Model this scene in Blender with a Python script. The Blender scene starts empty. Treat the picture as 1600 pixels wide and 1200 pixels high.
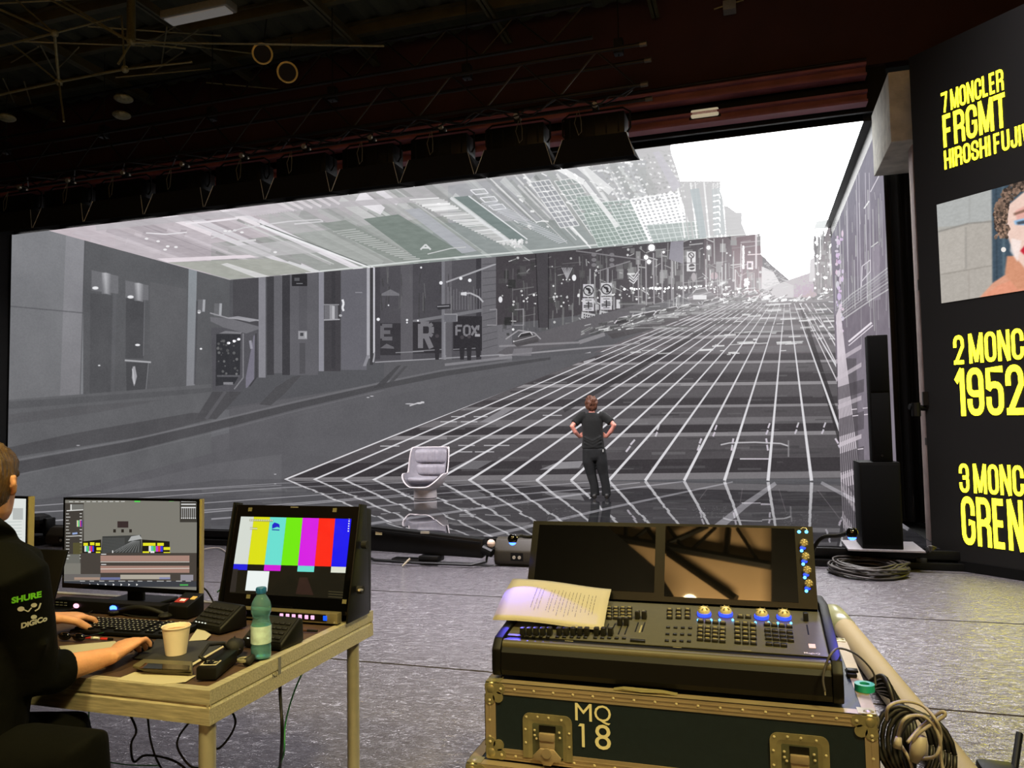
import bpy, bmesh, math, random
import numpy as np
from mathutils import Vector, Matrix, Euler
PI = math.pi
R = math.radians
scene = bpy.context.scene
col = scene.collection
rnd = random.Random(7)

# ------------------------------------------------------------------ camera, world, exposure, big lights
YAW, PITCH, ROLL, FOC = 0.3035, 0.0560, -0.0172, 1202.0
CAM = np.array([0.0, 0.0, 1.5])
_f = np.array([-math.sin(YAW)*math.cos(PITCH), math.cos(YAW)*math.cos(PITCH), math.sin(PITCH)])
_r0 = np.array([math.cos(YAW), math.sin(YAW), 0.0])
_u0 = np.cross(_r0, _f)
_r = _r0*math.cos(ROLL)+_u0*math.sin(ROLL)
_u = -_r0*math.sin(ROLL)+_u0*math.cos(ROLL)
cd = bpy.data.cameras.new('camera')
cd.sensor_fit = 'HORIZONTAL'; cd.sensor_width = 36.0; cd.lens = 36.0*FOC/1600.0
cd.clip_start = 0.02; cd.clip_end = 200
cam = bpy.data.objects.new('camera', cd); col.objects.link(cam)
cam.matrix_world = Matrix(((_r[0], _u[0], -_f[0], CAM[0]), (_r[1], _u[1], -_f[1], CAM[1]), (_r[2], _u[2], -_f[2], CAM[2]), (0, 0, 0, 1)))
scene.camera = cam
vs = scene.view_settings
vs.view_transform = 'Standard'; vs.look = 'None'; vs.exposure = 0.0; vs.gamma = 1.0; vs.use_curve_mapping = False
w = bpy.data.worlds.new('world'); scene.world = w; w.use_nodes = True
w.node_tree.nodes['Background'].inputs[0].default_value = (0.010, 0.010, 0.009, 1)
w.node_tree.nodes['Background'].inputs[1].default_value = 0.3

def area_light(name, loc, target, size, power, color, spread=None):
    l = bpy.data.lights.new(name, 'AREA'); l.energy = power; l.color = color; l.shape = 'RECTANGLE'; l.size, l.size_y = size
    if spread: l.spread = spread
    o = bpy.data.objects.new(name, l); col.objects.link(o)
    o.location = loc
    o.rotation_euler = (Vector(target)-Vector(loc)).to_track_quat('-Z', 'Y').to_euler()
    return o
# work lights of the hall behind the camera, a wash on the rear wall, and an added fill, no known source, brightening the open floor
area_light('work_light', (1.9, 0.1, 5.7), (-0.5, 2.4, 0.7), (0.8, 0.5), 66, (1.0, 0.83, 0.33), spread=R(70))
area_light('work_light_far', (-1.4, 0.0, 5.6), (-1.9, 2.3, 0.8), (0.8, 0.5), 24, (1.0, 0.82, 0.34), spread=R(60))
area_light('rear_wall_wash', (0.2, -2.6, 4.2), (-0.3, -4.8, 6.6), (1.2, 0.4), 900, (1.0, 0.76, 0.40))
area_light('added_floor_fill', (-1.5, 6.6, 7.6), (-1.5, 6.6, 0.0), (9.0, 2.0), 600, (1.0, 0.94, 1.0), spread=R(66))

def ray(px, py):
    return _f+(px-800)/FOC*_r-(py-600)/FOC*_u
def at_z(px, py, z):
    d = ray(px, py); return CAM+d*((z-CAM[2])/d[2])
def at_y(px, py, y):
    d = ray(px, py); return CAM+d*((y-CAM[1])/d[1])
def at_x(px, py, x):
    d = ray(px, py); return CAM+d*((x-CAM[0])/d[0])
def at_plane(px, py, p, n):
    d = ray(px, py); n = np.asarray(n, float)
    return CAM+d*(((np.asarray(p, float)-CAM)@n)/(d@n))

# ------------------------------------------------------------------ materials
def srgb(c):
    c = np.asarray(c, float)/255.0
    return np.where(c <= 0.04045, c/12.92, ((c+0.055)/1.055)**2.4)
def C(*c):
    if len(c) == 1: c = (c[0],)*3
    v = srgb(c); return (float(v[0]), float(v[1]), float(v[2]), 1.0)
MATS = {}
def mat(name, color=(0.5, 0.5, 0.5, 1), rough=0.5, metal=0.0, emit=None, estr=1.0, noise=0.0, nscale=30, bump=0.0, bscale=60,
        spec=0.5, trans=0.0, ior=1.45, coat=0.0, aniso=None, sheen=0.0):
    if name in MATS: return MATS[name]
    m = bpy.data.materials.new(name); m.use_nodes = True; MATS[name] = m
    nt = m.node_tree; b = nt.nodes['Principled BSDF']
    b.inputs['Base Color'].default_value = color
    b.inputs['Roughness'].default_value = rough
    b.inputs['Metallic'].default_value = metal
    b.inputs['Specular IOR Level'].default_value = spec
    b.inputs['Transmission Weight'].default_value = trans
    b.inputs['IOR'].default_value = ior
    b.inputs['Coat Weight'].default_value = coat
    b.inputs['Sheen Weight'].default_value = sheen
    if emit is not None:
        b.inputs['Emission Color'].default_value = emit
        b.inputs['Emission Strength'].default_value = estr
    if noise or bump:
        tc = nt.nodes.new('ShaderNodeTexCoord'); mp = nt.nodes.new('ShaderNodeMapping')
        nt.links.new(tc.outputs['Object'], mp.inputs[0])
        if aniso: mp.inputs['Scale'].default_value = aniso
    if noise:
        n = nt.nodes.new('ShaderNodeTexNoise'); n.inputs['Scale'].default_value = nscale; n.inputs['Detail'].default_value = 5
        nt.links.new(mp.outputs[0], n.inputs['Vector'])
        cr = nt.nodes.new('ShaderNodeValToRGB')
        cr.color_ramp.elements[0].position = 0.3; cr.color_ramp.elements[1].position = 0.7
        cr.color_ramp.elements[0].color = tuple(x*(1-noise) for x in color[:3])+(1,)
        cr.color_ramp.elements[1].color = tuple(min(1, x*(1+noise)) for x in color[:3])+(1,)
        nt.links.new(n.outputs['Fac'], cr.inputs[0]); nt.links.new(cr.outputs[0], b.inputs['Base Color'])
    if bump:
        n2 = nt.nodes.new('ShaderNodeTexNoise'); n2.inputs['Scale'].default_value = bscale; n2.inputs['Detail'].default_value = 3
        nt.links.new(mp.outputs[0], n2.inputs['Vector'])
        bp = nt.nodes.new('ShaderNodeBump'); bp.inputs['Strength'].default_value = bump; bp.inputs['Distance'].default_value = 0.02
        nt.links.new(n2.outputs['Fac'], bp.inputs['Height']); nt.links.new(bp.outputs[0], b.inputs['Normal'])
    return m

M_black = mat('black_plastic', C(9, 9, 8), 0.5, noise=0.2, spec=0.25)
M_blackm = mat('black_metal', C(12, 12, 11), 0.42, 0.2, noise=0.2, nscale=12, spec=0.3)
M_flag = mat('black_foil_cloth', C(8, 8, 7), 0.85, noise=0.25, nscale=8)
M_drape = mat('black_drape', C(8, 8, 8), 0.95, noise=0.3, nscale=5)
M_gloss = mat('gloss_black', C(6, 6, 7), 0.06, spec=0.6)
M_alu = mat('raw_aluminium', C(192, 184, 158), 0.42, 0.4, noise=0.28, nscale=14, bump=0.05, aniso=(1, 12, 12))
M_alutube = mat('aluminium_tube', C(176, 170, 152), 0.38, 0.45, noise=0.1, nscale=20)
M_casealu = mat('case_aluminium_edge', C(156, 140, 116), 0.40, 0.45, noise=0.1, nscale=9, bump=0.03)
M_casesteel = mat('zinc_steel', C(150, 142, 108), 0.33, 0.6, noise=0.15, nscale=30)
M_casepanel = mat('dark_teal_laminate', C(17, 29, 36), 0.42, noise=0.12, nscale=60, bump=0.06, bscale=300)
M_white = mat('white_paint', C(225, 222, 210), 0.5)
M_rubber = mat('rubber', C(13, 13, 13), 0.7, noise=0.2)
M_greycable = mat('grey_cable', C(150, 142, 132), 0.5)
M_green = mat('green_cable', C(60, 150, 95), 0.5)
M_paper = mat('paper', C(180, 173, 150), 0.8, noise=0.03, nscale=4)
M_ink = mat('ink', C(90, 84, 92), 0.8)
M_bluelight = mat('blue_led', (0, 0, 0, 1), 0.5, emit=(0.03, 0.10, 1.0, 1), estr=9)
M_blueglow = mat('blue_ring', (0, 0, 0, 1), 0.5, emit=(0.02, 0.05, 1.0, 1), estr=2.5)
M_bluecyan = mat('cyan_led', (0, 0, 0, 1), 0.5, emit=(0.10, 0.45, 1.0, 1), estr=4)

# ------------------------------------------------------------------ mesh helpers
class MB:
    def __init__(s): s.v = []; s.f = []; s.sm = False
    def add(s, vs, fs):
        o = len(s.v); s.v.extend([tuple(map(float, p)) for p in vs]); s.f.extend([tuple(i+o for i in f) for f in fs]); return s
    def box(s, c, d, rot=None):
        h = [x/2 for x in d]
        P = [Vector((sx*h[0], sy*h[1], sz*h[2])) for sx in (-1, 1) for sy in (-1, 1) for sz in (-1, 1)]
        if rot is not None: P = [rot @ p for p in P]
        c = Vector(c)
        return s.add([c+p for p in P], [(0, 1, 3, 2), (4, 6, 7, 5), (0, 4, 5, 1), (2, 3, 7, 6), (0, 2, 6, 4), (1, 5, 7, 3)])
    def bb(s, a, b):
        a = np.asarray(a, float); b = np.asarray(b, float)
        return s.box((a+b)/2, np.abs(b-a))
    def hexa(s, q0, q1):       # two quads (same winding) joined to a solid
        return s.add(list(q0)+list(q1), [(3, 2, 1, 0), (4, 5, 6, 7), (0, 1, 5, 4), (1, 2, 6, 5), (2, 3, 7, 6), (3, 0, 4, 7)])
    def cyl(s, a, b, r, r2=None, n=12, caps=True):
        return s.tube([a, b], [r, r if r2 is None else r2], n, caps)
    def tube(s, path, r, n=8, caps=True, flat=None):
        P = [Vector(p) for p in path]
        rs = r if isinstance(r, (list, tuple)) else [r]*len(P)
        t = [(P[min(i+1, len(P)-1)]-P[max(i-1, 0)]).normalized() for i in range(len(P))]
        up = Vector((0, 0, 1)) if abs(t[0].z) < 0.9 else Vector((1, 0, 0))
        nrm = (up-t[0]*up.dot(t[0])).normalized()
        V = []
        for i, p in enumerate(P):
            nrm = (nrm-t[i]*nrm.dot(t[i])).normalized(); bn = t[i].cross(nrm)
            for k in range(n):
                a = 2*PI*k/n
                V.append(p+nrm*(math.cos(a)*rs[i]*(flat or 1))+bn*(math.sin(a)*rs[i]))
        F = []
        for i in range(len(P)-1):
            for k in range(n):
                F.append((i*n+k, i*n+(k+1) % n, (i+1)*n+(k+1) % n, (i+1)*n+k))
        if caps:
            F.append(tuple(range(n-1, -1, -1))); F.append(tuple((len(P)-1)*n+k for k in range(n)))
        return s.add(V, F)
    def lathe(s, prof, c=(0, 0, 0), n=24, axis='z', caps=False):
        V = []
        for (r, z) in prof:
            for k in range(n):
                a = 2*PI*k/n; x, y = r*math.cos(a), r*math.sin(a)
                p = (x, y, z) if axis == 'z' else ((x, z, y) if axis == 'y' else (z, x, y))
                V.append((c[0]+p[0], c[1]+p[1], c[2]+p[2]))
        F = []
        for i in range(len(prof)-1):
            for k in range(n):
                q = (i*n+k, i*n+(k+1) % n, (i+1)*n+(k+1) % n, (i+1)*n+k)
                F.append(q if axis == 'z' else q[::-1])
        if caps:
            F.append(tuple(range(n-1, -1, -1))); F.append(tuple((len(prof)-1)*n+k for k in range(n)))
        return s.add(V, F)
    def loft(s, rings, caps=True):
        n = len(rings[0]); V = [p for r in rings for p in r]; F = []
        for i in range(len(rings)-1):
            for k in range(n):
                F.append((i*n+k, i*n+(k+1) % n, (i+1)*n+(k+1) % n, (i+1)*n+k))
        if caps:
            F.append(tuple(range(n-1, -1, -1))); F.append(tuple((len(rings)-1)*n+k for k in range(n)))
        return s.add(V, F)
    def ball(s, c, r, n=12, m=8):
        rr = r if isinstance(r, (tuple, list)) else (r, r, r)
        rings = []
        for j in range(1, m):
            a = PI*j/m
            rings.append([(c[0]+rr[0]*math.sin(a)*math.cos(2*PI*k/n), c[1]+rr[1]*math.sin(a)*math.sin(2*PI*k/n), c[2]-rr[2]*math.cos(a)) for k in range(n)])
        return s.loft(rings)
    def prism(s, poly, d):      # planar polygon (3d points) extruded by vector d
        n = len(poly); P = [Vector(p) for p in poly]; D = Vector(d)
        return s.add(P+[p+D for p in P], [tuple(range(n-1, -1, -1)), tuple(range(n, 2*n))]+[(k, (k+1) % n, (k+1) % n+n, k+n) for k in range(n)])
    def grid(s, fn, nu, nv, closed_u=False):
        V = [fn(i/nu, j/nv) for j in range(nv+1) for i in range(nu+(0 if closed_u else 1))]
        w_ = nu if closed_u else nu+1; F = []
        for j in range(nv):
            for i in range(nu):
                F.append((j*w_+i, j*w_+(i+1) % w_, (j+1)*w_+(i+1) % w_, (j+1)*w_+i))
        return s.add(V, F)
    def mesh(s, name, m=None, bevel=0.0, smooth=False, off=(0, 0, 0), segs=2, solid=0.0, subsurf=0):
        me = bpy.data.meshes.new(name)
        o = Vector(off)
        me.from_pydata([tuple(Vector(p)-o) for p in s.v], [], s.f)
        bm = bmesh.new(); bm.from_mesh(me)
        bmesh.ops.recalc_face_normals(bm, faces=bm.faces)
        if solid: bmesh.ops.solidify(bm, geom=bm.faces[:], thickness=solid)
        if bevel:
            es = [e for e in bm.edges if len(e.link_faces) == 2 and e.calc_face_angle(0) > 0.5]
            bmesh.ops.bevel(bm, geom=es, offset=bevel, segments=segs, affect='EDGES', clamp_overlap=True, profile=0.5)
        bm.to_mesh(me); bm.free()
        if smooth:
            me.shade_smooth() if hasattr(me, 'shade_smooth') else None
            if smooth is not True:
                for p in me.polygons: p.use_smooth = True
                me.set_sharp_from_angle(angle=smooth)
        elif bevel:
            for p in me.polygons: p.use_smooth = True
            me.set_sharp_from_angle(angle=R(40))
        if m is not None: me.materials.append(m)
        return me
    def build(s, name, m, parent=None, world=True, **kw):
        off = (0, 0, 0)
        if parent is not None and world:
            rt = parent
            while rt.parent is not None: rt = rt.parent
            off = rt.location
        me = s.mesh(name, m, off=off, **kw)
        return link(name, me, parent)
def link(name, me, parent=None, loc=None, rot=None):
    o = bpy.data.objects.new(name, me); col.objects.link(o)
    if parent is not None: o.parent = parent
    if loc is not None: o.location = loc
    if rot is not None: o.rotation_euler = rot
    return o
def tag(o, label=None, cat=None, group=None, kind=None):
    if label: o['label'] = label
    if cat: o['category'] = cat
    if group: o['group'] = group
    if kind: o['kind'] = kind
    return o
def thing(name, label, cat, loc=(0, 0, 0), rz=0.0, group=None, kind=None):
    o = bpy.data.objects.new(name, None); col.objects.link(o); o.location = [float(x) for x in loc]; o.rotation_euler = (0, 0, rz)
    o.empty_display_size = 0.1
    return tag(o, label, cat, group, kind)
def struct(o): o['kind'] = 'structure'; return o
def copy_tree(o, parent=None):
    c = o.copy(); col.objects.link(c)
    if parent is not None: c.parent = parent
    for ch in list(o.children): copy_tree(ch, c)
    return c
def text_mesh(txt, size, mt, extrude=0.0, offset=0.0, sx=1.0, align='LEFT', spacing=1.0):
    cu = bpy.data.curves.new('letters', 'FONT'); cu.body = txt; cu.size = size; cu.extrude = extrude; cu.offset = offset
    cu.align_x = align; cu.space_character = spacing; cu.resolution_u = 3
    o = bpy.data.objects.new('letters', cu); col.objects.link(o)
    dg = bpy.context.evaluated_depsgraph_get(); dg.update()
    me = bpy.data.meshes.new_from_object(o.evaluated_get(dg))
    bpy.data.objects.remove(o); bpy.data.curves.remove(cu)
    if sx != 1.0:
        for v in me.vertices: v.co.x *= sx
    me.materials.clear(); me.materials.append(mt)
    return me
def fit_text(txt, mt, origin, U, V, width, height, extrude=0.002, offset=0.0):
    """letters filled into a width x height rectangle whose lower left corner is origin, U right, V up (unit vectors)"""
    me = text_mesh(txt, 1.0, mt, extrude=0.0, offset=offset)
    co = np.zeros(len(me.vertices)*3); me.vertices.foreach_get('co', co); co = co.reshape(-1, 3)
    mn, mx = co.min(0), co.max(0)
    U = np.asarray(U, float); V = np.asarray(V, float); N = np.cross(U, V)
    a = (co[:, 0]-mn[0])/max(1e-6, mx[0]-mn[0])*width; b = (co[:, 1]-mn[1])/max(1e-6, mx[1]-mn[1])*height
    P = np.asarray(origin, float)+a[:, None]*U+b[:, None]*V+N*extrude
    me.vertices.foreach_set('co', P.astype(np.float32).ravel()); me.update()
    return me
def flat_img_obj(name, q, m, parent=None):
    """a flat quad (4 world points: bl, br, tr, tl) with 0..1 UVs"""
    off = np.zeros(3)
    if parent is not None:
        rt = parent
        while rt.parent is not None: rt = rt.parent
        off = np.array(rt.location)
    me = bpy.data.meshes.new(name); me.from_pydata([tuple(np.asarray(p, float)-off) for p in q], [], [(0, 1, 2, 3)])
    uv = me.uv_layers.new(name='UVMap')
    for i, c in enumerate(((0, 0), (1, 0), (1, 1), (0, 1))): uv.data[i].uv = c
    me.materials.append(m)
    return link(name, me, parent)

# ------------------------------------------------------------------ painter for what the screens show
class Face:
    """a flat screen: corner O, edge vectors U (right) and V (up); shapes are given as sight lines and land on the screen in its own metres"""
    def __init__(s, O, U, V, W, H, base):
        s.O = np.asarray(O, float); s.U = np.asarray(U, float); s.V = np.asarray(V, float); s.W = W; s.H = H
        s.N = np.cross(s.U, s.V)
        s.lu = np.linalg.norm(s.U); s.lv = np.linalg.norm(s.V)
        s.img = np.empty((H, W, 3), np.float32); s.img[:] = np.asarray(base, np.float32)
    def q(s, px, py):
        d = ray(px, py); t = ((s.O-CAM)@s.N)/(d@s.N)
        if t <= 0: t = 1e4
        p = CAM+d*t-s.O
        return (p@s.U/s.lu**2*s.W, p@s.V/s.lv**2*s.H)
    def tp(s, pts): return np.array([s.q(*p) for p in pts])
    def _blend(s, x0, y0, cov, color, a):
        h, w_ = cov.shape; reg = s.img[y0:y0+h, x0:x0+w_]
        k = (cov*a)[..., None]
        reg *= (1-k); reg += k*color
    def poly(s, pts, color, a=1.0, c2=None, raw=False, soft=1.0):
        """convex polygon; color grey or rgb; c2: colour at the last two points side (gradient from edge 0-1 to edge 2-3)"""
        P = np.asarray(pts, float) if raw else s.tp(pts)
        x0 = int(max(0, math.floor(P[:, 0].min()-1))); x1 = int(min(s.W, math.ceil(P[:, 0].max()+2)))
        y0 = int(max(0, math.floor(P[:, 1].min()-1))); y1 = int(min(s.H, math.ceil(P[:, 1].max()+2)))
        if x1 <= x0 or y1 <= y0: return
        X = np.arange(x0, x1)[None, :]+0.5; Y = np.arange(y0, y1)[:, None]+0.5
        n = len(P); ar = sum(P[i, 0]*P[(i+1) % n, 1]-P[(i+1) % n, 0]*P[i, 1] for i in range(n))
        if ar < 0: P = P[::-1]
        cov = None
        for i in range(n):
            a_, b_ = P[i], P[(i+1) % n]; e = b_-a_; L = math.hypot(*e)
            if L < 1e-6: continue
            d = (e[0]*(Y-a_[1])-e[1]*(X-a_[0]))/L/soft
            cov = d if cov is None else np.minimum(cov, d)
        if cov is None: return
        cov = np.clip(cov+0.5, 0, 1)
        colr = np.asarray(color, float)*np.ones(3)
        if c2 is not None:
            Q = P if ar >= 0 else P[::-1]
            m0 = (Q[0]+Q[1])/2; m1 = (Q[2]+Q[-1])/2; e = m1-m0; L2 = e@e
            t = np.clip(((X-m0[0])*e[0]+(Y-m0[1])*e[1])/max(L2, 1e-6), 0, 1)[..., None]
            colr = colr*(1-t)+np.asarray(c2, float)*np.ones(3)*t
        s._blend(x0, y0, cov, colr, a)
    def line(s, p0, p1, w0, color, a=1.0, w1=None, seg=None):
        w1 = w0 if w1 is None else w1
        p0 = np.asarray(p0, float); p1 = np.asarray(p1, float); d = p1-p0; L = math.hypot(*d)
        if L < 1e-6: return
        n = np.array([-d[1], d[0]])/L
        k = seg or max(1, int(L/60))
        for i in range(k):
            a0, a1 = i/k, (i+1)/k
            A, B = p0+d*a0, p0+d*a1
            h0, h1 = (w0+(w1-w0)*a0)/2, (w0+(w1-w0)*a1)/2
            s.poly([A+n*h0, B+n*h1, B-n*h1, A-n*h0], color, a)
    def path(s, pts, w_, color, a=1.0):
        for i in range(len(pts)-1): s.line(pts[i], pts[i+1], w_, color, a)
    def disc(s, c, rx, color, a=1.0, ry=None, soft=1.0):
        ry = rx if ry is None else ry
        s.poly([(c[0]+rx*math.cos(t), c[1]+ry*math.sin(t)) for t in np.linspace(0, 2*PI, 13)[:-1]], color, a, soft=soft)
    def rect(s, x0, y0, x1, y1, color, a=1.0, c2=None):
        s.poly([(x0, y0), (x0, y1), (x1, y1), (x1, y0)], color, a, c2)
    def noise(s, amp, cells, seed, octaves=4, aspect=1.0):
        r = np.random.RandomState(seed); tot = np.zeros((s.H, s.W), np.float32); k = 1.0; c = cells
        for o in range(octaves):
            gh, gw = max(2, int(c*s.H/s.W*aspect)+2), int(c)+2
            g = r.rand(gh, gw).astype(np.float32)-0.5
            yy = np.linspace(0, gh-1.001, s.H); xx = np.linspace(0, gw-1.001, s.W)
            yi = yy.astype(int); xi = xx.astype(int); fy = (yy-yi)[:, None]; fx = (xx-xi)[None, :]
            fy = fy*fy*(3-2*fy); fx = fx*fx*(3-2*fx)
            a = g[yi][:, xi]; b = g[yi][:, xi+1]; c_ = g[yi+1][:, xi]; d = g[yi+1][:, xi+1]
            tot += k*((a*(1-fx)+b*fx)*(1-fy)+(c_*(1-fx)+d*fx)*fy).astype(np.float32)
            k *= 0.55; c *= 2.3
        s.img += (tot*amp)[..., None]
    def blur(s, k):
        for ax in (0, 1):
            c = np.cumsum(np.concatenate([np.repeat(s.img.take([0], ax), k+1, ax), s.img, np.repeat(s.img.take([-1], ax), k, ax)], ax), ax, dtype=np.float64); n = s.img.shape[ax]
            s.img = ((c.take(range(2*k+1, 2*k+1+n), ax)-c.take(range(0, n), ax))/(2*k+1)).astype(np.float32)
    def image(s, name):
        im = bpy.data.images.new(name, s.W, s.H, alpha=False)
        buf = np.ones((s.H, s.W, 4), np.float32); buf[..., :3] = np.clip(s.img/255.0, 0, 1)
        im.pixels.foreach_set(buf.ravel()); im.pack()
        return im
    def quad(s):
        return [s.O, s.O+s.U, s.O+s.U+s.V, s.O+s.V]
def screen_mat(name, im, strength=1.0, peak=1.0, rough=0.5, spec=0.15, base=(0.01, 0.01, 0.01, 1), bump=None):
    m = bpy.data.materials.new(name); m.use_nodes = True; nt = m.node_tree; b = nt.nodes['Principled BSDF']
    tx = nt.nodes.new('ShaderNodeTexImage'); tx.image = im; tx.extension = 'EXTEND'
    b.inputs['Base Color'].default_value = base; b.inputs['Roughness'].default_value = rough; b.inputs['Specular IOR Level'].default_value = spec
    nt.links.new(tx.outputs[0], b.inputs['Emission Color'])
    if peak > 1.0:      # blown-out sky of the picture: brighter diodes
        bw = nt.nodes.new('ShaderNodeRGBToBW'); mr = nt.nodes.new('ShaderNodeMapRange')
        nt.links.new(tx.outputs[0], bw.inputs[0]); nt.links.new(bw.outputs[0], mr.inputs[0])
        mr.inputs[1].default_value = 0.93; mr.inputs[2].default_value = 1.0; mr.inputs[3].default_value = strength; mr.inputs[4].default_value = strength*peak
        nt.links.new(mr.outputs[0], b.inputs['Emission Strength'])
    else:
        b.inputs['Emission Strength'].default_value = strength
    if bump: bump(nt, b)
    return m

# ------------------------------------------------------------------ the LED stage: what its screens show
X0, X1, YB, ZC, ZS = -13.94, 1.75, 18.10, 5.77, 0.20
YL = float(at_x(17, 450, X0)[1]); YR = 11.10; YF = 11.78; YSTAGE = 8.75
ZR = 5.53
GL = {'E': [[(1, 0), (0, 0), (0, 1), (1, 1)], [(0, .5), (.8, .5)]], 'R': [[(0, 1), (0, 0), (.8, 0), (1, .12), (1, .38), (.8, .5), (0, .5)], [(.5, .5), (1, 1)]],
      'F': [[(1, 0), (0, 0), (0, 1)], [(0, .5), (.8, .5)]], 'O': [[(.2, 0), (.8, 0), (1, .2), (1, .8), (.8, 1), (.2, 1), (0, .8), (0, .2), (.2, 0)]],
      'X': [[(0, 0), (1, 1)], [(1, 0), (0, 1)]], 'A': [[(0, 1), (.5, 0), (1, 1)], [(.2, .65), (.8, .65)]]}
def glyph(F, ch, x, y, w_, h, lw, c, a=1.0, slx=0.0):
    for st in GL[ch]:
        F.path([(x+p[0]*w_+slx*(1-p[1]), y+p[1]*h) for p in st], lw, c, a)
rg = random.Random(11)
back = Face((X0, YB, ZS), (X1-X0, 0, 0), (0, 0, ZC-ZS), 2500, 900, (92, 91, 95))
left = Face((X0, YL, ZS), (0, YB-YL, 0), (0, 0, ZC-ZS), 1000, 900, (104, 104, 108))
right = Face((X1, YB, ZS), (0, YR-YB, 0), (0, 0, ZR-ZS), 620, 1000, (140, 134, 144))
roof = Face((X0, YF, ZC), (X1-0.12-X0, 0, 0), (0, YB-YF, 0), 2600, 1050, (178, 176, 178))
flo = Face((X0, YSTAGE, ZS), (X1-X0, 0, 0), (0, YB-YSTAGE, 0), 2000, 1100, (44, 43, 46))

def paint_street_side(F):
    # road and pavement
    F.poly([(0, 626), (330, 600), (330, 800), (0, 800)], (98, 98, 101))
    F.poly([(330, 602), (460, 590), (640, 575), (900, 545), (1330, 470), (1330, 800), (330, 800)], (96, 95, 99))
    F.poly([(10, 742), (200, 703), (460, 640), (600, 606), (900, 552), (1300, 470), (1300, 800), (10, 800)], (94, 93, 97))
    F.poly([(10, 770), (330, 725), (620, 655), (440, 748), (440, 800), (10, 800)], (100, 99, 103))
    # shadows and kerb
    F.poly([(10, 716), (230, 681), (110, 678), (10, 700)], (79, 78, 81), .85); F.poly([(230, 681), (325, 656), (330, 646), (300, 645), (110, 678)], (79, 78, 81), .85)
    F.poly([(10, 664), (150, 645), (260, 624), (130, 634), (10, 648)], (88, 87, 90), .6)
    F.poly([(10, 640), (140, 629), (300, 616), (330, 612), (330, 606), (10, 628)], (86, 86, 89), .7)
    F.poly([(305, 655), (332, 612), (378, 612), (338, 655)], (78, 77, 80), .9)
    F.line((352, 612), (322, 655), 5, (98, 97, 101), .7)
    F.poly([(405, 632), (430, 606), (462, 585), (482, 584), (445, 615), (428, 634)], (77, 76, 79), .9)
    lo_, hi_ = [(10, 744), (200, 706), (330, 674), (460, 640), (600, 607), (700, 587), (860, 562)], [(10, 724), (200, 690), (330, 660), (460, 630), (600, 599), (690, 580), (860, 558)]
    for i in range(6): F.poly([hi_[i], hi_[i+1], lo_[i+1], lo_[i]], (76, 75, 78), .95)
    F.path([(10, 722), (200, 688), (330, 659), (460, 628), (600, 597), (690, 579), (800, 563)], 3, (122, 121, 125), .55)
    F.path([(10, 745), (200, 708), (330, 677), (460, 643), (600, 610)], 1.6, (125, 124, 128), .35)
    F.poly([(583, 607), (620, 572), (627, 570), (598, 605)], (72, 71, 74), .9)
    F.poly([(600, 605), (632, 572), (637, 572), (608, 604)], (76, 75, 78), .8)
    for (x, y, a, b) in ((640, 631, 14, 2), (655, 630, 8, 3), (660, 628, 6, 2), (575, 621, 5, 1.5), (581, 619, 6, 1.5), (430, 741, 4, 1.5), (122, 696, 6, 1.5)):
        F.disc((x, y), a/2, (205, 203, 208), .8, b/2)
    F.path([(640, 634), (652, 630), (663, 629)], 2.2, (220, 218, 222), .8)

# ---- left wall
left.poly([(0, 330), (140, 360), (140, 630), (0, 640)], (126, 127, 131), c2=None)
left.poly([(0, 330), (120, 330), (120, 640), (0, 640)], (130, 131, 135), .9, c2=(108, 108, 111))
left.poly([(130, 300), (380, 300), (380, 640), (130, 640)], (92, 93, 96), 1, c2=(90, 90, 93))
left.poly([(104, 340), (133, 340), (125, 640), (93, 640)], (142, 142, 147), 1, c2=(122, 121, 125))
left.line((10, 478), (130, 489), 1.6, (88, 88, 92), .8)
left.line((133, 360), (125, 624), 1.2, (70, 70, 73), .6)
left.poly([(141, 458), (176, 461), (172, 622), (140, 622)], (82, 82, 85), .8)
left.poly([(197, 466), (226, 470), (224, 560), (196, 560)], (76, 76, 79), .8)
left.line((226, 468), (224, 556), 1.5, (112, 112, 116), .8)
left.line((180, 455), (176, 622), 5, (98, 98, 102), .5)
for (x, y, w_, h, k) in ((143, 422, 42, 32, 166), (196, 438, 36, 27, 217)):
    left.poly([(x, y), (x+w_, y+w_*.22), (x+w_, y+w_*.12+h), (x, y+h)], (116, 116, 120), .8)
    left.poly([(k-7, y+4), (k-7, y+h+5), (k, y+h+5), (k, y+4)], (116, 116, 120), .9, c2=(186, 186, 190))
    left.poly([(k+7, y+6), (k+7, y+h+7), (k, y+h+5), (k, y+4)], (116, 116, 120), .9, c2=(176, 176, 180))
for (x, y, a, b) in ((149, 450, 5, 2.5), (204, 464, 5, 2.5), (215, 539, 4, 1.8), (311, 487, 3, 3), (314, 545, 2, 1.5), (155, 571, 2, 1)):
    left.disc((x, y), a, (235, 235, 238), 1, b)
left.poly([(234, 440), (292, 452), (292, 606), (234, 602)], (97, 97, 100), .8, c2=(92, 92, 95))
left.poly([(295, 410), (308, 410), (304, 608), (291, 608)], (140, 146, 151), 1, c2=(130, 130, 135))
left.poly([(197, 566), (232, 567), (228, 622), (198, 620)], (76, 76, 79), 1)
left.line((195, 563), (236, 566), 2.6, (170, 170, 174)); left.line((232, 567), (227, 620), 1.3, (120, 120, 124))
left.poly([(202, 574), (211, 572), (214, 588), (211, 600), (208, 607), (205, 603), (206, 590)], (165, 164, 169), .95)
left.line((207, 576), (210, 600), 2, (200, 200, 204), .8)
for k in (319, 345):
    y = 468 if k == 319 else 474
    left.line((k, y), (k-1, y+19), 4, (165, 166, 171)); left.line((k-6, y), (k-7, y+20), 8, (118, 118, 122), .6)
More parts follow.
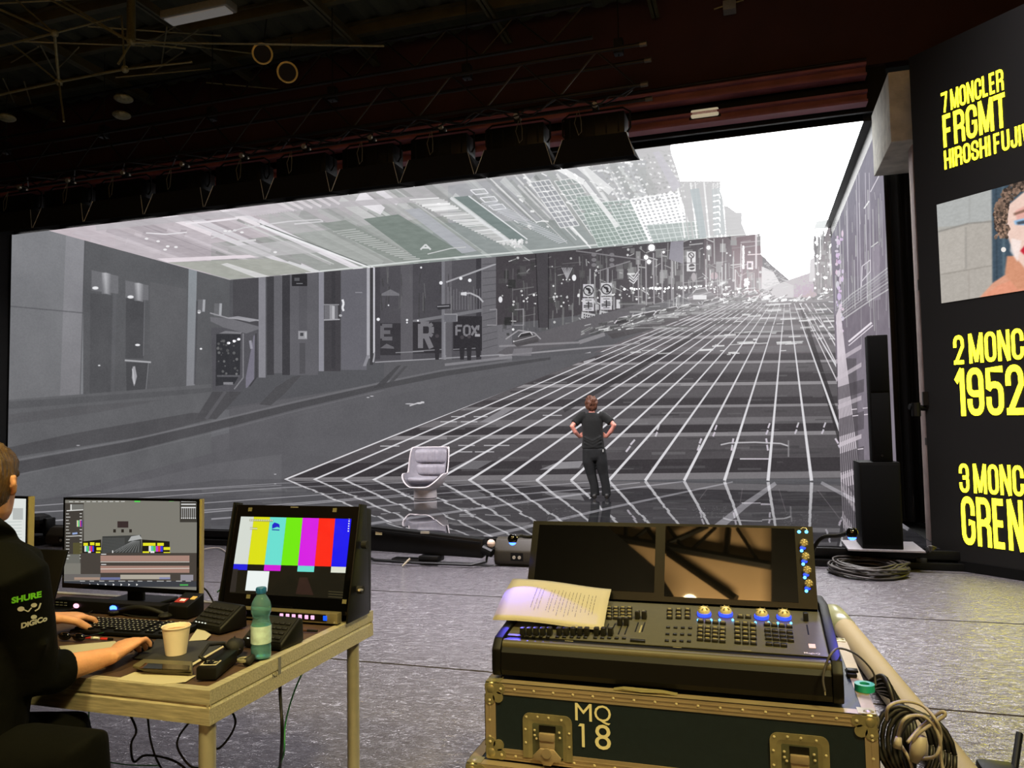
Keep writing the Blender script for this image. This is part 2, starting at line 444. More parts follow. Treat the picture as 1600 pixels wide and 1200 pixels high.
left.line((308, 470), (304, 600), 3, (74, 74, 78), .6)
# kiosk runs over the corner of both screens
def kiosk(F):
    F.poly([(330, 512), (404, 512), (401, 585), (388, 602), (376, 612), (332, 610)], (86, 85, 90), 1)
    F.poly([(328, 489), (357, 497), (407, 500), (405, 514), (385, 521), (350, 512), (329, 502)], (112, 111, 116), 1)
    F.poly([(356, 496), (372, 494), (408, 500), (390, 503)], (150, 149, 155), 1)
    F.path([(328, 489), (357, 497), (407, 501)], 1.8, (158, 157, 162))
    F.poly([(338, 522), (376, 521), (375, 585), (366, 600), (337, 603)], (56, 56, 60), 1)
    F.poly([(342, 521), (352, 517), (378, 519), (376, 522)], (136, 135, 140), .8)
    r2 = random.Random(4)
    for i in range(34): F.disc((340+r2.random()*33, 527+r2.random()*60), .8+r2.random()*1.6, (95+r2.random()*60,)*3, .6)
    for (x, y) in ((357, 536), (366, 533), (373, 530)): F.disc((x, y), 2.6, (242, 241, 245), 1, 2)
    F.rect(339, 586, 374, 589, (110, 109, 114), .7); F.rect(349, 597, 364, 601, (150, 149, 154), .8)
    F.poly([(384, 524), (398, 524), (397, 592), (386, 606), (381, 606), (384, 590)], (120, 117, 130), 1)
    F.path([(380, 521), (380, 590), (366, 608)], 2, (128, 127, 132)); F.path([(400, 521), (400, 590), (390, 604)], 2, (66, 65, 69))
    F.path([(391, 532), (393, 545)], 4, (165, 163, 175), .8)
# ---- back wall, near buildings
back.poly([(330, 420), (330, 640), (600, 600), (600, 400)], (86, 86, 90))
for (x0, x1, yb, c) in ((404, 415, 590, (134, 133, 140)), (417, 428, 586, (66, 65, 69)), (428, 441, 583, (102, 101, 106)), (441, 453, 586, (62, 61, 65)), (453, 497, 586, (96, 95, 100)),
                     (498, 506, 580, (140, 139, 148)), (507, 532, 580, (68, 66, 70)), (533, 573, 578, (103, 102, 109))):
    back.rect(x0, 395, x1, yb, c)
back.rect(364, 395, 404, 590, (76, 75, 79)); back.rect(467, 405, 480, 530, (84, 83, 88), .6)
back.rect(456, 428, 480, 447, (48, 47, 50)); back.rect(460, 434, 468, 439, (90, 90, 94)); back.line((463, 443), (473, 443), 1.5, (120, 120, 124))
back.rect(518, 425, 524, 576, (58, 57, 61), .6)
back.rect(466, 517, 480, 530, (150, 149, 154)); back.rect(469, 520, 474, 525, (70, 70, 74)); back.rect(476, 519, 479, 528, (180, 180, 184))
back.rect(468, 536, 477, 584, (78, 77, 81), .8)
back.rect(507, 477, 528, 500, (112, 111, 116)); back.rect(515, 477, 521, 500, (150, 149, 154), 1); back.rect(519, 478, 523, 499, (190, 189, 194), .9)
back.line((506, 476), (530, 476), 1.5, (150, 149, 154)); back.line((506, 500), (531, 499), 2, (165, 164, 169))
back.path([(535, 468), (537, 474), (535, 481), (537, 486)], 3.4, (228, 228, 232)); back.disc((532, 493), 2.5, (180, 180, 184), 1, 2)
back.line((555, 457), (566, 457), 1.6, (150, 149, 156), .8)
back.rect(573, 395, 578, 560, (172, 171, 178)); back.poly([(573, 555), (578, 555), (572, 572), (567, 572)], (140, 139, 146))
back.rect(578, 395, 583, 570, (64, 63, 66)); back.rect(583, 395, 586, 552, (200, 199, 205)); back.line((586, 550), (583, 566), 2.5, (170, 169, 175))
back.poly([(586, 400), (586, 568), (780, 552), (780, 385)], (84, 82, 87))
for (x0, x1, c) in ((586, 594, 70), (594, 626, 80), (626, 645, 94), (645, 690, 76), (690, 706, 100), (706, 744, 84), (744, 752, 62), (752, 778, 108), (778, 800, 112)):
    back.rect(x0, 390, x1, 562, (c, c-2, c+3))
for i in range(26):
    x = 595+rg.random()*150; y = 415+rg.random()*50
    back.line((x, y), (x+rg.uniform(-2, 2), y+rg.uniform(8, 40)), rg.uniform(.8, 2.2), (rg.choice((62, 104, 118)),)*3, .5)
back.poly([(596, 459), (610, 452), (624, 459), (624, 462), (596, 462)], (134, 133, 138), .7)
back.poly([(645, 500), (754, 482), (754, 487), (645, 505)], (118, 117, 122))
for i in range(12): back.line((700+i*4.5, 455+rg.uniform(-8, 4)), (700+i*4.5, 484), 1.3, (140, 138, 144), .5)
back.rect(594, 505, 626, 555, (58, 56, 60)); back.rect(645, 503, 690, 552, (52, 50, 54)); back.rect(708, 494, 753, 548, (50, 48, 52))
glyph(back, 'E', 597, 509, 16, 20, 6, (104, 102, 107)); glyph(back, 'R', 657, 506, 17, 38, 8, (118, 116, 121))
back.poly([(594, 544), (604, 537), (615, 542), (616, 545)], (118, 116, 121), .8)
for i, ch in enumerate('FOX'): glyph(back, ch, 713+i*12, 509, 9, 15, 3.4, (128, 126, 131))
back.path([(748, 508), (747, 516)], 3, (128, 126, 131))
for (a, b, y0, y1) in ((618, 662, 551, 549), (645, 690, 549, 546), (708, 745, 546, 544)): back.line((a, y0), (b, y1), 1.5, (150, 149, 154), .8)
back.path([(586, 566), (690, 560), (800, 553)], 1.8, (160, 159, 164), .9)
back.rect(690, 400, 695, 560, (122, 121, 127)); back.rect(693, 500, 697, 562, (136, 135, 141))
back.line((697, 441), (806, 401), 2.6, (168, 167, 172))
for (x, y, r) in ((689, 442, 2.8), (720, 435, 2.6), (734, 438, 2.8), (607, 477, 1.2), (591, 499, 2.6), (636, 500, 1.8), (636, 504, 1.4), (658, 418, 1.6), (653, 501, 1.5), (789, 421, 1.3), (802, 420, 1.3)):
    back.disc((x, y), r, (236, 236, 240))
back.path([(722, 459), (735, 458), (748, 464), (755, 472)], 2.6, (180, 179, 184)); back.poly([(720, 457), (729, 456), (729, 462), (720, 461)], (212, 212, 216))
back.poly([(681, 479), (685, 476), (704, 475), (704, 482), (685, 484)], (54, 53, 57)); back.path([(683, 479), (702, 478)], 1.6, (150, 149, 154))
back.rect(694, 491, 715, 503, (108, 107, 113)); back.path([(694, 491), (714, 491), (714, 502)], 1.4, (158, 157, 162))
back.rect(696, 505, 706, 555, (96, 94, 99), .8)
for (x, y, h) in ((683, 526, 36), (722, 528, 34), (733, 527, 36), (747, 524, 34)):
    back.disc((x, y-1), 3, (74, 70, 74)); back.poly([(x-5, y+3), (x+5, y+3), (x+4, y+18), (x+3, y+h), (x-3, y+h), (x-4, y+18)], (50, 48, 52))
back.rect(742, 522, 750, 526, (190, 189, 194), .8)
for i in range(14): back.line((754, 402+i*11), (777, 401+i*10.6), 1.0, (74, 73, 77), .7)
# ---- deep street on the back wall
back.poly([(775, 385), (775, 560), (1010, 480), (1160, 462), (1160, 360)], (70, 66, 70))
back.poly([(1100, 350), (1100, 470), (1215, 455), (1192, 430), (1190, 340)], (92, 82, 87), .8, c2=(132, 118, 124))
back.poly([(1140, 340), (1150, 475), (1192, 470), (1191, 340)], (128, 106, 112), .85)
ri = rg.uniform
def pick(x): return min(245, (80+(x-780)*.26))
for i in range(420):
    x = ri(778, 1188); yb = 528-(x-780)*.175; yt = 402-(x-780)*.09
    y = ri(yt, yb); k = pick(x)
    t = rg.random()
    if t < .34: back.line((x, y), (x+ri(-1, 1), min(yb, y+ri(8, 60))), ri(.8, 2.4), (ri(k-25, k+75),)*3, ri(.35, .9))
    elif t < .6: back.rect(x, y, x+ri(3, 12), min(yb, y+ri(3, 22)), (ri(k-40, k+26),)*3, ri(.4, .9))
    elif t < .78: back.line((x, y), (x+ri(8, 40), y-ri(1, 6)), ri(.8, 2), (ri(k-20, k+70),)*3, ri(.3, .8))
    elif t < .9: back.disc((x, y), ri(.8, 2.2), (ri(190, 250),)*3, .95)
    else: back.line((x, y), (x+ri(4, 14), y+ri(-6, 8)), ri(.8, 2), (ri(170, 235),)*3, .8)
for i in range(90):      # rows of small lights low in the street
    x = ri(800, 1185); back.disc((x, 470-(x-800)*.055+ri(-9, 9)), ri(.7, 2), (ri(205, 250),)*3, .95)
for i in range(40): x = ri(975, 1100); back.disc((x, 452-(x-975)*.03+ri(-1.2, 1.2)), ri(.8, 1.8), (245,)*3)
back.poly([(838, 395), (856, 395), (857, 512), (842, 512)], (72, 69, 73)); back.line((837, 397), (842, 512), 1.2, (40, 38, 41)); back.line((857, 397), (857, 514), 1.2, (40, 38, 41))
for i, (x, dy) in enumerate(((818, 0), (776, 3))): back.path([(x-14+dy, 484), (x, 483), (x, 508), (x-15, 508)], 1.4, (165, 162, 167), .8)
back.disc((782, 468), 3.2, (225, 224, 228), 1, 5)
for k in range(3): back.path([(878+k*3, 418), (886, 436-k*2), (894-k*3, 418)], 1.5, (215, 214, 218))
back.rect(877, 415, 895, 438, (60, 57, 61), .3)
for (x, y) in ((880, 437), (885, 437), (890, 437)): back.disc((x, y), 1.2, (225,)*3)
back.disc((897, 434), 3.4, (238, 238, 241), 1, 5)
for xx in (927, 955):
    back.rect(xx-6, 390, xx+4, 422, (76, 72, 76)); [back.disc((xx+1, y), 4, (128, 125, 129), .9, 3) for y in (398, 406, 414)]
    back.line((xx-5, 420), (xx-5, 445), 2.2, (158, 156, 160))
for (x0, x1, y0) in ((911, 928, 444), (939, 956, 442)):
    back.rect(x0, y0, x1, y0+20, (206, 205, 208)); cx, cy = (x0+x1)/2, y0+10
    back.disc((cx, cy), 8.4, (48, 46, 49)); back.disc((cx, cy), 6.8, (196, 195, 198))
    back.path([(cx-4, cy-3), (cx+2, cy-2), (cx+1, cy+5)], 3, (48, 46, 49)); back.line((cx-5, cy-5), (cx+5, cy+5), 1.6, (48, 46, 49))
    back.rect(x0-1, y0+22, x1, y0+42, (204, 203, 206))
    for yy, ww in ((25, .5), (39, .5)): back.line((cx-5, y0+yy), (cx+5, y0+yy), 1.4, (120, 118, 122))
    back.line((x0+1, y0+33.5), (x1-2, y0+32.5), 1.6, (48, 46, 49)); back.line((x0+1, y0+36), (x1-2, y0+35), 1.6, (48, 46, 49)); back.line((cx, y0+27), (cx, y0+38), 1.8, (48, 46, 49)); back.line((cx-4, y0+30), (cx+6, y0+30), 1.6, (48, 46, 49))
    back.poly([(x0-2, y0+43), (x1+2, y0+47), (x1+1, y0+57), (x0-3, y0+53)], (196, 195, 198))
    for r_ in (0, 1):
        for k in range(5): back.line((x0+1+k*3.4, y0+47.5+k*.7+r_*4), (x0+3+k*3.4, y0+47.8+k*.7+r_*4), 2.4, (70, 68, 71))
    back.rect(x1+2, y0+22, x1+5, y0+42, (150, 148, 152)); back.rect(cx-2, y0+56, cx+2, y0+64, (170, 168, 172))
back.rect(963, 468, 969, 482, (205, 204, 207)); back.rect(930, 476, 936, 484, (200, 199, 202), .8)
for k in range(3): back.path([(983, 428+k*5), (990, 435+k*4), (999-(k == 2)*3, 421+k*7)], 1.6, (225, 224, 227))
back.path([(980, 428), (992, 428)], 3, (238,)*3, .8)
for x in (997, 1009, 1021, 1034, 1049, 1067): back.line((x, 400-(x-997)*.2), (x+1, 480-(x-997)*.2), 2.2, (168, 164, 168), .9)
back.poly([(1048, 378), (1068, 376), (1067, 412), (1045, 405)], (142, 139, 150)); back.line((900, 392), (1020, 408), 2, (130, 127, 131)); back.line((985, 408), (930, 425), 1.6, (140, 137, 141))
for (x, y, r) in ((1018, 387, 5), (1009.5, 402, 3.2), (1014, 409, 3.2), (1107, 387, 3), (1037, 394, 1.6)): back.disc((x, y), r+2, (200, 197, 200), .35); back.disc((x, y), r, (250,)*3)
back.rect(1073, 393, 1087, 424, (226, 224, 226)); back.disc((1080, 399), 5, (70, 66, 69)); back.disc((1080, 399), 3.6, (215, 213, 215)); back.line((1077, 396), (1083, 402), 1.4, (70, 66, 69)); back.line((1080, 404), (1080, 410), 2.4, (80, 76, 79))
back.line((1073, 411), (1087, 411), 1.2, (100, 96, 100)); back.disc((1081, 417), 5, (70, 66, 69)); back.line((1076, 418), (1086, 417), 2, (215, 213, 215))
back.disc((1116, 431), 6, (182, 172, 177)); back.line((1116, 425), (1116, 437), 1.6, (90, 84, 88)); back.disc((1084, 433), 4, (178, 170, 174), .9, 7)
back.rect(1167, 408, 1177, 421, (236, 232, 234)); back.rect(1169, 411, 1174, 418, (120, 108, 113)); back.rect(1160, 384, 1163, 420, (245, 240, 242)); back.rect(1180, 366, 1183, 420, (226, 216, 220), .9)
back.rect(1163, 435, 1169, 452, (250,)*3, .9); back.line((1168, 398), (1190, 397), 1.6, (236, 228, 231))
# sky, far hills of buildings
back.poly([(1188, 340), (1189, 400), (1203, 412), (1215, 424), (1224, 432), (1236, 442), (1266, 430), (1272, 410), (1272, 340)], (255, 255, 255))
back.rect(1187, 340, 1302, 369, (255, 255, 255)); 
back.poly([(1190, 397), (1200, 410), (1208, 424), (1222, 430), (1234, 444), (1215, 455), (1190, 455)], (228, 222, 224))
back.poly([(1222, 441), (1266, 426), (1280, 472), (1205, 472)], (170, 163, 167)); back.poly([(1195, 452), (1225, 440), (1240, 446), (1240, 474), (1180, 474)], (196, 190, 193))
for i in range(40): x = ri(1190, 1226); y = ri(405+(x-1190)*.9, 452); back.line((x, y), (x+ri(3, 10), y+ri(-3, 2)), 1.2, (ri(165, 215),)*3, .8)
back.path([(1189, 399), (1197, 405), (1201, 418), (1207, 424), (1219, 428), (1225, 437)], 1, (150, 144, 148), .8)
back.poly([(1270, 356), (1304, 352), (1306, 470), (1262, 452), (1266, 440), (1271, 415)], (122, 114, 118)); back.poly([(1266, 406), (1273, 402), (1273, 440), (1264, 440)], (205, 200, 203))
for i in range(120):
    x = ri(1271, 1304); y = ri(360, 455); t = rg.random(); k = 128
    if t < .5: back.line((x, y), (x, y+ri(5, 30)), ri(.8, 2), (ri(80, 225),)*3, .7)
    elif t < .8: back.rect(x, y, x+ri(2, 7), y+ri(2, 9), (ri(88, 220),)*3, .6)
    else: back.disc((x, y), ri(.8, 2), (248,)*3)
back.rect(1275, 360, 1278, 384, (240,)*3); back.rect(1281, 358, 1283, 402, (236,)*3); back.line((1301, 378), (1296, 387), 2.4, (246,)*3)
for (x, y) in ((1275, 379), (1277, 400), (1278, 428), (1289, 434)): back.disc((x, y), 2.2, (252,)*3)

# ---- the road in perspective, with its white survey grid
def road(F):
    VPL = [(1268, 1233)]
    F.poly([(441, 748), (1130, 470), (1260, 470), (1330, 620), (1330, 748)], (88, 84, 87))
    F.poly([(1040, 505), (1140, 465), (1262, 465), (1310, 520), (1310, 560), (880, 570)], (112, 104, 108), .6)
    def edge(y): return 441+(748-y)*2.56-1.0       # left edge of the marked road
    def band(y0, y1, c, a=1.0, xl=None, xr=1330, sl=.012):
        l0, l1 = (edge(y0), edge(y1)) if xl is None else (xl, xl)
        F.poly([(l0, y0+(l0-900)*-sl), (xr, y0-(xr-900)*sl), (xr, y1-(xr-900)*sl), (l1, y1-(l1-900)*sl)], c, a)
    for (y0, y1, c) in ((470, 476, 120), (478, 482, 96), (484, 488, 126), (492, 497, 88), (499, 503, 150), (504, 510, 84), (512, 520, 120), (520, 526, 78), (527, 531, 150), (533, 541, 96), (544, 554, 112), (556, 566, 74),
                        (567, 571, 150), (572, 584, 98), (586, 600, 72), (600, 605, 148), (606, 622, 92), (624, 635, 66), (635, 639, 140), (640, 654, 84), (655, 665, 112), (666, 678, 60), (678, 684, 138), (685, 702, 84), (704, 718, 78), (719, 741, 56), (741, 751, 122)):
        band(y0, y1, (c+2, c-2, c+1))
    # the darker far end and side strips
    F.line((1320, 700), (1250, 475), 14, (52, 49, 51), .8, 4); F.line((880, 640), (1172, 476), 10, (58, 55, 57), .75, 3)
    r3 = random.Random(21)
    for i in range(260):
        y = r3.uniform(476, 742); x0 = max(edge(y)+10, r3.uniform(560, 1300)); L = r3.uniform(8, 90)*(y-380)/340
        c = r3.choice((50, 60, 70, 108, 120, 132)); a = r3.uniform(.18, .5)
        F.line((x0, y), (min(1320, x0+L), y-L*.012), r3.uniform(1, 5)*(y-420)/300, (c+1, c-1, c+1), a)
    for (x, y, a, b) in ((700, 668, 60, 8), (620, 668, 46, 6), (540, 690, 70, 7)): pass
    F.poly([(749, 660), (784, 640), (800, 640), (768, 660)], (150, 147, 152), .8)
    for (x, y, L) in ((705, 651, 22), (740, 651, 22), (688, 659, 26), (720, 659, 26), (594, 697, 30), (716, 696, 26), (756, 696, 40), (712, 706, 26), (742, 706, 30), (848, 649, 30)): F.line((x, y), (x+L, y), 1.6, (190, 188, 192), .9)
    F.poly([(843, 734), (872, 722), (912, 720), (905, 731)], (148, 145, 149), .9); F.poly([(700, 733), (730, 720), (770, 720), (746, 733)], (132, 130, 134), .7)
    for (x, y) in ((1030, 668), (1120, 668), (1160, 666), (1203, 665), (1248, 664), (1290, 664)):
        F.line((x, y-4), (x-3, y+4), 2.6, (206, 203, 207)); F.line((x-3, y+7), (x-6, y+14), 2.8, (206, 203, 207))
    for (x, y, sx) in ((1096, 690, -3), (1146, 690, -1.5), (1197, 690, 1.5), (1305, 690, 5), (992, 692, -7)):
        F.line((x, y-5), (x+sx, y+3), 3, (206, 203, 207)); F.line((x+sx, y+5), (x+2*sx, y+14), 3, (206, 203, 207))
    F.path([(1126, 695), (1140, 692), (1180, 691), (1220, 693), (1232, 697)], 2.2, (206, 203, 207), .9)
    F.line((1156, 717), (1204, 717), 2, (206, 203, 207)); F.line((1232, 688), (1232, 714), 2.4, (150, 147, 150), .8)
    for i in range(60):      # cat's eyes and far litter of light
        y = r3.uniform(470, 560); x = r3.uniform(max(edge(y)+30, 960), 1300); L = r3.uniform(4, 26)
        F.line((x, y), (x+L, y-L*.05), r3.uniform(1, 3), (r3.uniform(200, 240),)*3, .85)
    bx = [441, 487, 533, 581, 629, 681, 732, 784, 838, 892, 951, 1008, 1069, 1132, 1200, 1268, 1340, 1412, 1490]
    for i, b in enumerate(bx):
        t = 1233-(15-i)*7.0 if i < 16 else 1233+(i-15)*8
        F.line((b, 751), (t, 474), 2.3+i*.19, (226, 224, 228), .95, .9)
    for i in range(5): F.line((1250+i*9, 474), (1312, 500+ (4-i)*26), 1.2, (225, 220, 224), .9, 2)
road(back)
# parked and driving cars: low bodies with windows and bright edges, in a row up the hill
def car(F, x, y, s, k):
    F.poly([(x, y), (x+.28*s, y-.24*s), (x+.9*s, y-.36*s), (x+1.2*s, y-.2*s), (x+1.25*s, y), (x+.2*s, y+.22*s)], (k, k-3, k), .95)
    F.poly([(x+.3*s, y-.2*s), (x+.42*s, y-.36*s), (x+.82*s, y-.44*s), (x+.9*s, y-.3*s)], (k-32, k-34, k-32), 1)
    F.path([(x+.28*s, y-.22*s), (x+.42*s, y-.38*s), (x+.84*s, y-.46*s), (x+.95*s, y-.3*s)], max(1, s*.04), (215, 212, 215), .9)
    F.path([(x+.05*s, y), (x+.6*s, y-.14*s), (x+1.1*s, y-.28*s)], max(1, s*.035), (200, 197, 200), .8)
    F.poly([(x+.1*s, y+.1*s), (x+1.2*s, y-.12*s), (x+1.2*s, y), (x+.25*s, y+.24*s)], (66, 62, 64), .45)
    F.disc((x+.08*s, y-.02*s), s*.03, (235,)*3); 
back.poly([(776, 552), (830, 520), (905, 500), (1000, 470), (1010, 478), (960, 505), (880, 540), (800, 556)], (98, 95, 99))
back.path([(790, 530), (810, 516), (835, 520), (845, 530)], 2, (160, 157, 161)); back.line((780, 541), (905, 535), 3, (150, 147, 151), .8); back.line((905, 535), (945, 522), 6, (160, 157, 161), .7)
car(back, 800, 534, 34, 86)
for i in range(13):
    t = i/12; x = 945+t*240+(i % 2)*4; y = 517-t*62; car(back, x, y, 44*(1-t)+9, 86+t*56)
for i in range(190):
    t = rg.random(); x = 905+t*300; y = 523-t*66+ri(-13, 9)*(1-t*.55); L = ri(5, 20)*(1-t*.6)
    back.line((x, y), (x+L, y-L*ri(.1, .55)), ri(.9, 2.8)*(1-t*.3), (rg.choice((56, 70, 84, 150, 205, 228, 240)),)*3, ri(.5, .9))
for i in range(90):
    x = ri(960, 1300); y = ri(472, 520); L = ri(10, 60); back.line((x, y), (min(x+L, 1308), y-L*.012), ri(1, 3), (rg.choice((78, 84, 150, 176, 200)),)*3, ri(.3, .7))
car(back, 1072, 466, 36, 130); back.rect(1083, 461, 1104, 468, (232, 230, 232))
for i in range(70):
    x = ri(1120, 1300); y = 472-abs(x-1232)*-.02-ri(0, 26)*(abs(x-1232)/110+.12)
    back.line((x, y), (x+ri(3, 13), y-ri(-1, 7)), ri(1, 3.4), (rg.choice((90, 110, 236, 244, 250)),)*3, .85)
for i in range(16): back.line((ri(905, 1010), ri(512, 560)), (ri(905, 1010)+5, ri(512, 556)), .01, (90,)*3)
for (x, y) in ((832, 569), (860, 565), (888, 560), (905, 556), (912, 566)): back.line((x, y), (x+18, y-5), 3, (190, 188, 192), .9)
back.line((695, 570), (800, 558), 4, (142, 140, 145), .8); back.line((780, 556), (1000, 536), 2.6, (176, 173, 177), .7); back.poly([(803, 545), (832, 543), (830, 556), (800, 556)], (128, 125, 130), .8)
paint_street = paint_street_side
# near pavement goes under the marked road: paint it on the left wall and on the near half of the back wall
paint_street(left); kiosk(left)
hold = back.img.copy(); paint_street(back); kiosk(back)
fresh = back.img; yy, xx = np.mgrid[0:back.H, 0:back.W]
pa, pb = back.q(441, 748), back.q(1000, 529)
side = (xx-pa[0])*(pb[1]-pa[1])-(yy-pa[1])*(pb[0]-pa[0])       # >0 : right below the road edge
k0, k1 = back.q(360, 601), back.q(585, 572); k2 = back.q(800, 556); k3 = back.q(1010, 524)
xs = np.arange(back.W); gy = np.interp(xs, [k0[0]-200, k0[0], k1[0], k2[0], k3[0]], [k0[1], k0[1], k1[1], k2[1], k3[1]])
keep = (side > 0) | (yy > gy[None, :])
kp = keep & ~((xx < back.q(404, 560)[0]) & (yy > back.q(380, 612)[1]) & (yy < back.q(380, 488)[1]))
back.img = np.where(kp[..., None], hold, fresh)
left.blur(1); left.noise(7, 9, 3, 3); left.noise(6, 260, 4, 2); back.noise(4, 24, 5, 3, 1.4); back.noise(6, 600, 8, 2)
# haze of the lit picture towards the far end of the street
hx, hy = back.q(1225, 440); g = np.exp(-(((xx-hx)/430.0)**2+((yy-hy)/190.0)**2)*.9)[..., None]
back.img += (255-back.img)*g*.5*np.array([1, .965, .975]); back.img += (104-back.img)*.10*(xx[..., None]/back.W)*(back.img < 205)
back.img[:] = np.where(back.img > 243, 255, back.img)
# ---- ceiling: the facades lean in over the street
VX, VY = 1252.0, 742.0
def ray_from(px, py, y1):      # continue the line vanishing point -> (px,py) down to row y1
    t = (y1-py)/(VY-py); return (px+(VX-px)*t, y1)
roof.poly([(0, 340), (420, 300), (420, 450), (0, 450)], (196, 184, 190), .9); roof.poly([(180, 300), (620, 250), (620, 450), (180, 450)], (186, 180, 184), .5)
roof.poly([(330, 380), (760, 330), (760, 430), (330, 450)], (150, 155, 150), .75); roof.poly([(700, 290), (1010, 250), (1010, 430), (700, 430)], (165, 166, 170), .9, c2=None)
roof.poly([(640, 350), (1000, 340), (1100, 390), (640, 420)], (140, 148, 146), .8)
def streak(x, y, y1, w_, c, a=1.0):
    roof.line((x, y), ray_from(x, y, y1), w_, c, a, w_*.6)
for i in range(130):
    x = ri(40, 1010); yt = 350-(x-40)*.118; d = ri(4, 60)
    c = ri(120, 226) if x < 700 else ri(110, 244); tint = (c+5, c-3, c+3) if x < 330 else (c-3, c+1, c-2)
    streak(x, yt+ri(-8, 50), yt+d+ri(20, 90), ri(2, 14), tint, ri(.15, .55))
for (x, y, y1, w_, c) in ((250, 330, 432, 9, 222), (95, 368, 405, 4, 236), (335, 316, 432, 10, 226), (560, 306, 330, 22, 235), (590, 297, 318, 10, 225), (405, 345, 430, 6, 232), (300, 340, 392, 9, 214), (470, 414, 428, 6, 218), (350, 413, 434, 7, 214)):
    streak(x, y, y1, w_, (c, c-4, c+1), .9)
roof.line((405, 352), (585, 420), 4, (236, 236, 238)); roof.line((402, 348), (580, 417), 1.6, (120, 124, 122)); roof.line((330, 320), (405, 352), 6, (232, 226, 230)); roof.line((250, 335), (330, 366), 6, (232, 224, 229))
roof.poly([(245, 404), (390, 398), (405, 402), (262, 410)], (226, 216, 222)); roof.poly([(262, 410), (420, 404), (500, 424), (360, 436)], (168, 170, 162), .9)
roof.poly([(355, 411), (425, 433), (405, 436), (345, 413)], (215, 214, 214), .9); roof.poly([(452, 408), (505, 425), (492, 427), (446, 410)], (218, 218, 220), .9)
roof.poly([(355, 385), (450, 376), (500, 394), (400, 402)], (196, 194, 196), .7); roof.line((360, 378), (400, 375), 3, (214, 212, 214))
for (x, y) in ((352, 361), (359, 361), (367, 360), (378, 363), (229, 373), (247, 377), (262, 385), (275, 386), (258, 390), (430, 394)): roof.disc((x, y), 3, (238, 236, 238), 1, 1.6)
roof.path([(228, 364), (260, 366), (292, 363)], 2, (226, 222, 226)); roof.path([(290, 349), (320, 347), (372, 341)], 3, (236, 230, 235))
roof.path([(150, 356), (300, 340), (500, 322), (640, 312), (700, 318)], 9, (186, 182, 186), .8); roof.path([(330, 372), (380, 356), (450, 346), (500, 343), (505, 346), (460, 350)], 2, (218, 216, 219), .8)
for i in range(18): roof.line((348+i*4.4, 326-i*.6), (392+i*4.2, 338-i*.55), 1.3, (214, 206, 212), .7)
for i in range(6): streak(425+i*15, 311-i*2, 329-i*2, 6, (222, 216, 220), .8)
roof.poly([(568, 342), (622, 335), (728, 398), (660, 410)], (124, 134, 128), .95); roof.poly([(500, 349), (540, 344), (660, 410), (622, 412)], (142, 148, 143), .9)
for i in range(17): t = i/16; roof.line((520+t*110, 362+t*43), (556+t*100, 358+t*46), 1.8, (186, 188, 186), .8)
roof.poly([(632, 328), (655, 325), (745, 392), (722, 396)], (176, 178, 184), .9)
glyph(roof, 'A', 657, 382, 16, 8, 2.6, (214, 216, 216)); roof.path([(668, 397), (705, 388), (728, 386)], 1.6, (200, 202, 202))
for i in range(30):
    t = i/29; x = 640+t*140; y = 312+t*68; roof.line((x, y), (x+46-t*14, y-3+ri(-1, 1)), ri(1, 4.5), (ri(188, 250),)*3, .85)
roof.poly([(709, 308), (732, 306), (822, 374), (802, 378)], (122, 134, 132), 1); roof.line((732, 306), (824, 374), 2, (222, 224, 226)); roof.line((704, 309), (796, 378), 4, (226, 228, 230), .8)
for i in range(40): t = rg.random(); roof.disc((790+t*25+ri(-10, 10), 380+ri(-6, 6)), ri(.8, 2.6), (ri(205, 245),)*3, .9)
for (x, y) in ((735, 297), (750, 309), (763, 321)): roof.path([(x, y), (x+22, y-2), (x+28, y+5), (x+8, y+7), (x, y)], 1.6, (232, 232, 236))
roof.path([(500, 424), (660, 407), (830, 392), (960, 380), (1080, 371), (1190, 366)], 2.4, (220, 224, 222), .85)
for i in range(26): streak(ri(760, 960), ri(262, 300), ri(330, 392), ri(1, 4), (ri(185, 250),)*3, .75)
for i in range(34): t = i/33; roof.line((752+t*120, 318+t*62), (774+t*112, 314+t*62), 1.5, (208, 210, 216), .7)
# window grids of the towers
def gridpatch(a, b, c_, d, nu, nv, lw, colr, al, dark=None):
    a, b, c_, d = map(np.array, (a, b, c_, d))
    if dark: roof.poly([a, b, c_, d], dark, .85)
    for i in range(nu+1): t = i/nu; roof.line(a+(b-a)*t, d+(c_-d)*t, lw, colr, al)
    for j in range(nv+1): t = j/nv; roof.line(a+(d-a)*t, b+(c_-b)*t, lw, colr, al)
gridpatch((828, 285), (858, 281), (905, 352), (876, 356), 4, 9, 1.6, (236,)*3, .8, (150, 152, 158)); gridpatch((866, 283), (900, 278), (955, 362), (925, 368), 4, 11, 1.6, (234,)*3, .75, (142, 152, 150))
gridpatch((900, 308), (930, 305), (975, 380), (935, 386), 5, 12, 1.3, (215, 224, 220), .7, (134, 150, 143)); gridpatch((940, 316), (985, 312), (1016, 374), (975, 382), 5, 12, 1.5, (226, 232, 230), .75, (132, 148, 142))
gridpatch((985, 312), (1060, 300), (1080, 365), (1015, 376), 10, 13, 3.2, (250,)*3, .9, (158, 160, 166)); gridpatch((1010, 352), (1100, 345), (1104, 372), (1022, 382), 9, 4, 1.4, (220, 228, 226), .7, (138, 152, 148))
for j in range(9):
    y = 256+j*8.0
    for i in range(18): x = 938+j*3+i*6.2; roof.line((x, y-i*.8), (x+ri(2, 5), y-i*.8+ri(-2.5, 2.5)), ri(2, 4), (rg.choice((150, 158, 236, 246)),)*3, .9)
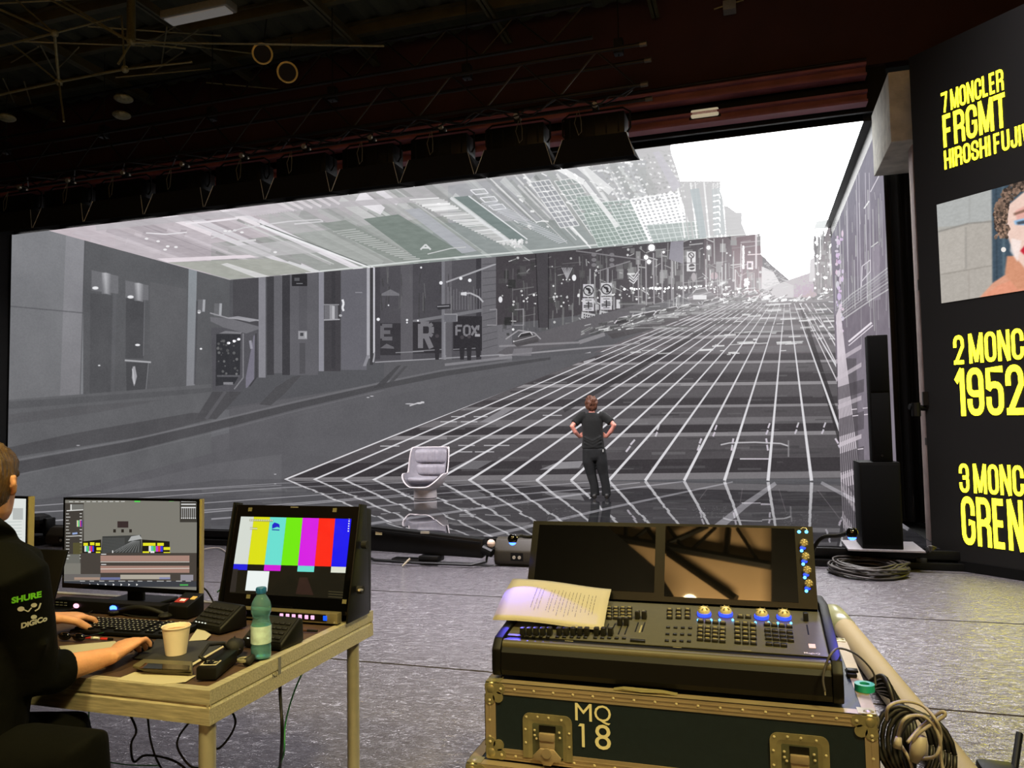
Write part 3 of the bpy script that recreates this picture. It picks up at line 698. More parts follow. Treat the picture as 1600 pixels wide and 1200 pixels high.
for i in range(110): x = ri(800, 1075); yt = 262-(x-800)*.12; y = ri(yt, yt+100); roof.line((x, y), (x+ri(3, 12), y+ri(-2, 5)), ri(1, 4), (rg.choice((160, 172, 244, 250)),)*3, .8)
roof.line((872, 262), (912, 285), 9, (250,)*3, .85); roof.line((912, 285), (965, 354), 7, (246,)*3, .8); roof.line((905, 258), (955, 300), 12, (246,)*3, .7)
for i in range(12): x = 1058+i*7; roof.line((x, 284+ri(0, 4)), (x+12-i*.6, 372), ri(1.2, 3), (rg.choice((246, 250, 178)),)*3, .9)
roof.poly([(1078, 296), (1092, 294), (1104, 370), (1094, 372)], (152, 164, 168), .9); roof.poly([(1112, 296), (1126, 292), (1134, 366), (1116, 368)], (170, 178, 180), .8)
for i in range(7): roof.path([(1114, 306+i*9), (1124, 304+i*9), (1125, 310+i*9)], 1.4, (246,)*3)
roof.poly([(1020, 238), (1030, 236), (1064, 290), (1052, 300)], (182, 178, 188), .9)
# burnt-out sky
roof.poly([(1046, 150), (1048, 236), (1063, 283), (1063, 150)], (255,)*3); roof.poly([(1062, 150), (1062, 283), (1126, 283), (1126, 150)], (255,)*3)
roof.poly([(1125, 150), (1125, 300), (1420, 300), (1420, 150)], (255,)*3); roof.poly([(1125, 298), (1133, 322), (1420, 322), (1420, 298)], (255,)*3); roof.poly([(1133, 320), (1150, 332), (1420, 332), (1420, 320)], (255,)*3); roof.poly([(1151, 330), (1159, 350), (1159, 370), (1420, 345), (1420, 330)], (255,)*3)
for i in range(26): x = ri(1062, 1128); y = 284+ri(-2, 10)+(x-1062)*.05; roof.line((x, y), (x+3, y-ri(1, 6)), 1.4, (ri(190, 230),)*3, .8)
roof.poly([(1272, 356), (1276, 346), (1300, 342), (1298, 358)], (226, 232, 232)); roof.line((1255, 358), (1300, 355), 1.4, (206, 212, 212))
roof.noise(9, 90, 6, 4, 1.2); 
ry, rx = np.mgrid[0:roof.H, 0:roof.W]; ex, ey = roof.q(1230, 280); g = np.exp(-(((rx-ex)/560.0)**2))[..., None]; roof.img += (255-roof.img)*g*.5
roof.img[ :, :, :] = np.where(roof.img > 252, 255, roof.img)
# ---- right wall
right.poly([(1400, 150), (1296, 150), (1296, 440), (1400, 420)], (160, 163, 174), .95, c2=(136, 128, 140))
right.poly([(1296, 500), (1400, 420), (1400, 900), (1296, 900)], (128, 120, 130), .9)
right.poly([(1306, 560), (1338, 560), (1345, 860), (1310, 900)], (98, 93, 98), .8)
r4 = random.Random(5)
for i in range(60):
    x = r4.uniform(1304, 1392); y = r4.uniform(290, 470); right.line((x, y), (x+r4.uniform(0, 2), y+r4.uniform(10, 90)), r4.uniform(.5, 1.8), (r4.uniform(168, 232),)*3, r4.uniform(.3, .85))
for x in (1338, 1342, 1323, 1352, 1358): right.line((x, 270), (x+3, 470), 1.2, (205, 200, 210), .8)
right.path([(1346, 440), (1360, 424), (1360, 406), (1347, 416), (1346, 448)], 1.5, (220, 214, 222)); right.line((1360, 300), (1380, 262), 1.4, (225, 220, 228)); right.line((1350, 326), (1358, 314), 2, (240,)*3)
right.path([(1361, 386), (1372, 378)], 1.6, (220,)*3); right.poly([(1362, 388), (1374, 380), (1376, 468), (1364, 470)], (166, 158, 170), .6)
for i in range(40): y = r4.uniform(360, 520); right.disc((1307+r4.uniform(0, 10), y), r4.uniform(.8, 3.4), (r4.uniform(215, 240), r4.uniform(195, 225), 232), .9, r4.uniform(2, 7))
for i in range(7): right.path([(1308, 505-i*4), (1330, 490-i*5), (1362, 468-i*5), (1398, 446-i*6)], r4.uniform(.8, 2.6), (r4.uniform(165, 235),)*3, .7)
right.line((1326, 534), (1362, 504), 3, (236, 228, 236)); right.line((1326, 540), (1364, 508), 1.6, (226, 218, 226))
for i in range(9): right.line((1307+i*.6, 492-i*1.5), (1319+i*5.2, 900), 1.5, (222, 212, 220), .9)
for (y, a) in ((556, .7), (584, .7), (628, .6), (688, .8), (740, .5), (790, .7)): right.poly([(1306, y+6), (1346, y-10-(y < 600)*8), (1346, y-3-(y < 600)*8), (1306, y+13)], (206, 196, 204), a)
for (y, h) in ((600, 20), (650, 28), (705, 30), (760, 26)): right.poly([(1306, y+6), (1350, y-8), (1350, y-8+h), (1306, y+6+h)], (78, 73, 78), .6)
for (x, y) in ((1330, 640), (1348, 638), (1332, 650), (1350, 648), (1340, 702)): right.line((x, y), (x+9, y-1), 1.4, (228, 218, 226))
right.noise(10, 20, 9, 4)
# ---- floor screen: dark wet road with light rays running to the far right
def floor_rays():
    for (p, w0, w1) in ((((756, 839), (960, 792), (1145, 753)), 5, 2), (((566, 820), (900, 773), (1070, 752)), 4, 1.8), (((330, 811), (566, 793), (900, 765), (1000, 754)), 2.6, 1.4), (((315, 801), (566, 780), (940, 752)), 2.2, 1.2),
                        (((45, 801), (318, 786), (640, 763), (860, 750)), 2.0, 1.0), (((45, 791), (440, 762), (760, 749)), 1.6, .8), (((45, 816), (365, 794), (640, 772)), 2.4, 1.6), (((184, 771), (440, 755), (600, 749)), 1.2, .7), (((100, 775), (440, 758)), 1.2, .8),
                        (((1120, 825), (1163, 790), (1212, 755)), 13, 6), (((1283, 754), (1345, 787), (1420, 826)), 5, 8)):
        for i in range(len(p)-1):
            k0, k1 = i/(len(p)-1), (i+1)/(len(p)-1); flo.line(p[i], p[i+1], w0+(w1-w0)*k0, (142, 140, 145), .95, w0+(w1-w0)*k1)
    for (a, b) in (((1105, 764), (1093, 780)), ((1160, 763), (1156, 790)), ((1217, 764), (1228, 800)), ((1278, 766), (1312, 810))): flo.line(a, b, 1, (150, 140, 145), .5)
for i in range(130):
    x = ri(300, 1330); y = ri(752, 838); L = ri(20, 130); flo.line((x, y), (x+L, y-L*.01), ri(1, 5), (rg.choice((36, 44, 78, 92)),)*3, .45)
floor_rays()
for (x, y) in ((800, 786), (1110, 800), (560, 770), (880, 803), (1250, 812)):
    for i in range(120): flo.disc((x+ri(-28, 28), y+ri(-9, 9)), ri(.5, 1.1), (rg.choice((110, 128, 60)),)*3, .5, .5)
flo.noise(14, 120, 12, 4, 1.0)

# ------------------------------------------------------------------ large structure
def floor_mat():
    m = bpy.data.materials.new('grey_embossed_vinyl'); m.use_nodes = True; nt = m.node_tree; b = nt.nodes['Principled BSDF']
    N = nt.nodes.new; L = nt.links.new
    tc = N('ShaderNodeTexCoord'); mp = N('ShaderNodeMapping'); L(tc.outputs['Object'], mp.inputs[0]); mp.inputs['Rotation'].default_value = (0, 0, R(-28)); mp.inputs['Scale'].default_value = (1.0, 2.4, 1)
    n1 = N('ShaderNodeTexNoise'); n1.inputs['Scale'].default_value = 11; n1.inputs['Detail'].default_value = 3; n1.inputs['Distortion'].default_value = 1.6; L(mp.outputs[0], n1.inputs['Vector'])
    n2 = N('ShaderNodeTexNoise'); n2.inputs['Scale'].default_value = 46; n2.inputs['Detail'].default_value = 2; n2.inputs['Distortion'].default_value = .8; L(mp.outputs[0], n2.inputs['Vector'])
    rd = N('ShaderNodeMath'); rd.operation = 'PINGPONG'; rd.inputs[1].default_value = 0.085; L(n1.outputs['Fac'], rd.inputs[0])
    ms = N('ShaderNodeMath'); ms.operation = 'MULTIPLY'; ms.inputs[1].default_value = 8.0; L(rd.outputs[0], ms.inputs[0])
    ad = N('ShaderNodeMath'); ad.operation = 'MULTIPLY_ADD'; ad.inputs[1].default_value = 0.45; L(n2.outputs['Fac'], ad.inputs[0]); L(ms.outputs[0], ad.inputs[2])
    bp = N('ShaderNodeBump'); bp.inputs['Strength'].default_value = 1.0; bp.inputs['Distance'].default_value = 0.0028; L(ad.outputs[0], bp.inputs['Height']); L(bp.outputs[0], b.inputs['Normal'])
    cr = N('ShaderNodeValToRGB'); cr.color_ramp.elements[0].color = C(76, 73, 75); cr.color_ramp.elements[1].color = C(100, 97, 101)
    L(n1.outputs['Fac'], cr.inputs[0]); L(cr.outputs[0], b.inputs['Base Color'])
    b.inputs['Roughness'].default_value = 0.10; b.inputs['Specular IOR Level'].default_value = 0.9
    return m
M_floor = floor_mat()
fl = thing('floor', None, None); struct(fl)
seams = [-10.0, -6.2, -3.0, -1.1, 0.7, 2.6, 4.55, 6.55, 8.55, 10.6, 12.6]
for i in range(len(seams)-1):       # sheets of floor covering with a taped gap between them
    MB().bb((-16, seams[i]+.012, -.05), (7, seams[i+1]-.012, 0)).build('floor_sheet', M_floor, fl)
MB().bb((-16, -10, -.12), (7, 19, -.055)).build('sub_floor', mat('dark_seam', C(60, 58, 58), .7, noise=.2), fl)

def screen(name, label, F, sm, depth, sign):
    t = thing(name, label, 'screen', F.O)
    flat_img_obj('screen_face', F.quad(), sm, t)
    n = F.N/np.linalg.norm(F.N)*sign
    q = [p+n*.006 for p in F.quad()]; q2 = [p+n*depth for p in F.quad()]
    MB().hexa(q, q2).build('cabinet_back', M_blackm, t)
    return t
LS, SKYPEAK = 1.0, 10.0
screen('led_wall', 'wide back LED wall showing a grey city street with white grid', back, screen_mat('led_back', back.image('street_picture'), LS, SKYPEAK, rough=1, spec=0, base=C(4)), .15, -1)
screen('led_wall', 'left LED wall showing grey concrete pillars and a kiosk', left, screen_mat('led_left', left.image('pillar_picture'), LS, rough=1, spec=0, base=C(4)), .15, -1)
screen('led_wall', 'narrow right LED wall showing pale facades and thin white lines', right, screen_mat('led_right', right.image('facade_picture'), LS, rough=1, spec=0, base=C(4)), .15, -1)
screen('led_ceiling', 'overhead LED ceiling showing leaning facades and burnt-out white sky', roof, screen_mat('led_ceiling', roof.image('sky_picture'), LS, SKYPEAK, rough=1, spec=0, base=C(4)), .18, 1)
def floor_bump(nt, b):
    N = nt.nodes.new; L = nt.links.new
    tc = N('ShaderNodeTexCoord'); mp = N('ShaderNodeMapping'); L(tc.outputs['Object'], mp.inputs[0])
    mp.inputs['Scale'].default_value = (2.0, 2.0, 1)       # half-metre tiles, each lying a little off level
    fl_ = N('ShaderNodeVectorMath'); fl_.operation = 'FLOOR'; L(mp.outputs[0], fl_.inputs[0])
    wn = N('ShaderNodeTexWhiteNoise'); wn.noise_dimensions = '3D'; L(fl_.outputs[0], wn.inputs['Vector'])
    sb = N('ShaderNodeVectorMath'); sb.operation = 'SUBTRACT'; sb.inputs[1].default_value = (.5, .5, .5); L(wn.outputs['Color'], sb.inputs[0])
    n1 = N('ShaderNodeTexNoise'); n1.inputs['Scale'].default_value = 1.7; n1.inputs['Detail'].default_value = 2; L(tc.outputs['Object'], n1.inputs['Vector'])
    sb2 = N('ShaderNodeVectorMath'); sb2.operation = 'SUBTRACT'; sb2.inputs[1].default_value = (.5, .5, .5); L(n1.outputs['Color'], sb2.inputs[0])
    s1 = N('ShaderNodeVectorMath'); s1.operation = 'MULTIPLY'; s1.inputs[1].default_value = (.006, .0032, 0); L(sb.outputs[0], s1.inputs[0])
    s2 = N('ShaderNodeVectorMath'); s2.operation = 'MULTIPLY'; s2.inputs[1].default_value = (.012, .0045, 0); L(sb2.outputs[0], s2.inputs[0])
    a = N('ShaderNodeVectorMath'); L(s1.outputs[0], a.inputs[0]); L(s2.outputs[0], a.inputs[1])
    g = N('ShaderNodeNewGeometry'); a2 = N('ShaderNodeVectorMath'); L(g.outputs['Normal'], a2.inputs[0]); L(a.outputs[0], a2.inputs[1])
    nm = N('ShaderNodeVectorMath'); nm.operation = 'NORMALIZE'; L(a2.outputs[0], nm.inputs[0]); L(nm.outputs[0], b.inputs['Normal'])
screen('led_floor', 'glossy dark LED floor mirroring the street grid behind', flo, screen_mat('led_floor', flo.image('wet_road_picture'), .75, rough=.012, spec=.5, base=C(8), bump=floor_bump), .05, -1)

# stage under the LED floor, with a ribbed black front
st = thing('stage', 'low black stage platform carrying the LED floor and walls', 'stage', (-6, YSTAGE, 0))
MB().bb((X0-.3, YSTAGE+.02, .005), (X1+.25, YB+.3, .144)).build('deck', M_black, st)
MB().bb((X0-.3, YSTAGE-.06, .10), (X1+.25, YSTAGE+.015, .19)).build('front_rail', M_blackm, st, bevel=.008)
MB().bb((X0-.3, YSTAGE-.10, .005), (X1+.25, YSTAGE+.0, .075)).build('front_rail', M_blackm, st, bevel=.008)
for x in np.arange(X0+.5, X1, 1.5):
    MB().bb((x-.05, YSTAGE-.075, .06), (x+.05, YSTAGE-.03, .115)).build('clamp', M_rubber, st, bevel=.005)
tag(MB().bb((X0-.35, 11.0, .20), (X0-.05, YL+.12, 6.0)).build('wall_left_return', M_drape), kind='structure')
o = tag(MB().bb((X1+.004, YR, ZR+.004), (X1+.12, YB, ZC-.004)).build('trim_right', mat('grey_screen_frame', C(30, 30, 29), .6, noise=.1)), kind='structure')

tag(MB().bb((1.632, YF, ZC-.002), (X1+.10, YB, ZC+.1)).build('trim_1', MATS['grey_screen_frame']), kind='structure')
# painted steel over the opening, dark red fascia, backstage drapes
M_red = mat('dark_red_paint', C(140, 84, 88), .55, noise=.18, nscale=3); M_redd = mat('dark_red_wall', C(54, 30, 30), .75, noise=.22, nscale=1.4)
def beam(name, y, z0, z1, m, d=.22):
    return tag(MB().bb((-15, y, z0), (1.62, y+d, z1)).build(name, m, bevel=.01), kind='structure')
tag(MB().bb((-15, 11.42, 6.42), (5, 11.6, 8.0)).build('wall_fascia', M_redd), kind='structure')
tag(MB().bb((-15, 11.40, 5.98), (1.62, 11.75, 6.05)).build('trim_2', M_blackm), kind='structure')
def ibeam(name, y, z0, z1, m):
    b = MB(); b.bb((-15, y-.10, z1-.035), (1.62, y+.10, z1)); b.bb((-15, y-.10, z0), (1.62, y+.10, z0+.035)); b.bb((-15, y-.012, z0+.03), (1.62, y+.012, z1-.03)); return tag(b.build(name, m), kind='structure')
ibeam('trim_3', 11.30, 6.20, 6.38, M_red); ibeam('trim_4', 11.30, 5.83, 6.00, M_red)
tag(MB().bb((-15, 11.5, 5.8), (1.9, 11.56, 6.45)).build('trim_5', M_black), kind='structure')
tag(MB().tube([(-15, 11.2, 6.42), (1.62, 11.2, 6.42)], .018).build('trim_6', M_blackm), kind='structure')
M_conc = mat('concrete', C(186, 182, 168), .85, noise=.25, nscale=5, bump=.25, bscale=18)
cb = thing('trim_7', None, None, (1.6, 9.5, 0)); struct(cb)
MB().bb((1.6, 9.55, 4.68), (3.6, 10.85, 5.5)).build('corbel', M_conc, cb, bevel=.015)
MB().bb((1.84, 9.7, 0), (3.2, 9.93, 4.68)).build('shaft', mat('concrete_pinkish', C(168, 148, 142), .85, noise=.2, nscale=6, bump=.2, bscale=20), cb, bevel=.012)
MB().bb((1.835, 9.69, 2.98), (1.9, 9.72, 3.1)).build('tape_band', mat('grey_tape', C(96, 92, 90), .6), cb)
MB().bb((1.835, 9.69, 1.22), (1.9, 9.72, 1.30)).build('tape_band', MATS['grey_tape'], cb)
# drape of the backstage gap, in folds
dr = MB(); n = 40
dr.grid(lambda u, v: (1.79+u*1.2, 10.95+.05*math.sin(u*60)+.02*math.sin(u*131), .21+v*5.0), 80, 1)
tag(dr.build('curtain', M_drape, solid=.01, smooth=True), 'black stage drape hanging in the gap beside the right LED wall', 'curtain')
dr = MB(); dr.grid(lambda u, v: (-17+u*2.75, 11.2+.05*math.sin(u*70), .01+v*7), 60, 1)
tag(dr.build('curtain', M_drape, solid=.01, smooth=True), 'black stage drape at the far left edge of the LED stage', 'curtain')
# hall: roof deck, side walls, and the lit rear wall the screens look back at
M_deck = mat('roof_deck', C(62, 63, 46), .8, noise=.25, nscale=2)
rf = thing('ceiling', None, None, (0, 0, 7.9)); struct(rf)
nx = 230
prof = [(-16+i*.1, (.05 if i % 4 in (1, 2) else 0)) for i in range(nx)]
def deck(y0, y1, z):
    b = MB(); b.grid(lambda u, v: (prof[min(nx-1, int(round(u*(nx-1))))][0], y0+v*(y1-y0), z+prof[min(nx-1, int(round(u*(nx-1))))][1]), nx-1, 1); return b
deck(-.2, 11.5, 7.95).build('corrugated_deck', M_deck, rf, solid=.02); deck(-6, -.2, 9.9).build('corrugated_deck', M_deck, rf, solid=.02)
MB().bb((-16, -.28, 7.9), (7, -.2, 9.95)).build('step_panel', M_deck, rf)
M_purl = mat('olive_steel', C(78, 75, 52), .55, .2, noise=.2, nscale=4)
for i in range(9):
    y = 3.0+i*.95
    bb_ = MB(); bb_.bb((-16, y-.05, 7.72), (2, y+.05, 7.76)); bb_.bb((-16, y-.008, 7.72), (2, y+.008, 7.92)); bb_.bb((-16, y-.05, 7.89), (2, y+.05, 7.93)); bb_.build('purlin', M_purl, rf)
for i in range(7):
    x = -15+i*2.3; bb_ = MB(); bb_.bb((x-.06, 0, 7.55), (x+.06, 11.3, 7.585)); bb_.bb((x-.01, 0, 7.55), (x+.01, 11.3, 7.715)); bb_.build('rafter', M_purl, rf)
tag(MB().bb((-16.1, -8.2, 0), (-16, 12, 9.6)).build('wall_left', M_drape), kind='structure')
tag(MB().bb((6.9, -8.2, 0), (7, 12, 9.6)).build('wall_right', M_drape), kind='structure')
M_rear = mat('pale_rear_wall', C(176, 150, 118), .8, noise=.06, nscale=2)
tag(MB().bb((-16, -4.9, 0), (7, -4.8, 10)).build('wall_rear', M_rear), kind='structure')

# ------------------------------------------------------------------ LED sign wall on the right (45 degrees)
SP = np.array([1.70, 8.90, 0.0]); SU = np.array([math.sqrt(.5), -math.sqrt(.5), 0]); SV = np.array([0, 0, 1.0]); SN = np.cross(SU, SV)   # SN looks at the hall
SN = np.array([-math.sqrt(.5), -math.sqrt(.5), 0])
def on_sign(px, py, lift=0.0): return at_plane(px, py, SP+SN*lift, SN)
sg = thing('sign_wall', 'tall dark LED sign wall on the right with glowing yellow lettering', 'screen', SP)
M_sign = mat('dark_sign_face', C(15, 14, 11), .6, noise=.05, nscale=2)
w_ = 2.9; ztop = 5.35
q = [SP+SV*.10, SP+SU*w_+SV*.10, SP+SU*w_+SV*ztop, SP+SV*ztop]
MB().hexa([p-SN*0 for p in q], [p-SN*.18 for p in q]).build('cabinet', M_sign, sg)
q = [SP, SP+SU*w_, SP+SU*w_+SV*.10, SP+SV*.10]
MB().hexa([p+SN*.01 for p in q], [p-SN*.20 for p in q]).build('plinth', M_black, sg)
M_yel = mat('yellow_diodes', (0, 0, 0, 1), .6, emit=(1.0, 0.90, 0.016, 1), estr=6.5)
def arc(cx, cy, rx, ry, a0, a1, n=7): return [(cx+rx*math.cos(R(a)), cy+ry*math.sin(R(a))) for a in np.linspace(a0, a1, n)]
RX, RY = .42, .22      # corner radii of the condensed block letters, in glyph boxes
_tl, _tr, _bl, _br = (arc(RX, 1-RY, RX, RY, 90, 180), arc(1-RX, 1-RY, RX, RY, 0, 90), arc(RX, RY, RX, RY, 180, 270), arc(1-RX, RY, RX, RY, 270, 360))
CG = {'O': (1, [_tl+_bl+_br+_tr+[_tl[0]]]), 'C': (1, [[(1, .69)]+_tr+_tl+_bl+_br+[(1, .31)]]), 'G': (1, [[(1, .71)]+_tr+_tl+_bl+_br+[(1, .46), (.55, .46)]]), 'U': (1, [[(0, 1)]+_bl+_br+[(1, 1)]]), 'J': (.8, [[(1, 1)]+_br[::-1]+_bl[::-1]+[(0, .3)]]),
      'N': (1.05, [[(0, 0), (0, 1)], [(0, 1), (1, 0)], [(1, 0), (1, 1)]]), 'M': (1.4, [[(0, 0), (0, 1)], [(0, 1), (.5, .05)], [(.5, .05), (1, 1)], [(1, 0), (1, 1)]]), 'W': (1.5, [[(0, 1), (.25, 0)], [(.25, 0), (.5, 1)], [(.5, 1), (.75, 0)], [(.75, 0), (1, 1)]]), 'A': (1.05, [[(0, 0), (.5, 1)], [(.5, 1), (1, 0)], [(.2, .25), (.8, .25)]]),
      'L': (.85, [[(0, 1), (0, 0)], [(0, 0), (1, 0)]]), 'E': (.85, [[(0, 0), (0, 1)], [(0, 0), (1, 0)], [(0, .5), (.9, .5)], [(0, 1), (1, 1)]]), 'F': (.85, [[(0, 0), (0, 1)], [(0, .5), (.9, .5)], [(0, 1), (1, 1)]]), 'T': (.95, [[(.5, 0), (.5, 1)], [(-.1, 1), (1.1, 1)]]), 'H': (1, [[(0, 0), (0, 1)], [(1, 0), (1, 1)], [(0, .5), (1, .5)]]), 'I': (0, [[(0, 0), (0, 1)]]),
      'R': (1, [[(0, 0), (0, 1)], [(0, 1)]+_tr[::-1]+[(1, .70)]+arc(.6, .64, .4, .16, 0, -90)+[(0, .48)], [(.55, .48), (1, .36), (1, 0)]]), 'B': (1, [[(0, 0), (0, 1)], [(0, 1)]+_tr[::-1]+arc(.6, .68, .4, .16, 0, -90)+[(0, .52)], [(0, .52)]+arc(.6, .34, .4, .18, 90, 0)+_br[::-1]+[(0, 0)]]),
      'S': (1, [[(1, .70)]+_tr+_tl+[(0, .66), (.2, .56), (.8, .44), (1, .34)]+_br[::-1]+_bl[::-1]+[(0, .30)]]), '7': (.95, [[(-.1, 1), (1, 1)], [(1, 1), (.35, 0)]]), '1': (.45, [[(1, 0), (1, 1)], [(-.2, .84), (1, .97)]]), '2': (1, [[(0, .68)]+_tl[::-1]+_tr[::-1]+[(1, .62), (.05, .06)], [(0, 0), (1.1, 0)]]),
      '9': (1, [[(0, .25)]+_bl+_br+_tr+_tl+[(0, .64)]+arc(.42, .60, .42, .15, 180, 270)+[(1, .45)]]), '5': (1, [[(1, 1), (0, 1), (0, .56)]+arc(.42, .50, .42, .14, 160, 90)+arc(.58, .46, .42, .18, 90, 0)+_br[::-1]+_bl[::-1]+[(0, .28)]]), '3': (1, [[(0, .76)]+_tl[::-1]+_tr[::-1]+[(1, .66)]+arc(.62, .62, .38, .10, 0, -90)+[(.5, .52)], [(.5, .52)]+arc(.62, .40, .38, .12, 90, 0)+_br[::-1]+_bl[::-1]+[(0, .24)]])}
def block_text(txt, org, wd, h, lift):
    """condensed heavy letters as ribbons: stems wide, bars thinner"""
    gap, stem = .20, .40
    tot = sum((.22 if ch == ' ' else CG[ch][0]+stem)+gap for ch in txt)-gap; sx = wd/tot; tx, ty = stem*sx, h*.135; x = 0.0; mb = MB()
    for ch in txt:
        if ch == ' ': x += .22+gap; continue
        gw, sts = CG[ch]
        for st_ in sts:
            P = [np.array((x+stem/2+p[0]*gw, p[1])) for p in st_]; P = [np.array((p[0]*sx, ty/2+p[1]*(h-ty))) for p in P]; n = len(P); Lp, Rp = [], []; closed = np.allclose(P[0], P[-1])
            for i in range(n):
                pa = P[i-1] if i else (P[-2] if closed else P[0]); pb = P[i+1] if i < n-1 else (P[1] if closed else P[-1]); d = pb-pa; d = d/max(1e-9, np.hypot(*d)); nn = np.array((-d[1]*tx/2, d[0]*ty/2)); q_ = P[i].copy()
                if not closed and i in (0, n-1):
                    e_ = d*(-1 if i == 0 else 1); q_ = q_+np.array((e_[0]*0, np.sign(e_[1])*ty/2 if abs(e_[1]) > .6 else 0))+np.array((np.sign(e_[0])*tx/2 if (abs(e_[0]) > .9 and i == 0) else 0, 0))
                Lp.append(q_+nn); Rp.append(q_-nn)
            V = [np.asarray(org)+SU*p[0]+SV*p[1]+SN*lift for p in Lp+Rp]; mb.add(V, [(i, i+1, n+i+1, n+i) for i in range(n-1)])
        x += gw+stem+gap
    mb.build('lettering', M_yel, sg)
def sign_line(txt, tl, bl, tr, frac=1.0):
    A, B, T = on_sign(*bl), on_sign(*tl), on_sign(*tr); block_text(txt, (B[0], B[1], A[2]), float((T-B)@SU)*frac, B[2]-A[2], .004)
sign_line('7 MONCLER', (1471, 146), (1473, 177), (1567, 105)); sign_line('FRGMT', (1472.5, 181), (1475, 231), (1571, 140)); sign_line('HIROSHI FUJIWARA', (1475, 236), (1477, 265), (1600, 187), 1.42)
sign_line('2 MONCLER', (1489, 525), (1491, 570), (1600, 512.5), 1.5); sign_line('1952', (1491, 577), (1498.5, 650), (1598, 566.5))
sign_line('3 MONCLER', (1498, 724), (1500, 769), (1600, 728), 1.5); sign_line('GRENOBLE', (1501, 775), (1504, 850), (1600, 784), 1.95)
# the portrait picture on the sign
ph = Face(on_sign(1471, 474, .004), SU*1.55, SV*float(on_sign(1464, 320)[2]-on_sign(1471, 474)[2]), 700, 620, (172, 170, 164))
def P_(pts, c, a=1.0, **k): ph.poly(pts, c, a, **k)
P_([(1460, 300), (1550, 270), (1551, 350), (1513, 352), (1466, 364)], (176, 178, 176)); P_([(1466, 364), (1513, 349), (1550, 347), (1552, 480), (1470, 480)], (178, 172, 164))
P_([(1466, 364), (1510, 352), (1508, 420), (1470, 428)], (184, 178, 170), .8)
ph.line((1466, 362), (1514, 349), 2, (140, 136, 130)); ph.line((1514, 349), (1551, 346), 2, (140, 136, 130)); ph.line((1470, 429), (1550, 415), 1.4, (146, 140, 132)); ph.line((1509, 355), (1509, 420), 1.6, (148, 144, 138)); ph.line((1514, 420), (1514, 476), 1.2, (158, 150, 142)); ph.line((1515, 305), (1515, 350), 1.4, (160, 160, 158))
P_([(1549, 250), (1700, 200), (1700, 480), (1551, 480)], (64, 82, 96)); ph.line((1567, 280), (1569, 460), 4, (88, 108, 120)); ph.line((1556, 285), (1558, 460), 2, (48, 62, 74))
P_([(1513, 467), (1545, 446), (1560, 433), (1574, 418), (1650, 410), (1700, 480), (1500, 480)], (222, 160, 132)); P_([(1560, 446), (1600, 430), (1700, 440), (1700, 480), (1520, 474)], (232, 152, 122), .7)
P_([(1574, 395), (1600, 400), (1640, 400), (1650, 445), (1590, 452), (1570, 428)], (212, 148, 116))
P_([(1571, 360), (1576, 320), (1600, 300), (1650, 290), (1690, 310), (1690, 380), (1640, 430), (1602, 420), (1585, 400)], (238, 206, 192))
P_([(1586, 330), (1600, 322), (1612, 330), (1610, 352), (1590, 352)], (226, 160, 150), .7); P_([(1584, 345), (1600, 341), (1610, 347), (1600, 352), (1586, 351)], (150, 190, 226)); P_([(1588, 347), (1600, 344), (1606, 349), (1590, 351)], (70, 80, 92))
ph.line((1584, 335), (1610, 326), 4, (120, 86, 70), .8); P_([(1594, 392), (1604, 380), (1630, 384), (1630, 398), (1600, 398)], (196, 34, 52)); P_([(1580, 372), (1596, 376), (1590, 410), (1578, 392)], (252, 240, 236), .7)
ph.blur(4); ph.blur(2)
r5 = random.Random(3)
for i in range(520):
    a = r5.uniform(.0, 1); t = r5.uniform(PI*.52, PI*1.18); rr = r5.uniform(.72, 1.0)
    cx, cy = 1620+math.cos(t)*66*rr, 338-math.sin(t)*64*rr
    if cx > 1576 and cy > 318: continue
    g = r5.choice((.45, .7, 1.0, 1.25)); ph.disc((cx, cy), r5.uniform(1.6, 3.4), (118*g, 96*g, 82*g), .9)
for i in range(120):
    x = r5.uniform(1554, 1574); y = r5.uniform(320, 372); g = r5.choice((.5, .9, 1.3)); ph.disc((x, y), r5.uniform(1.2, 2.6), (128*g, 104*g, 88*g), .9)
ph.blur(1); ph.noise(9, 60, 2, 3)
ph.disc((1568, 390), 4, (238, 232, 226))
flat_img_obj('picture', ph.quad(), screen_mat('sign_picture', ph.image('portrait_picture'), 1.0), sg)
# clamp arm on the edge of the sign wall
ca = thing('clamp_arm', 'small black clamp arm fixed to the left edge of sign wall', 'clamp', (1.62, 8.92, 2.0))
e = on_sign(1447, 638); MB().cyl(e+np.array([.02, .03, 0]), e+np.array([-.16, -.02, .02]), .03).build('arm', M_blackm, ca)
MB().cyl(e+np.array([-.10, -.03, .06]), e+np.array([-.10, -.03, -.08]), .045).build('grip', M_black, ca)
MB().box(e+np.array([-.005, -.01, .1]), (.05, .05, .14)).build('hook', M_blackm, ca)

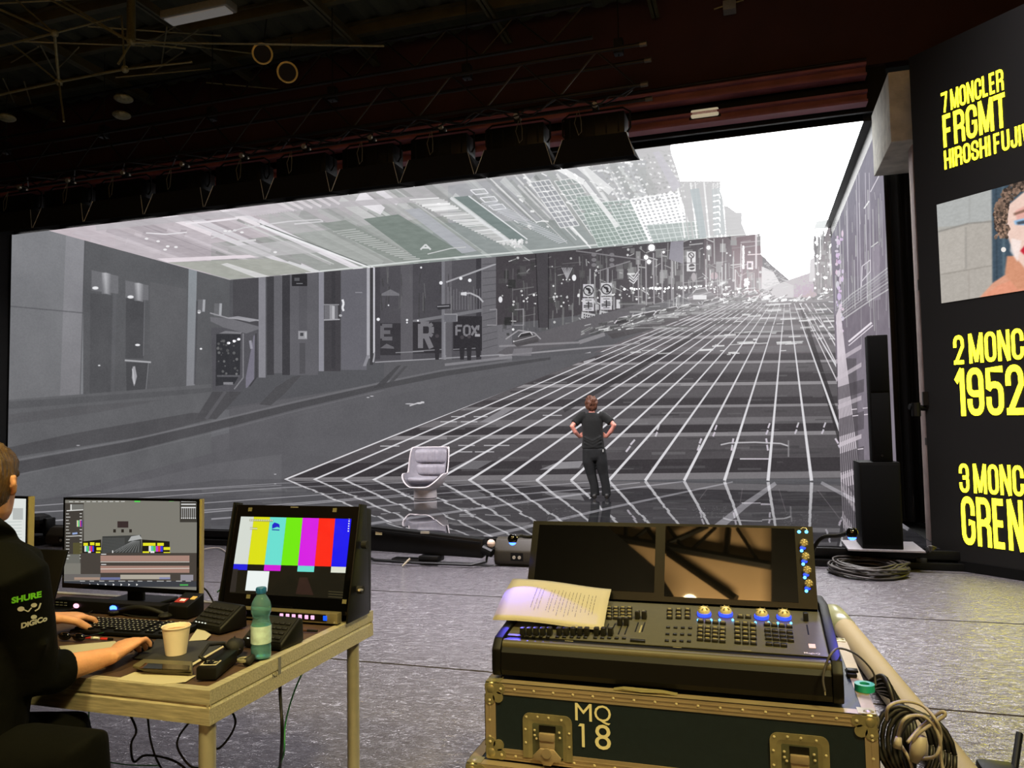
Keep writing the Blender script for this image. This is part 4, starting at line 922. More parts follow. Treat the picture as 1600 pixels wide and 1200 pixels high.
# ------------------------------------------------------------------ loudspeaker and subwoofer on the stage corner
su = thing('subwoofer', 'black subwoofer box under the slim column loudspeaker', 'speaker', (1.2, 8.75, ZS))
sb0, sb1 = np.array([1.0, 8.51]), np.array([1.375, 9.0])
MB().bb((sb0[0], sb0[1], ZS+.02), (sb1[0], sb1[1], 1.085)).build('cabinet', mat('speaker_black', C(5, 5, 4), .6, noise=.2, spec=.12), su, bevel=.008)
MB().bb((sb0[0]+.015, sb0[1]-.012, ZS+.06), (sb1[0]-.015, sb0[1]+.0, 1.06)).build('grille', mat('speaker_grille', C(5, 5, 4), .8, noise=.3, nscale=200, spec=.1), su, bevel=.004)
MB().bb((.86, 8.46, ZS+.002), (1.56, 9.1, ZS+.018)).build('base_plate', mat('grey_steel_plate', C(150, 146, 148), .4, .5, noise=.1), su)
cs = thing('column_speaker', 'slim black column loudspeaker standing on the subwoofer', 'speaker', (1.22, 8.65, 1.087))
MB().bb((1.128, 8.53, 1.0885), (1.318, 8.72, 2.37)).build('cabinet', MATS['speaker_black'], cs, bevel=.006)
MB().bb((1.14, 8.522, 1.80), (1.306, 8.531, 2.355)).build('grille', MATS['speaker_grille'], cs, bevel=.003)
MB().bb((1.14, 8.522, 1.12), (1.306, 8.531, 1.78)).build('grille', MATS['speaker_grille'], cs, bevel=.003)
MB().cyl((1.22, 8.519, 1.15), (1.22, 8.531, 1.15), .012).build('badge', M_blackm, cs)

# ------------------------------------------------------------------ row of flagged soft lights and their truss
LY, LZ = 9.5, 4.88
xs_ = [float(at_y(px, py, LY)[0]) for px, py in ((-22, 360), (51, 354), (131, 343), (225, 333), (319, 322), (414, 310), (517, 300), (624, 288), (742, 277), (864, 259), (993, 247))]
def soft_light(x0, x1):
    wd = x1-x0; cx = (x0+x1)/2
    t = thing('soft_light', None, 'stage light', (cx, LY, LZ)); hw = wd/2-.012; ht = .33; tw = hw-.105
    # four cloth flags: front trapezoid flares downwards, sides close the box
    top = [(-tw, .06, ht), (tw, .06, ht), (tw, .40, ht), (-tw, .40, ht)]; bot = [(-hw, 0, 0), (hw, 0, 0), (hw, .50, .10), (-hw, .50, .10)]
    for i, nm in enumerate(('front_flag', 'side_flag', 'rear_flag', 'side_flag')):
        j = (i+1) % 4; MB().add([bot[i], bot[j], top[j], top[i]], [(0, 1, 2, 3)]).build(nm, M_flag, t, world=False, solid=.006)
    for sx in (-1, 1):  # pale tubes paint the seam highlights along the flag edges
        MB().tube([(sx*hw, -.006, .004), (sx*tw, .052, ht)], .0045, 5).build('edge_highlight', mat('flag_edge_highlight', C(215, 215, 208), .45, .1, noise=.1), t, world=False)
    MB().bb((-tw+.02, .08, ht), (tw-.02, .42, ht+.29)).build('lamp_body', M_blackm, t, world=False, bevel=.012)
    for k in range(5):
        xx = -tw+.1+k*(2*tw-.2)/4; MB().bb((xx-.012, .072, ht+.02), (xx+.012, .08, ht+.25)).build('cooling_fin', M_black, t, world=False)
    MB().tube([(-tw+.01, .23, ht+.06), (-tw-.03, .23, ht+.12), (-tw-.03, .23, ht+.33), (-tw+.06, .23, ht+.39), (tw-.06, .23, ht+.39), (tw+.03, .23, ht+.33), (tw+.03, .23, ht+.12), (tw-.01, .23, ht+.06)], .014, 6).build('yoke', M_blackm, t, world=False)
    cl = MB().bb((-.04, .19, ht+.385), (.04, .27, ht+.47)).build('clamp', M_blackm, t, world=False, bevel=.01)
    MB().cyl((0, .15, ht+.45), (0, .31, ht+.45), .035).build('clamp_bolt', M_alutube, cl, world=False)
    rr = random.Random(int(cx*50)); a = rr.uniform(-.25, .1)
    MB().tube([(a, .1, ht+.35), (a-.03, .06, ht+.2), (a+.03, .02, ht+.02), (a+.07, .02, ht+.06), (a+.06, .05, ht+.22), (a+.02, .1, ht+.38)], .005, 5).build('safety_cable', mat('pale_cable', C(120, 116, 100), .5, noise=.1), t, world=False)
    return t
nl = len(xs_)-1; words = ['leftmost', 'second', 'third', 'fourth', 'fifth', 'sixth', 'seventh', 'eighth', 'ninth', 'rightmost']
for i in range(nl):
    t = soft_light(xs_[i], xs_[i+1])
    l = bpy.data.lights.new('soft_lamp', 'AREA'); l.shape = 'RECTANGLE'; l.size, l.size_y = .7, .25; l.energy = 48; l.color = (1.0, .96, .97); l.spread = R(120)
    lo_ = bpy.data.objects.new('soft_lamp', l); col.objects.link(lo_); lo_.location = ((xs_[i]+xs_[i+1])/2, LY+.27, LZ+.06); lo_.rotation_euler = (R(34), 0, 0)
    t['label'] = ('rightmost black flagged soft light, at the right end of truss' if i == nl-1 else 'leftmost black flagged soft light, cut by the left frame edge' if i == 0 else words[i]+' black flagged soft light from the left in the hanging row')
    t['group'] = 'soft lights hanging in a row'
xe = float(at_y(1000, 95, LY)[0])
TZ0, TZ1, TY0, TY1 = 5.76, 6.28, 9.50, 9.95
tr = thing('lighting_truss', 'long black box truss carrying the row of soft lights', 'truss', (xe, 9.7, TZ0))
M_truss = mat('black_truss', C(30, 29, 27), .45, .4, noise=.15)
for (y, z) in ((TY0, TZ0), (TY1, TZ0), (TY0, TZ1), (TY1, TZ1)): MB().tube([(-15, y, z), (xe, y, z)], .026, 8).build('chord', M_truss, tr)
for (y, z) in ((TY0, TZ0), (TY1, TZ0), (TY0, TZ1), (TY1, TZ1)): MB().tube([(xe, y, z), (xe+.09, y, z)], .034, 8).build('chord_end', mat('truss_end_steel', C(96, 92, 84), .4, .6, noise=.1), tr)
k = int((xe+15)/.5)
for i in range(k):
    x = xe-.05-i*.5
    MB().tube([(x, TY0, TZ1), (x-.5, TY0, TZ0)] if i % 2 else [(x, TY0, TZ0), (x-.5, TY0, TZ1)], .012, 5).build('diagonal', M_truss, tr)
    if i % 2 == 0: MB().tube([(x, TY0, TZ0), (x-.5, TY1, TZ0), (x-1, TY0, TZ0)], .012, 5).build('lacing', M_truss, tr)
for i in range(7):
    x = xe-.3-i*2.1; MB().tube([(x, 9.72, TZ1), (x, 9.72, 7.7)], .008, 5).build('hanger', M_truss, tr)
    MB().bb((x-.06, 9.66, TZ1+.02), (x+.06, 9.78, TZ1+.22)).build('hoist_hook', M_truss, tr, bevel=.01)
for i in range(nl):      # pipe couplers between lamp clamp and truss
    cx = (xs_[i]+xs_[i+1])/2; MB().tube([(cx, 9.74, LZ+.815), (cx, 9.74, TZ0+.0)], .012, 5).build('drop_pipe', M_truss, tr)
cb2 = thing('cable_loom', 'black cable loom drooping in loops along the lighting truss', 'cable', (xe, 9.5, 5.6))
pts = []
for i in range(140):
    x = xe-.1-i*.1; pts.append((x, 9.47, TZ0-.06-.10*abs(math.sin(i*.31))-.04*math.sin(i*1.7)))
MB().tube(pts, .012, 5).build('loom', M_rubber, cb2)
# second, rear truss higher up
t2 = thing('ceiling_truss', 'second dark truss hanging higher behind the soft lights', 'truss', (-2.2, 10.6, 7.2))
for (y, z) in ((10.5, 7.0), (10.5, 7.5)): MB().tube([(-15, y, z), (-2.0, y, z)], .03, 6).build('chord', M_truss, t2)
for i in range(24):
    x = -2.1-i*.53; MB().tube([(x, 10.5, 7.0 if i % 2 else 7.5), (x-.53, 10.5, 7.5 if i % 2 else 7.0)], .014, 5).build('diagonal', M_truss, t2)
# roof framing: struts and joints of the space frame in the upper left
sf = thing('roof_frame', 'olive steel roof frame of thin struts and ball joints', 'roof frame', (-9, 7.5, 6.6))
M_strut = mat('dull_olive_tube', C(120, 116, 84), .45, .2, noise=.2)
JZ = 6.6
J = {k: at_z(px, py, z) for k, (px, py, z) in dict(a=(85, 52, JZ), b=(205, 66, JZ), c=(195, 108, JZ-.4), d=(92, 128, JZ-.4), e=(5, 30, JZ), f=(20, 70, JZ+.2), g=(100, 190, JZ-1.2), h=(0, 72, JZ), i=(0, 148, JZ-.4), j=(300, 97, JZ-.4), k=(95, 0, JZ+.9), l=(0, 15, JZ+.4), m=(185, 100, JZ-.4), n=(290, 76, JZ), o=(205, -30, JZ+1.4), p=(60, -10, JZ+.8), q=(20, -5, JZ+.8), r=(600, 72, JZ-.3), s=(190, 25, JZ+.6)).items()}
for (a, b_, r) in (('o', 'b', 0.0558), ('h', 'a', 0.0155), ('a', 's', 0.0124), ('k', 'b', 0.0155), ('b', 'm', 0.0155), ('q', 'a', 0.0124), ('p', 'b', 0.0124), ('i', 'd', 0.0155), ('d', 'c', 0.0155), ('c', 'j', 0.0124), ('a', 'd', 0.0186), ('b', 'n', 0.0124), ('f', 'd', 0.0124), ('d', 'g', 0.0124), ('l', 'a', 0.0155), ('b', 'r', 0.0124), ('s', 'c', 0.0124)):
    MB().tube([J[a], J[b_]], r, 8).build('strut', M_strut, sf)
rq = random.Random(31)
for i in range(16):      # purlin braces crossing the frame
    px, py = rq.uniform(-10, 330), rq.uniform(-10, 130); A_ = at_z(px, py, JZ+.75); MB().tube([A_, A_+np.array([rq.choice((-1.3, 1.3)), rq.uniform(.6, 1.6), .25])], .011, 5).build('brace', M_strut, sf)
for k_ in 'abcd': MB().ball(J[k_], .05).build('joint', M_strut, sf)
for i, (px, py) in enumerate(((10, 184), (193, 154), (190, 180))):
    p = at_z(px, py, 6.2)
    tag(MB().ball(p, (.13, .13, .05)).build('sensor', M_strut), ('small pale fitting hanging at the left edge under the roof', 'small pale round fitting below the olive roof pole', 'small pale fitting lowest beneath the olive roof pole')[i], 'fitting')
for i, (px, py, r) in enumerate(((410, 84, .13), (449, 113, .13))):
    p = at_y(px, py, 9.0); o = thing('pendant_lamp', ('round amber rimmed ceiling lamp, the upper left one of two', 'round amber rimmed ceiling lamp, the lower right one of two')[i], 'lamp', p)
    d = Vector(CAM-p).normalized(); 
    MB().cyl(p, Vector(p)-d*.22, r*.95, r*.7, 16).build('housing', M_black, o)
    ring = [Vector(p)+d*.01+(d.orthogonal().normalized()*math.cos(a)+d.cross(d.orthogonal().normalized())*math.sin(a))*r for a in np.linspace(0, 2*PI, 25)]
    MB().tube(ring, .014, 6).build('rim', mat('amber_rim', C(150, 120, 60), .4, .5, emit=C(120, 90, 40), estr=.25), o)
    MB().tube([Vector(p)-d*.15, Vector(p)+Vector((0, .1, .55))], .01, 5).build('cord', M_truss, o)
p = at_z(310, 22, 7.3); o = thing('strip_light', 'grey fluorescent strip light fixed high under the roof', 'lamp', p)
MB().bb(p-np.array([.55, .12, .02]), p+np.array([.55, .12, .09])).build('housing', mat('grey_fixture', C(120, 120, 112), .5, noise=.1), o, bevel=.01)
MB().bb(p-np.array([.5, .09, .04]), p+np.array([.5, .09, -.0205])).build('diffuser', mat('opal', C(190, 190, 186), .4, emit=C(110, 110, 108), estr=.35), o)
p0, p1 = at_y(1080, 181, 11.28), at_y(1123, 178, 11.28); o = thing('emergency_light', 'small cream tube light on the dark beam over the stage', 'lamp', (p0+p1)/2)
MB().bb((p0[0], 11.20, p0[2]-.055), (p1[0], 11.28, p0[2]+.055)).build('tube', mat('cream_lens', C(225, 215, 195), .4, emit=C(205, 195, 165), estr=.5), o, bevel=.02)
MB().bb((p0[0]-.03, 11.282, p0[2]-.06), (p1[0]+.03, 11.30, p0[2]+.06)).build('base', M_blackm, o)
p = at_y(1140, 12, 11.3); o = thing('floodlight', 'small floodlight with bracket high on the dark red wall', 'lamp', p)
MB().bb(p-np.array([.09, .1, .07]), p+np.array([.09, .08, .07])).build('housing', mat('grey_fixture', C(120, 120, 112)), o, bevel=.01)
MB().tube([p+np.array([-.22, .08, .06]), p+np.array([.2, .08, .12])], .012, 5).build('bracket', M_strut, o)

# ------------------------------------------------------------------ things on the hall floor in front of the stage
y0 = 7.95
A = at_y(580, 822, y0); B = at_y(755, 842, y0); zb = float(at_y(600, 858, y0)[2])
lb = thing('floor_batten', 'long black LED batten light tilted on its floor yoke before stage', 'stage light', ((A[0]+B[0])/2, y0, 0))
MB().hexa([(A[0], y0-.03, zb-.02), (B[0], y0-.03, zb-.06), (B[0], y0+.16, zb-.04), (A[0], y0+.16, zb)], [(A[0], y0-.02, A[2]), (B[0], y0-.02, B[2]), (B[0], y0+.12, B[2]), (A[0], y0+.12, A[2])]).build('housing', M_blackm, lb, bevel=.012)
MB().hexa([(A[0]+.02, y0-.05, A[2]-.05), (B[0]-.02, y0-.05, B[2]-.05), (B[0]-.02, y0-.031, B[2]-.05), (A[0]+.02, y0-.031, A[2]-.05)], [(A[0]+.02, y0-.05, A[2]-.03), (B[0]-.02, y0-.05, B[2]-.03), (B[0]-.02, y0-.028, B[2]-.03), (A[0]+.02, y0-.028, A[2]-.03)]).build('top_rib', M_blackm, lb)
p = at_y(592, 833, y0-.04); MB().bb(p-np.array([.04, .005, .02]), p+np.array([.04, .005, .02])).build('sticker', mat('cream_sticker', C(200, 190, 150), .6), lb)
p = at_y(664, 832, y0-.06); MB().bb(p-np.array([.05, .01, .012]), p+np.array([.05, .01, .012])).build('handle', M_alutube, lb)
mx = (A[0]+B[0])/2
MB().tube([(A[0]-.02, y0, zb+.08), (A[0]-.10, y0-.05, .09), (A[0]+.1, y0-.12, .045), (mx-.1, y0-.15, .035), (B[0]-.1, y0-.12, .03), (B[0]+.05, y0-.05, .06), (B[0]+.06, y0, zb+.06)], .016, 6).build('yoke', M_blackm, lb)
MB().bb((mx-.42, y0-.02, .002), (mx-.05, y0+.12, .05)).build('foot', M_rubber, lb, bevel=.008); MB().bb((mx-.05, y0-.10, .035), (mx+.18, y0+.1, zb-.045)).build('pivot_block', M_black, lb, bevel=.01)
MB().cyl((mx-.17, y0-.25, .012), (mx-.10, y0-.2, .09), .012).build('lock_lever', M_alutube, lb)
MB().ball((B[0]+.09, y0, zb+.10), .045).build('knob', mat('pale_knob', C(205, 180, 160), .5), lb); MB().cyl((B[0]+.0, y0, zb+.04), (B[0]+.11, y0-.02, zb+.0), .05).build('end_hub', M_blackm, lb)
def wedge(pxl, pxr, ytop, ybot, yy, label):
    a = at_y(pxl, ybot, yy); b_ = at_y(pxr, ytop, yy); x0, x1, zt = a[0], b_[0], float(b_[2])
    t = thing('wedge_monitor', label, 'speaker', ((x0+x1)/2, yy, 0))
    prof = [(yy, .012), (yy-.03, .05), (yy-.03, zt*.55), (yy+.05, zt*.93), (yy+.12, zt), (yy+.42, zt*.5), (yy+.44, .012)]
    MB().prism([(x0, y, z) for y, z in prof], (x1-x0, 0, 0)).build('cabinet', mat('olive_black_paint', C(40, 35, 22), .6, noise=.15, nscale=60), t, bevel=.015)
    cx = (x0+x1)/2
    MB().bb((cx-.07, yy-.034, zt*.22), (cx+.07, yy-.028, zt*.5)).build('connector_plate', M_black, t)
    for k in (-1, 1): MB().cyl((cx+k*.03, yy-.042, zt*.34), (cx+k*.03, yy-.034, zt*.34), .018).build('socket', M_alutube, t)
    MB().bb((cx-.2, yy-.01, .001), (cx+.2, yy+.4, .012)).build('foot', M_rubber, t)
    return t
wedge(773, 845, 842, 884, 8.0, 'olive black stage monitor wedge beside the long LED batten')
wedge(73, 130, 824, 862, 8.15, 'olive black stage monitor wedge at left behind the desk')
p = at_y(60, 845, 8.3); t = thing('moving_light', 'black moving head light on the floor at far left', 'stage light', (p[0], p[1], 0))
MB().bb((p[0]-.2, p[1]-.16, .003), (p[0]+.2, p[1]+.16, .12)).build('base', M_blackm, t, bevel=.02)
for s_ in (-1, 1): MB().bb((p[0]+s_*.19-.03, p[1]-.08, .121), (p[0]+s_*.19+.03, p[1]+.08, .36)).build('yoke_arm', M_blackm, t, bevel=.015)
MB().ball((p[0], p[1], .29), (.15, .2, .13)).build('lamp_head', M_black, t)
def coil(name, label, c, r, n, lift, mt, rs, seed, thick=.011):
    rr = random.Random(seed); pts = []
    for k_ in range(n*18):
        a = 2*PI*k_/18; j = k_//18
        pts.append((c[0]+math.cos(a)*(r+rs*math.sin(j*2.4+a*.5)), c[1]+math.sin(a)*(r+rs*math.cos(j*1.9+a)), c[2]+thick+lift*(j/n)+.012*math.sin(a*2+j)*(j > 0)+.013))
    return tag(MB().tube(pts, thick, 5).build(name, mt, smooth=True), label, 'cable')
c = at_z(1357, 897, 0.0); coil('cable_coil', 'dark cable coiled flat on the floor beside the subwoofer', (c[0], c[1], .004), .31, 16, .09, mat('dark_cable', C(48, 44, 40), .45, noise=.2), .06, 2)
def cable(name, label, pts, r, mt, smooth_n=6):
    P = [Vector([float(v) for v in p]) for p in pts]; out = []
    for i in range(len(P)-1):
        p0_, p1_, p2_, p3_ = P[max(0, i-1)], P[i], P[i+1], P[min(len(P)-1, i+2)]
        for k_ in range(smooth_n):
            u = k_/smooth_n
            out.append(0.5*((2*p1_)+(-p0_+p2_)*u+(2*p0_-5*p1_+4*p2_-p3_)*u*u+(-p0_+3*p1_-3*p2_+p3_)*u**3))
    out.append(P[-1])
    b_ = MB().tube(out, r, 6)
    if label is None: return b_
    return tag(b_.build(name, mt, smooth=True), label, 'cable')
sn = thing('cable_snake', 'bundle of dark cables running along foot of the stage front', 'cable', at_z(1440, 872, 0))
for i in range(5):
    q_ = [at_z(1398+i*4, 884+i, .02), at_z(1418, 878-i, .03+i*.012), at_z(1440, 871-i*2, .03+i*.014), at_y(1452, 862-i*2, 8.5), at_y(1462, 856, 8.56)]
    cable('', None, q_, .011, None).build('cable', MATS['dark_cable'], sn, smooth=True)
cable('power_cable', 'thin pale cable lying on floor behind the left monitors', [at_z(300, 862, .02), at_z(340, 856, .02), at_z(365, 868, .02), at_z(420, 872, .02), at_z(560, 885, .02)], .008, M_greycable)
# roll of floor covering
ra, rb_ = at_z(1322, 985, .075), at_z(1560, 1290, .075); ra[2] = rb_[2] = .078
rl = thing('vinyl_roll', 'long beige roll of floor covering lying on the floor', 'roll', (ra+rb_)/2*np.array([1, 1, 0]))
d = Vector(rb_-ra).normalized()
MB().cyl(ra, rb_, .074, n=28).build('roll', mat('beige_kraft', C(122, 108, 72), .65, noise=.06, nscale=3), rl, smooth=R(40))
MB().tube([Vector(ra)-d*.02, Vector(ra)-d*.45, Vector(ra)-d*.62], [.0765, .073, .035], 20).build('plastic_wrap', mat('cloudy_plastic', C(150, 150, 105), .3, spec=.6, trans=.55, noise=.1, nscale=5), rl, smooth=True)
p = at_z(1572, 1222, 0); t = thing('floor_clamp', 'small black clamp on the floor at lower right edge', 'clamp', p)
MB().bb(p+np.array([-.1, -.06, .002]), p+np.array([.04, .05, .07])).build('base', M_black, t, bevel=.015); MB().cyl(p+np.array([.03, 0, .04]), p+np.array([.09, .12, .16]), .014).build('lever', M_black, t)

# ------------------------------------------------------------------ desk of staging deck on tube legs
TX0, TX1, TY0_, TY1_, TZ = -3.53, -1.535, 1.91, 2.915, 0.75
dk = thing('desk', 'aluminium framed staging deck on tube legs used as a desk', 'table', ((TX0+TX1)/2, 2.4, 0))
M_ply = mat('dark_phenolic_ply', C(74, 56, 46), .5, noise=.18, nscale=18, bump=.05, bscale=120)
MB().bb((TX0+.03, TY0_+.03, TZ-.018), (TX1-.03, TY1_-.03, TZ-.003)).build('top_board', M_ply, dk)
def frame_profile(a, b, inward):
    a = Vector(a); b = Vector(b); n = Vector(inward)
    prof = [(0, 0), (.032, 0), (.032, -.005), (.006, -.005), (.006, -.04), (.012, -.046), (.006, -.052), (.006, -.094), (.034, -.094), (.034, -.1), (0, -.1), (0, -.054), (.005, -.046), (0, -.040)]
    m_ = MB(); P0 = [a+n*u+Vector((0, 0, v)) for u, v in prof]; P1 = [b+n*u+Vector((0, 0, v)) for u, v in prof]
    k_ = len(prof); m_.add(P0+P1, [(i, (i+1) % k_, (i+1) % k_+k_, i+k_) for i in range(k_)]+[tuple(range(k_)), tuple(range(2*k_-1, k_-1, -1))]); return m_
for a, b_, n in (((TX0, TY0_, TZ), (TX1, TY0_, TZ), (0, 1, 0)), ((TX1, TY0_, TZ), (TX1, TY1_, TZ), (-1, 0, 0)), ((TX1, TY1_, TZ), (TX0, TY1_, TZ), (0, -1, 0)), ((TX0, TY1_, TZ), (TX0, TY0_, TZ), (1, 0, 0))):
    frame_profile(a, b_, n).build('frame_rail', M_alu, dk)
for x in (TX0, TX1):
    for y in (TY0_, TY1_):
        sx_, sy_ = (1 if x == TX0 else -1), (1 if y == TY0_ else -1)
        for za, zb2 in ((TZ-.0405, TZ+.0004), (TZ-.1004, TZ-.0525)): MB().bb((x-sx_*.0005, y-sy_*.0005, za), (x+sx_*.034, y+sy_*.034, zb2)).build('corner_block', M_alu, dk)
for x, y in ((TX1-.035, TY0_+.035), (TX1-.035, TY1_-.105), (TX0+.035, TY0_+.035), (TX0+.035, TY1_-.105)):
    lg = MB().cyl((x, y, .004), (x, y, TZ-.06), .0245, n=20).build('leg', M_alutube, dk, smooth=R(40)); MB().cyl((x, y, 0.001), (x, y, .03), .03, n=16).build('foot_cap', M_rubber, lg)
p = at_x(437, 1035, TX1+.0012); MB().bb((TX1+.0003, p[1]-.008, TZ-.058), (TX1+.0012, p[1]+.008, TZ-.002)).build('tape_strip', mat('grey_gaffer_tape', C(112, 112, 116), .6), dk)
me = text_mesh('N2', .022, M_black, align='CENTER'); o = link('pencil_mark', me, dk, loc=(TX1+.0015-dk.location.x, p[1]-.028-dk.location.y, TZ-.06), rot=(R(90), 0, R(90)))

def scr_thing(name, label, quad, depth, border, img, cat='monitor', bezel=None, side=None):
    """flat display: quad = outer corners bl, br, tr, tl (world)"""
    bl, br, tr_, tl = map(lambda v: np.array(v, float), quad)
    n = np.cross(br-bl, tl-bl); n /= np.linalg.norm(n)
    t = thing(name, label, cat, (bl+br)/2)
    MB().hexa([bl-n*.004, br-n*.004, tr_-n*.004, tl-n*.004], [bl-n*depth, br-n*depth, tr_-n*depth, tl-n*depth]).build('housing', bezel or M_black, t, bevel=.004)
    U = (br-bl)/np.linalg.norm(br-bl); V = (tl-bl)/np.linalg.norm(tl-bl); l, r_, b_, tp = border
    MB().hexa([bl, br, tr_, tl], [bl-n*.004, br-n*.004, tr_-n*.004, tl-n*.004]).build('front_bezel', M_gloss, t)
    q_ = [bl+U*l+V*b_, br-U*r_+V*b_, tr_-U*r_-V*tp, tl+U*l-V*tp]
    q_ = [p_+n*.0012 for p_ in q_]
    return t, q_, n, U, V
# centre monitor with a show control programme
MY = 2.75
q = [at_y(95, 922, MY), at_y(308.5, 926, MY), at_y(314, 777, MY), at_y(101, 780, MY)]
for p in q: pass
bl = np.array([(q[0][0]+q[3][0])/2, MY, q[0][2]]); w_ = (q[1][0]+q[2][0])/2-bl[0]; zt = (q[2][2]+q[3][2])/2; zb = (q[0][2]+q[1][2])/2
q = [(bl[0], MY, zb), (bl[0]+w_, MY, zb), (bl[0]+w_, MY, zt), (bl[0], MY, zt)]
mt, iq, n, U, V = scr_thing('monitor', 'centre desktop monitor showing a grey stage preview and timeline', q, .03, (.012, .012, .022, .010), None)
uf = Face(iq[0], iq[1]-iq[0], iq[3]-iq[0], 1000, 620, (128, 126, 118))
uf.rect(96, 776, 312, 781.5, (70, 68, 64)); [uf.line((108+i*9, 784-i*.05), (114+i*9, 784-i*.05), 1.6, (200, 200, 196), .9) for i in range(10)]; uf.rect(210, 781.6, 219, 784.6, (90, 215, 90)); uf.line((264, 782.6), (272, 782.4), 2, (120, 210, 110))
uf.rect(96, 786, 131, 880, (66, 62, 58), 1); uf.rect(99, 866, 125, 880, (112, 112, 106)); uf.rect(110, 788, 130, 797, (120, 120, 116)); uf.rect(110, 788, 112, 798, (232, 232, 228)); uf.line((104, 798), (130, 796.6), 1.4, (230, 230, 226)); uf.line((131, 788), (126, 880), 1, (120, 118, 112))
r6 = random.Random(8)
for i in range(15):
    y = 803+i*5; uf.line((103, y), (103+r6.uniform(4, 7), y), 1.5, (200, 200, 196), .9); uf.line((124.5, y-.5), (128, y-.5), 1.4, (225, 225, 220), .9)
for i, c in enumerate(((230,)*3, (220, 220, 40), (70, 200, 200), (90, 210, 60), (200, 60, 210), (220, 50, 40), (60, 60, 220))): uf.rect(120+i*1.15, 813, 121.2+i*1.15, 823, c)
uf.line((113, 834), (121, 833), 3, (150, 170, 215)); uf.line((107, 838), (127, 837), 1.2, (220, 220, 216)); uf.rect(114, 848, 128, 866, (92, 88, 50), .8)
uf.rect(183.5, 814.5, 200.5, 824.5, (56, 44, 46)); [uf.rect(x, 827, x+4, 832, (38, 34, 32)) for x in (177, 189.5, 202)]
uf.poly([(160, 838), (220, 836), (222, 864), (158, 864)], (62, 64, 64)); uf.poly([(205, 838), (218, 836), (222, 842), (200, 846)], (206, 208, 208), .8)
for i in range(9): uf.line((176+i*5, 863), (208+i*1.2, 845), .8, (150, 152, 152), .8)
for i in range(10): uf.line((160, 842+i*2.4), (195, 841+i*2), .8, (120, 122, 122), .5)
uf.line((176, 860), (176, 865), 1.6, (235,)*3)
def mini(x, y, w_, fl):
    h = 22; uf.poly([(x, y+3*(1-fl)), (x+w_, y+3*fl), (x+w_, y+h), (x, y+h)], (22, 20, 18))
    for a, b_ in ((.05, .1), (.4, .06), (.7, .1), (.75, .42), (.72, .72)) if not fl else ((.03, .1), (.25, .1), (.55, .1), (.78, .4), (.78, .75), (.02, .7)): uf.rect(x+a*w_, y+3+b_*h, x+a*w_+.24*w_, y+3+b_*h+4.6, (236, 232, 40))
    for i, c in enumerate(((235,)*3, (90, 200, 190), (90, 210, 60), (200, 60, 210), (230, 60, 60), (60, 60, 230))): uf.rect(x+w_*(.1+fl*.14)+i*w_*.085, y+10, x+w_*(.19+fl*.14)+i*w_*.085, y+19, c)
    uf.rect(x+w_*.3, y+18, x+w_*.45, y+21, (240,)*3)
mini(129, 843, 29, 0); mini(222, 843, 43, 1)
uf.rect(126, 864, 310, 912, (72, 66, 62)); uf.rect(157, 868, 296, 877, (170, 136, 124)); uf.rect(157, 884, 296, 895, (166, 132, 120)); uf.line((157, 878), (296, 878), 1, (230, 224, 216)); uf.line((157, 889), (296, 888), 1, (230, 224, 216)); uf.line((158, 866), (166, 866), 1.4, (220,)*3); uf.line((158, 882), (166, 882), 1.4, (220,)*3)
uf.rect(97, 897, 157, 907, (110, 106, 104)); uf.rect(116, 902, 156, 906, (170, 144, 128)); uf.rect(157, 902, 188, 906, (110, 116, 156)); uf.rect(188, 898, 266, 905, (180, 172, 160)); uf.rect(249, 902, 266, 905, (140, 144, 180)); uf.rect(282, 898, 302, 907, (150, 146, 156)); uf.rect(96, 908, 310, 917, (58, 62, 70))
for i in range(12): uf.line((125+i*15, 908), (132+i*15+r6.uniform(0, 4), 908), 1.4, (190, 190, 188), .9)
for i in range(10): uf.poly([(103+i*12.2, 911.5), (106+i*12.2, 913.5), (103+i*12.2, 915.5)], (232,)*3)
uf.line((281, 914), (294, 914), 2, (80, 190, 90)); uf.rect(281, 782, 308, 816, (60, 58, 55)); [uf.line((284+i*3, 792), (284+i*3, 808), .9, (200,)*3) for i in range(8)]; [uf.line((283, y), (306, y), 2, (222,)*3) for y in (783, 788, 793)]; [uf.disc((284+i*3, 809.5), 1.1, (230,)*3) for i in range(8)]
flat_img_obj('display', iq, screen_mat('control_display', uf.image('control_programme'), .9, rough=.2, spec=.4), mt)
bc = (np.array(q[0])+np.array(q[1]))/2
MB().bb(bc+np.array([-.04, .034, -.09]), bc+np.array([.04, .06, .12])).build('stand_neck', M_black, mt, bevel=.006)
MB().bb((bc[0]-.14, MY-.06, TZ+.001), (bc[0]+.14, MY+.15, TZ+.016)).build('stand_base', M_blackm, mt, bevel=.006)
MB().hexa([np.array(q[1])+[.0005, -.0005, 0], np.array(q[1])+[.0035, -.0005, 0], np.array(q[2])+[.0035, -.0005, 0], np.array(q[2])+[.0005, -.0005, 0]], [np.array(q[1])+[.0005, .03, 0], np.array(q[1])+[.0035, .012, 0], np.array(q[2])+[.0035, .012, 0], np.array(q[2])+[.0005, .03, 0]]).build('side_trim', mat('champagne_trim', C(190, 172, 130), .35, .6, noise=.05), mt)
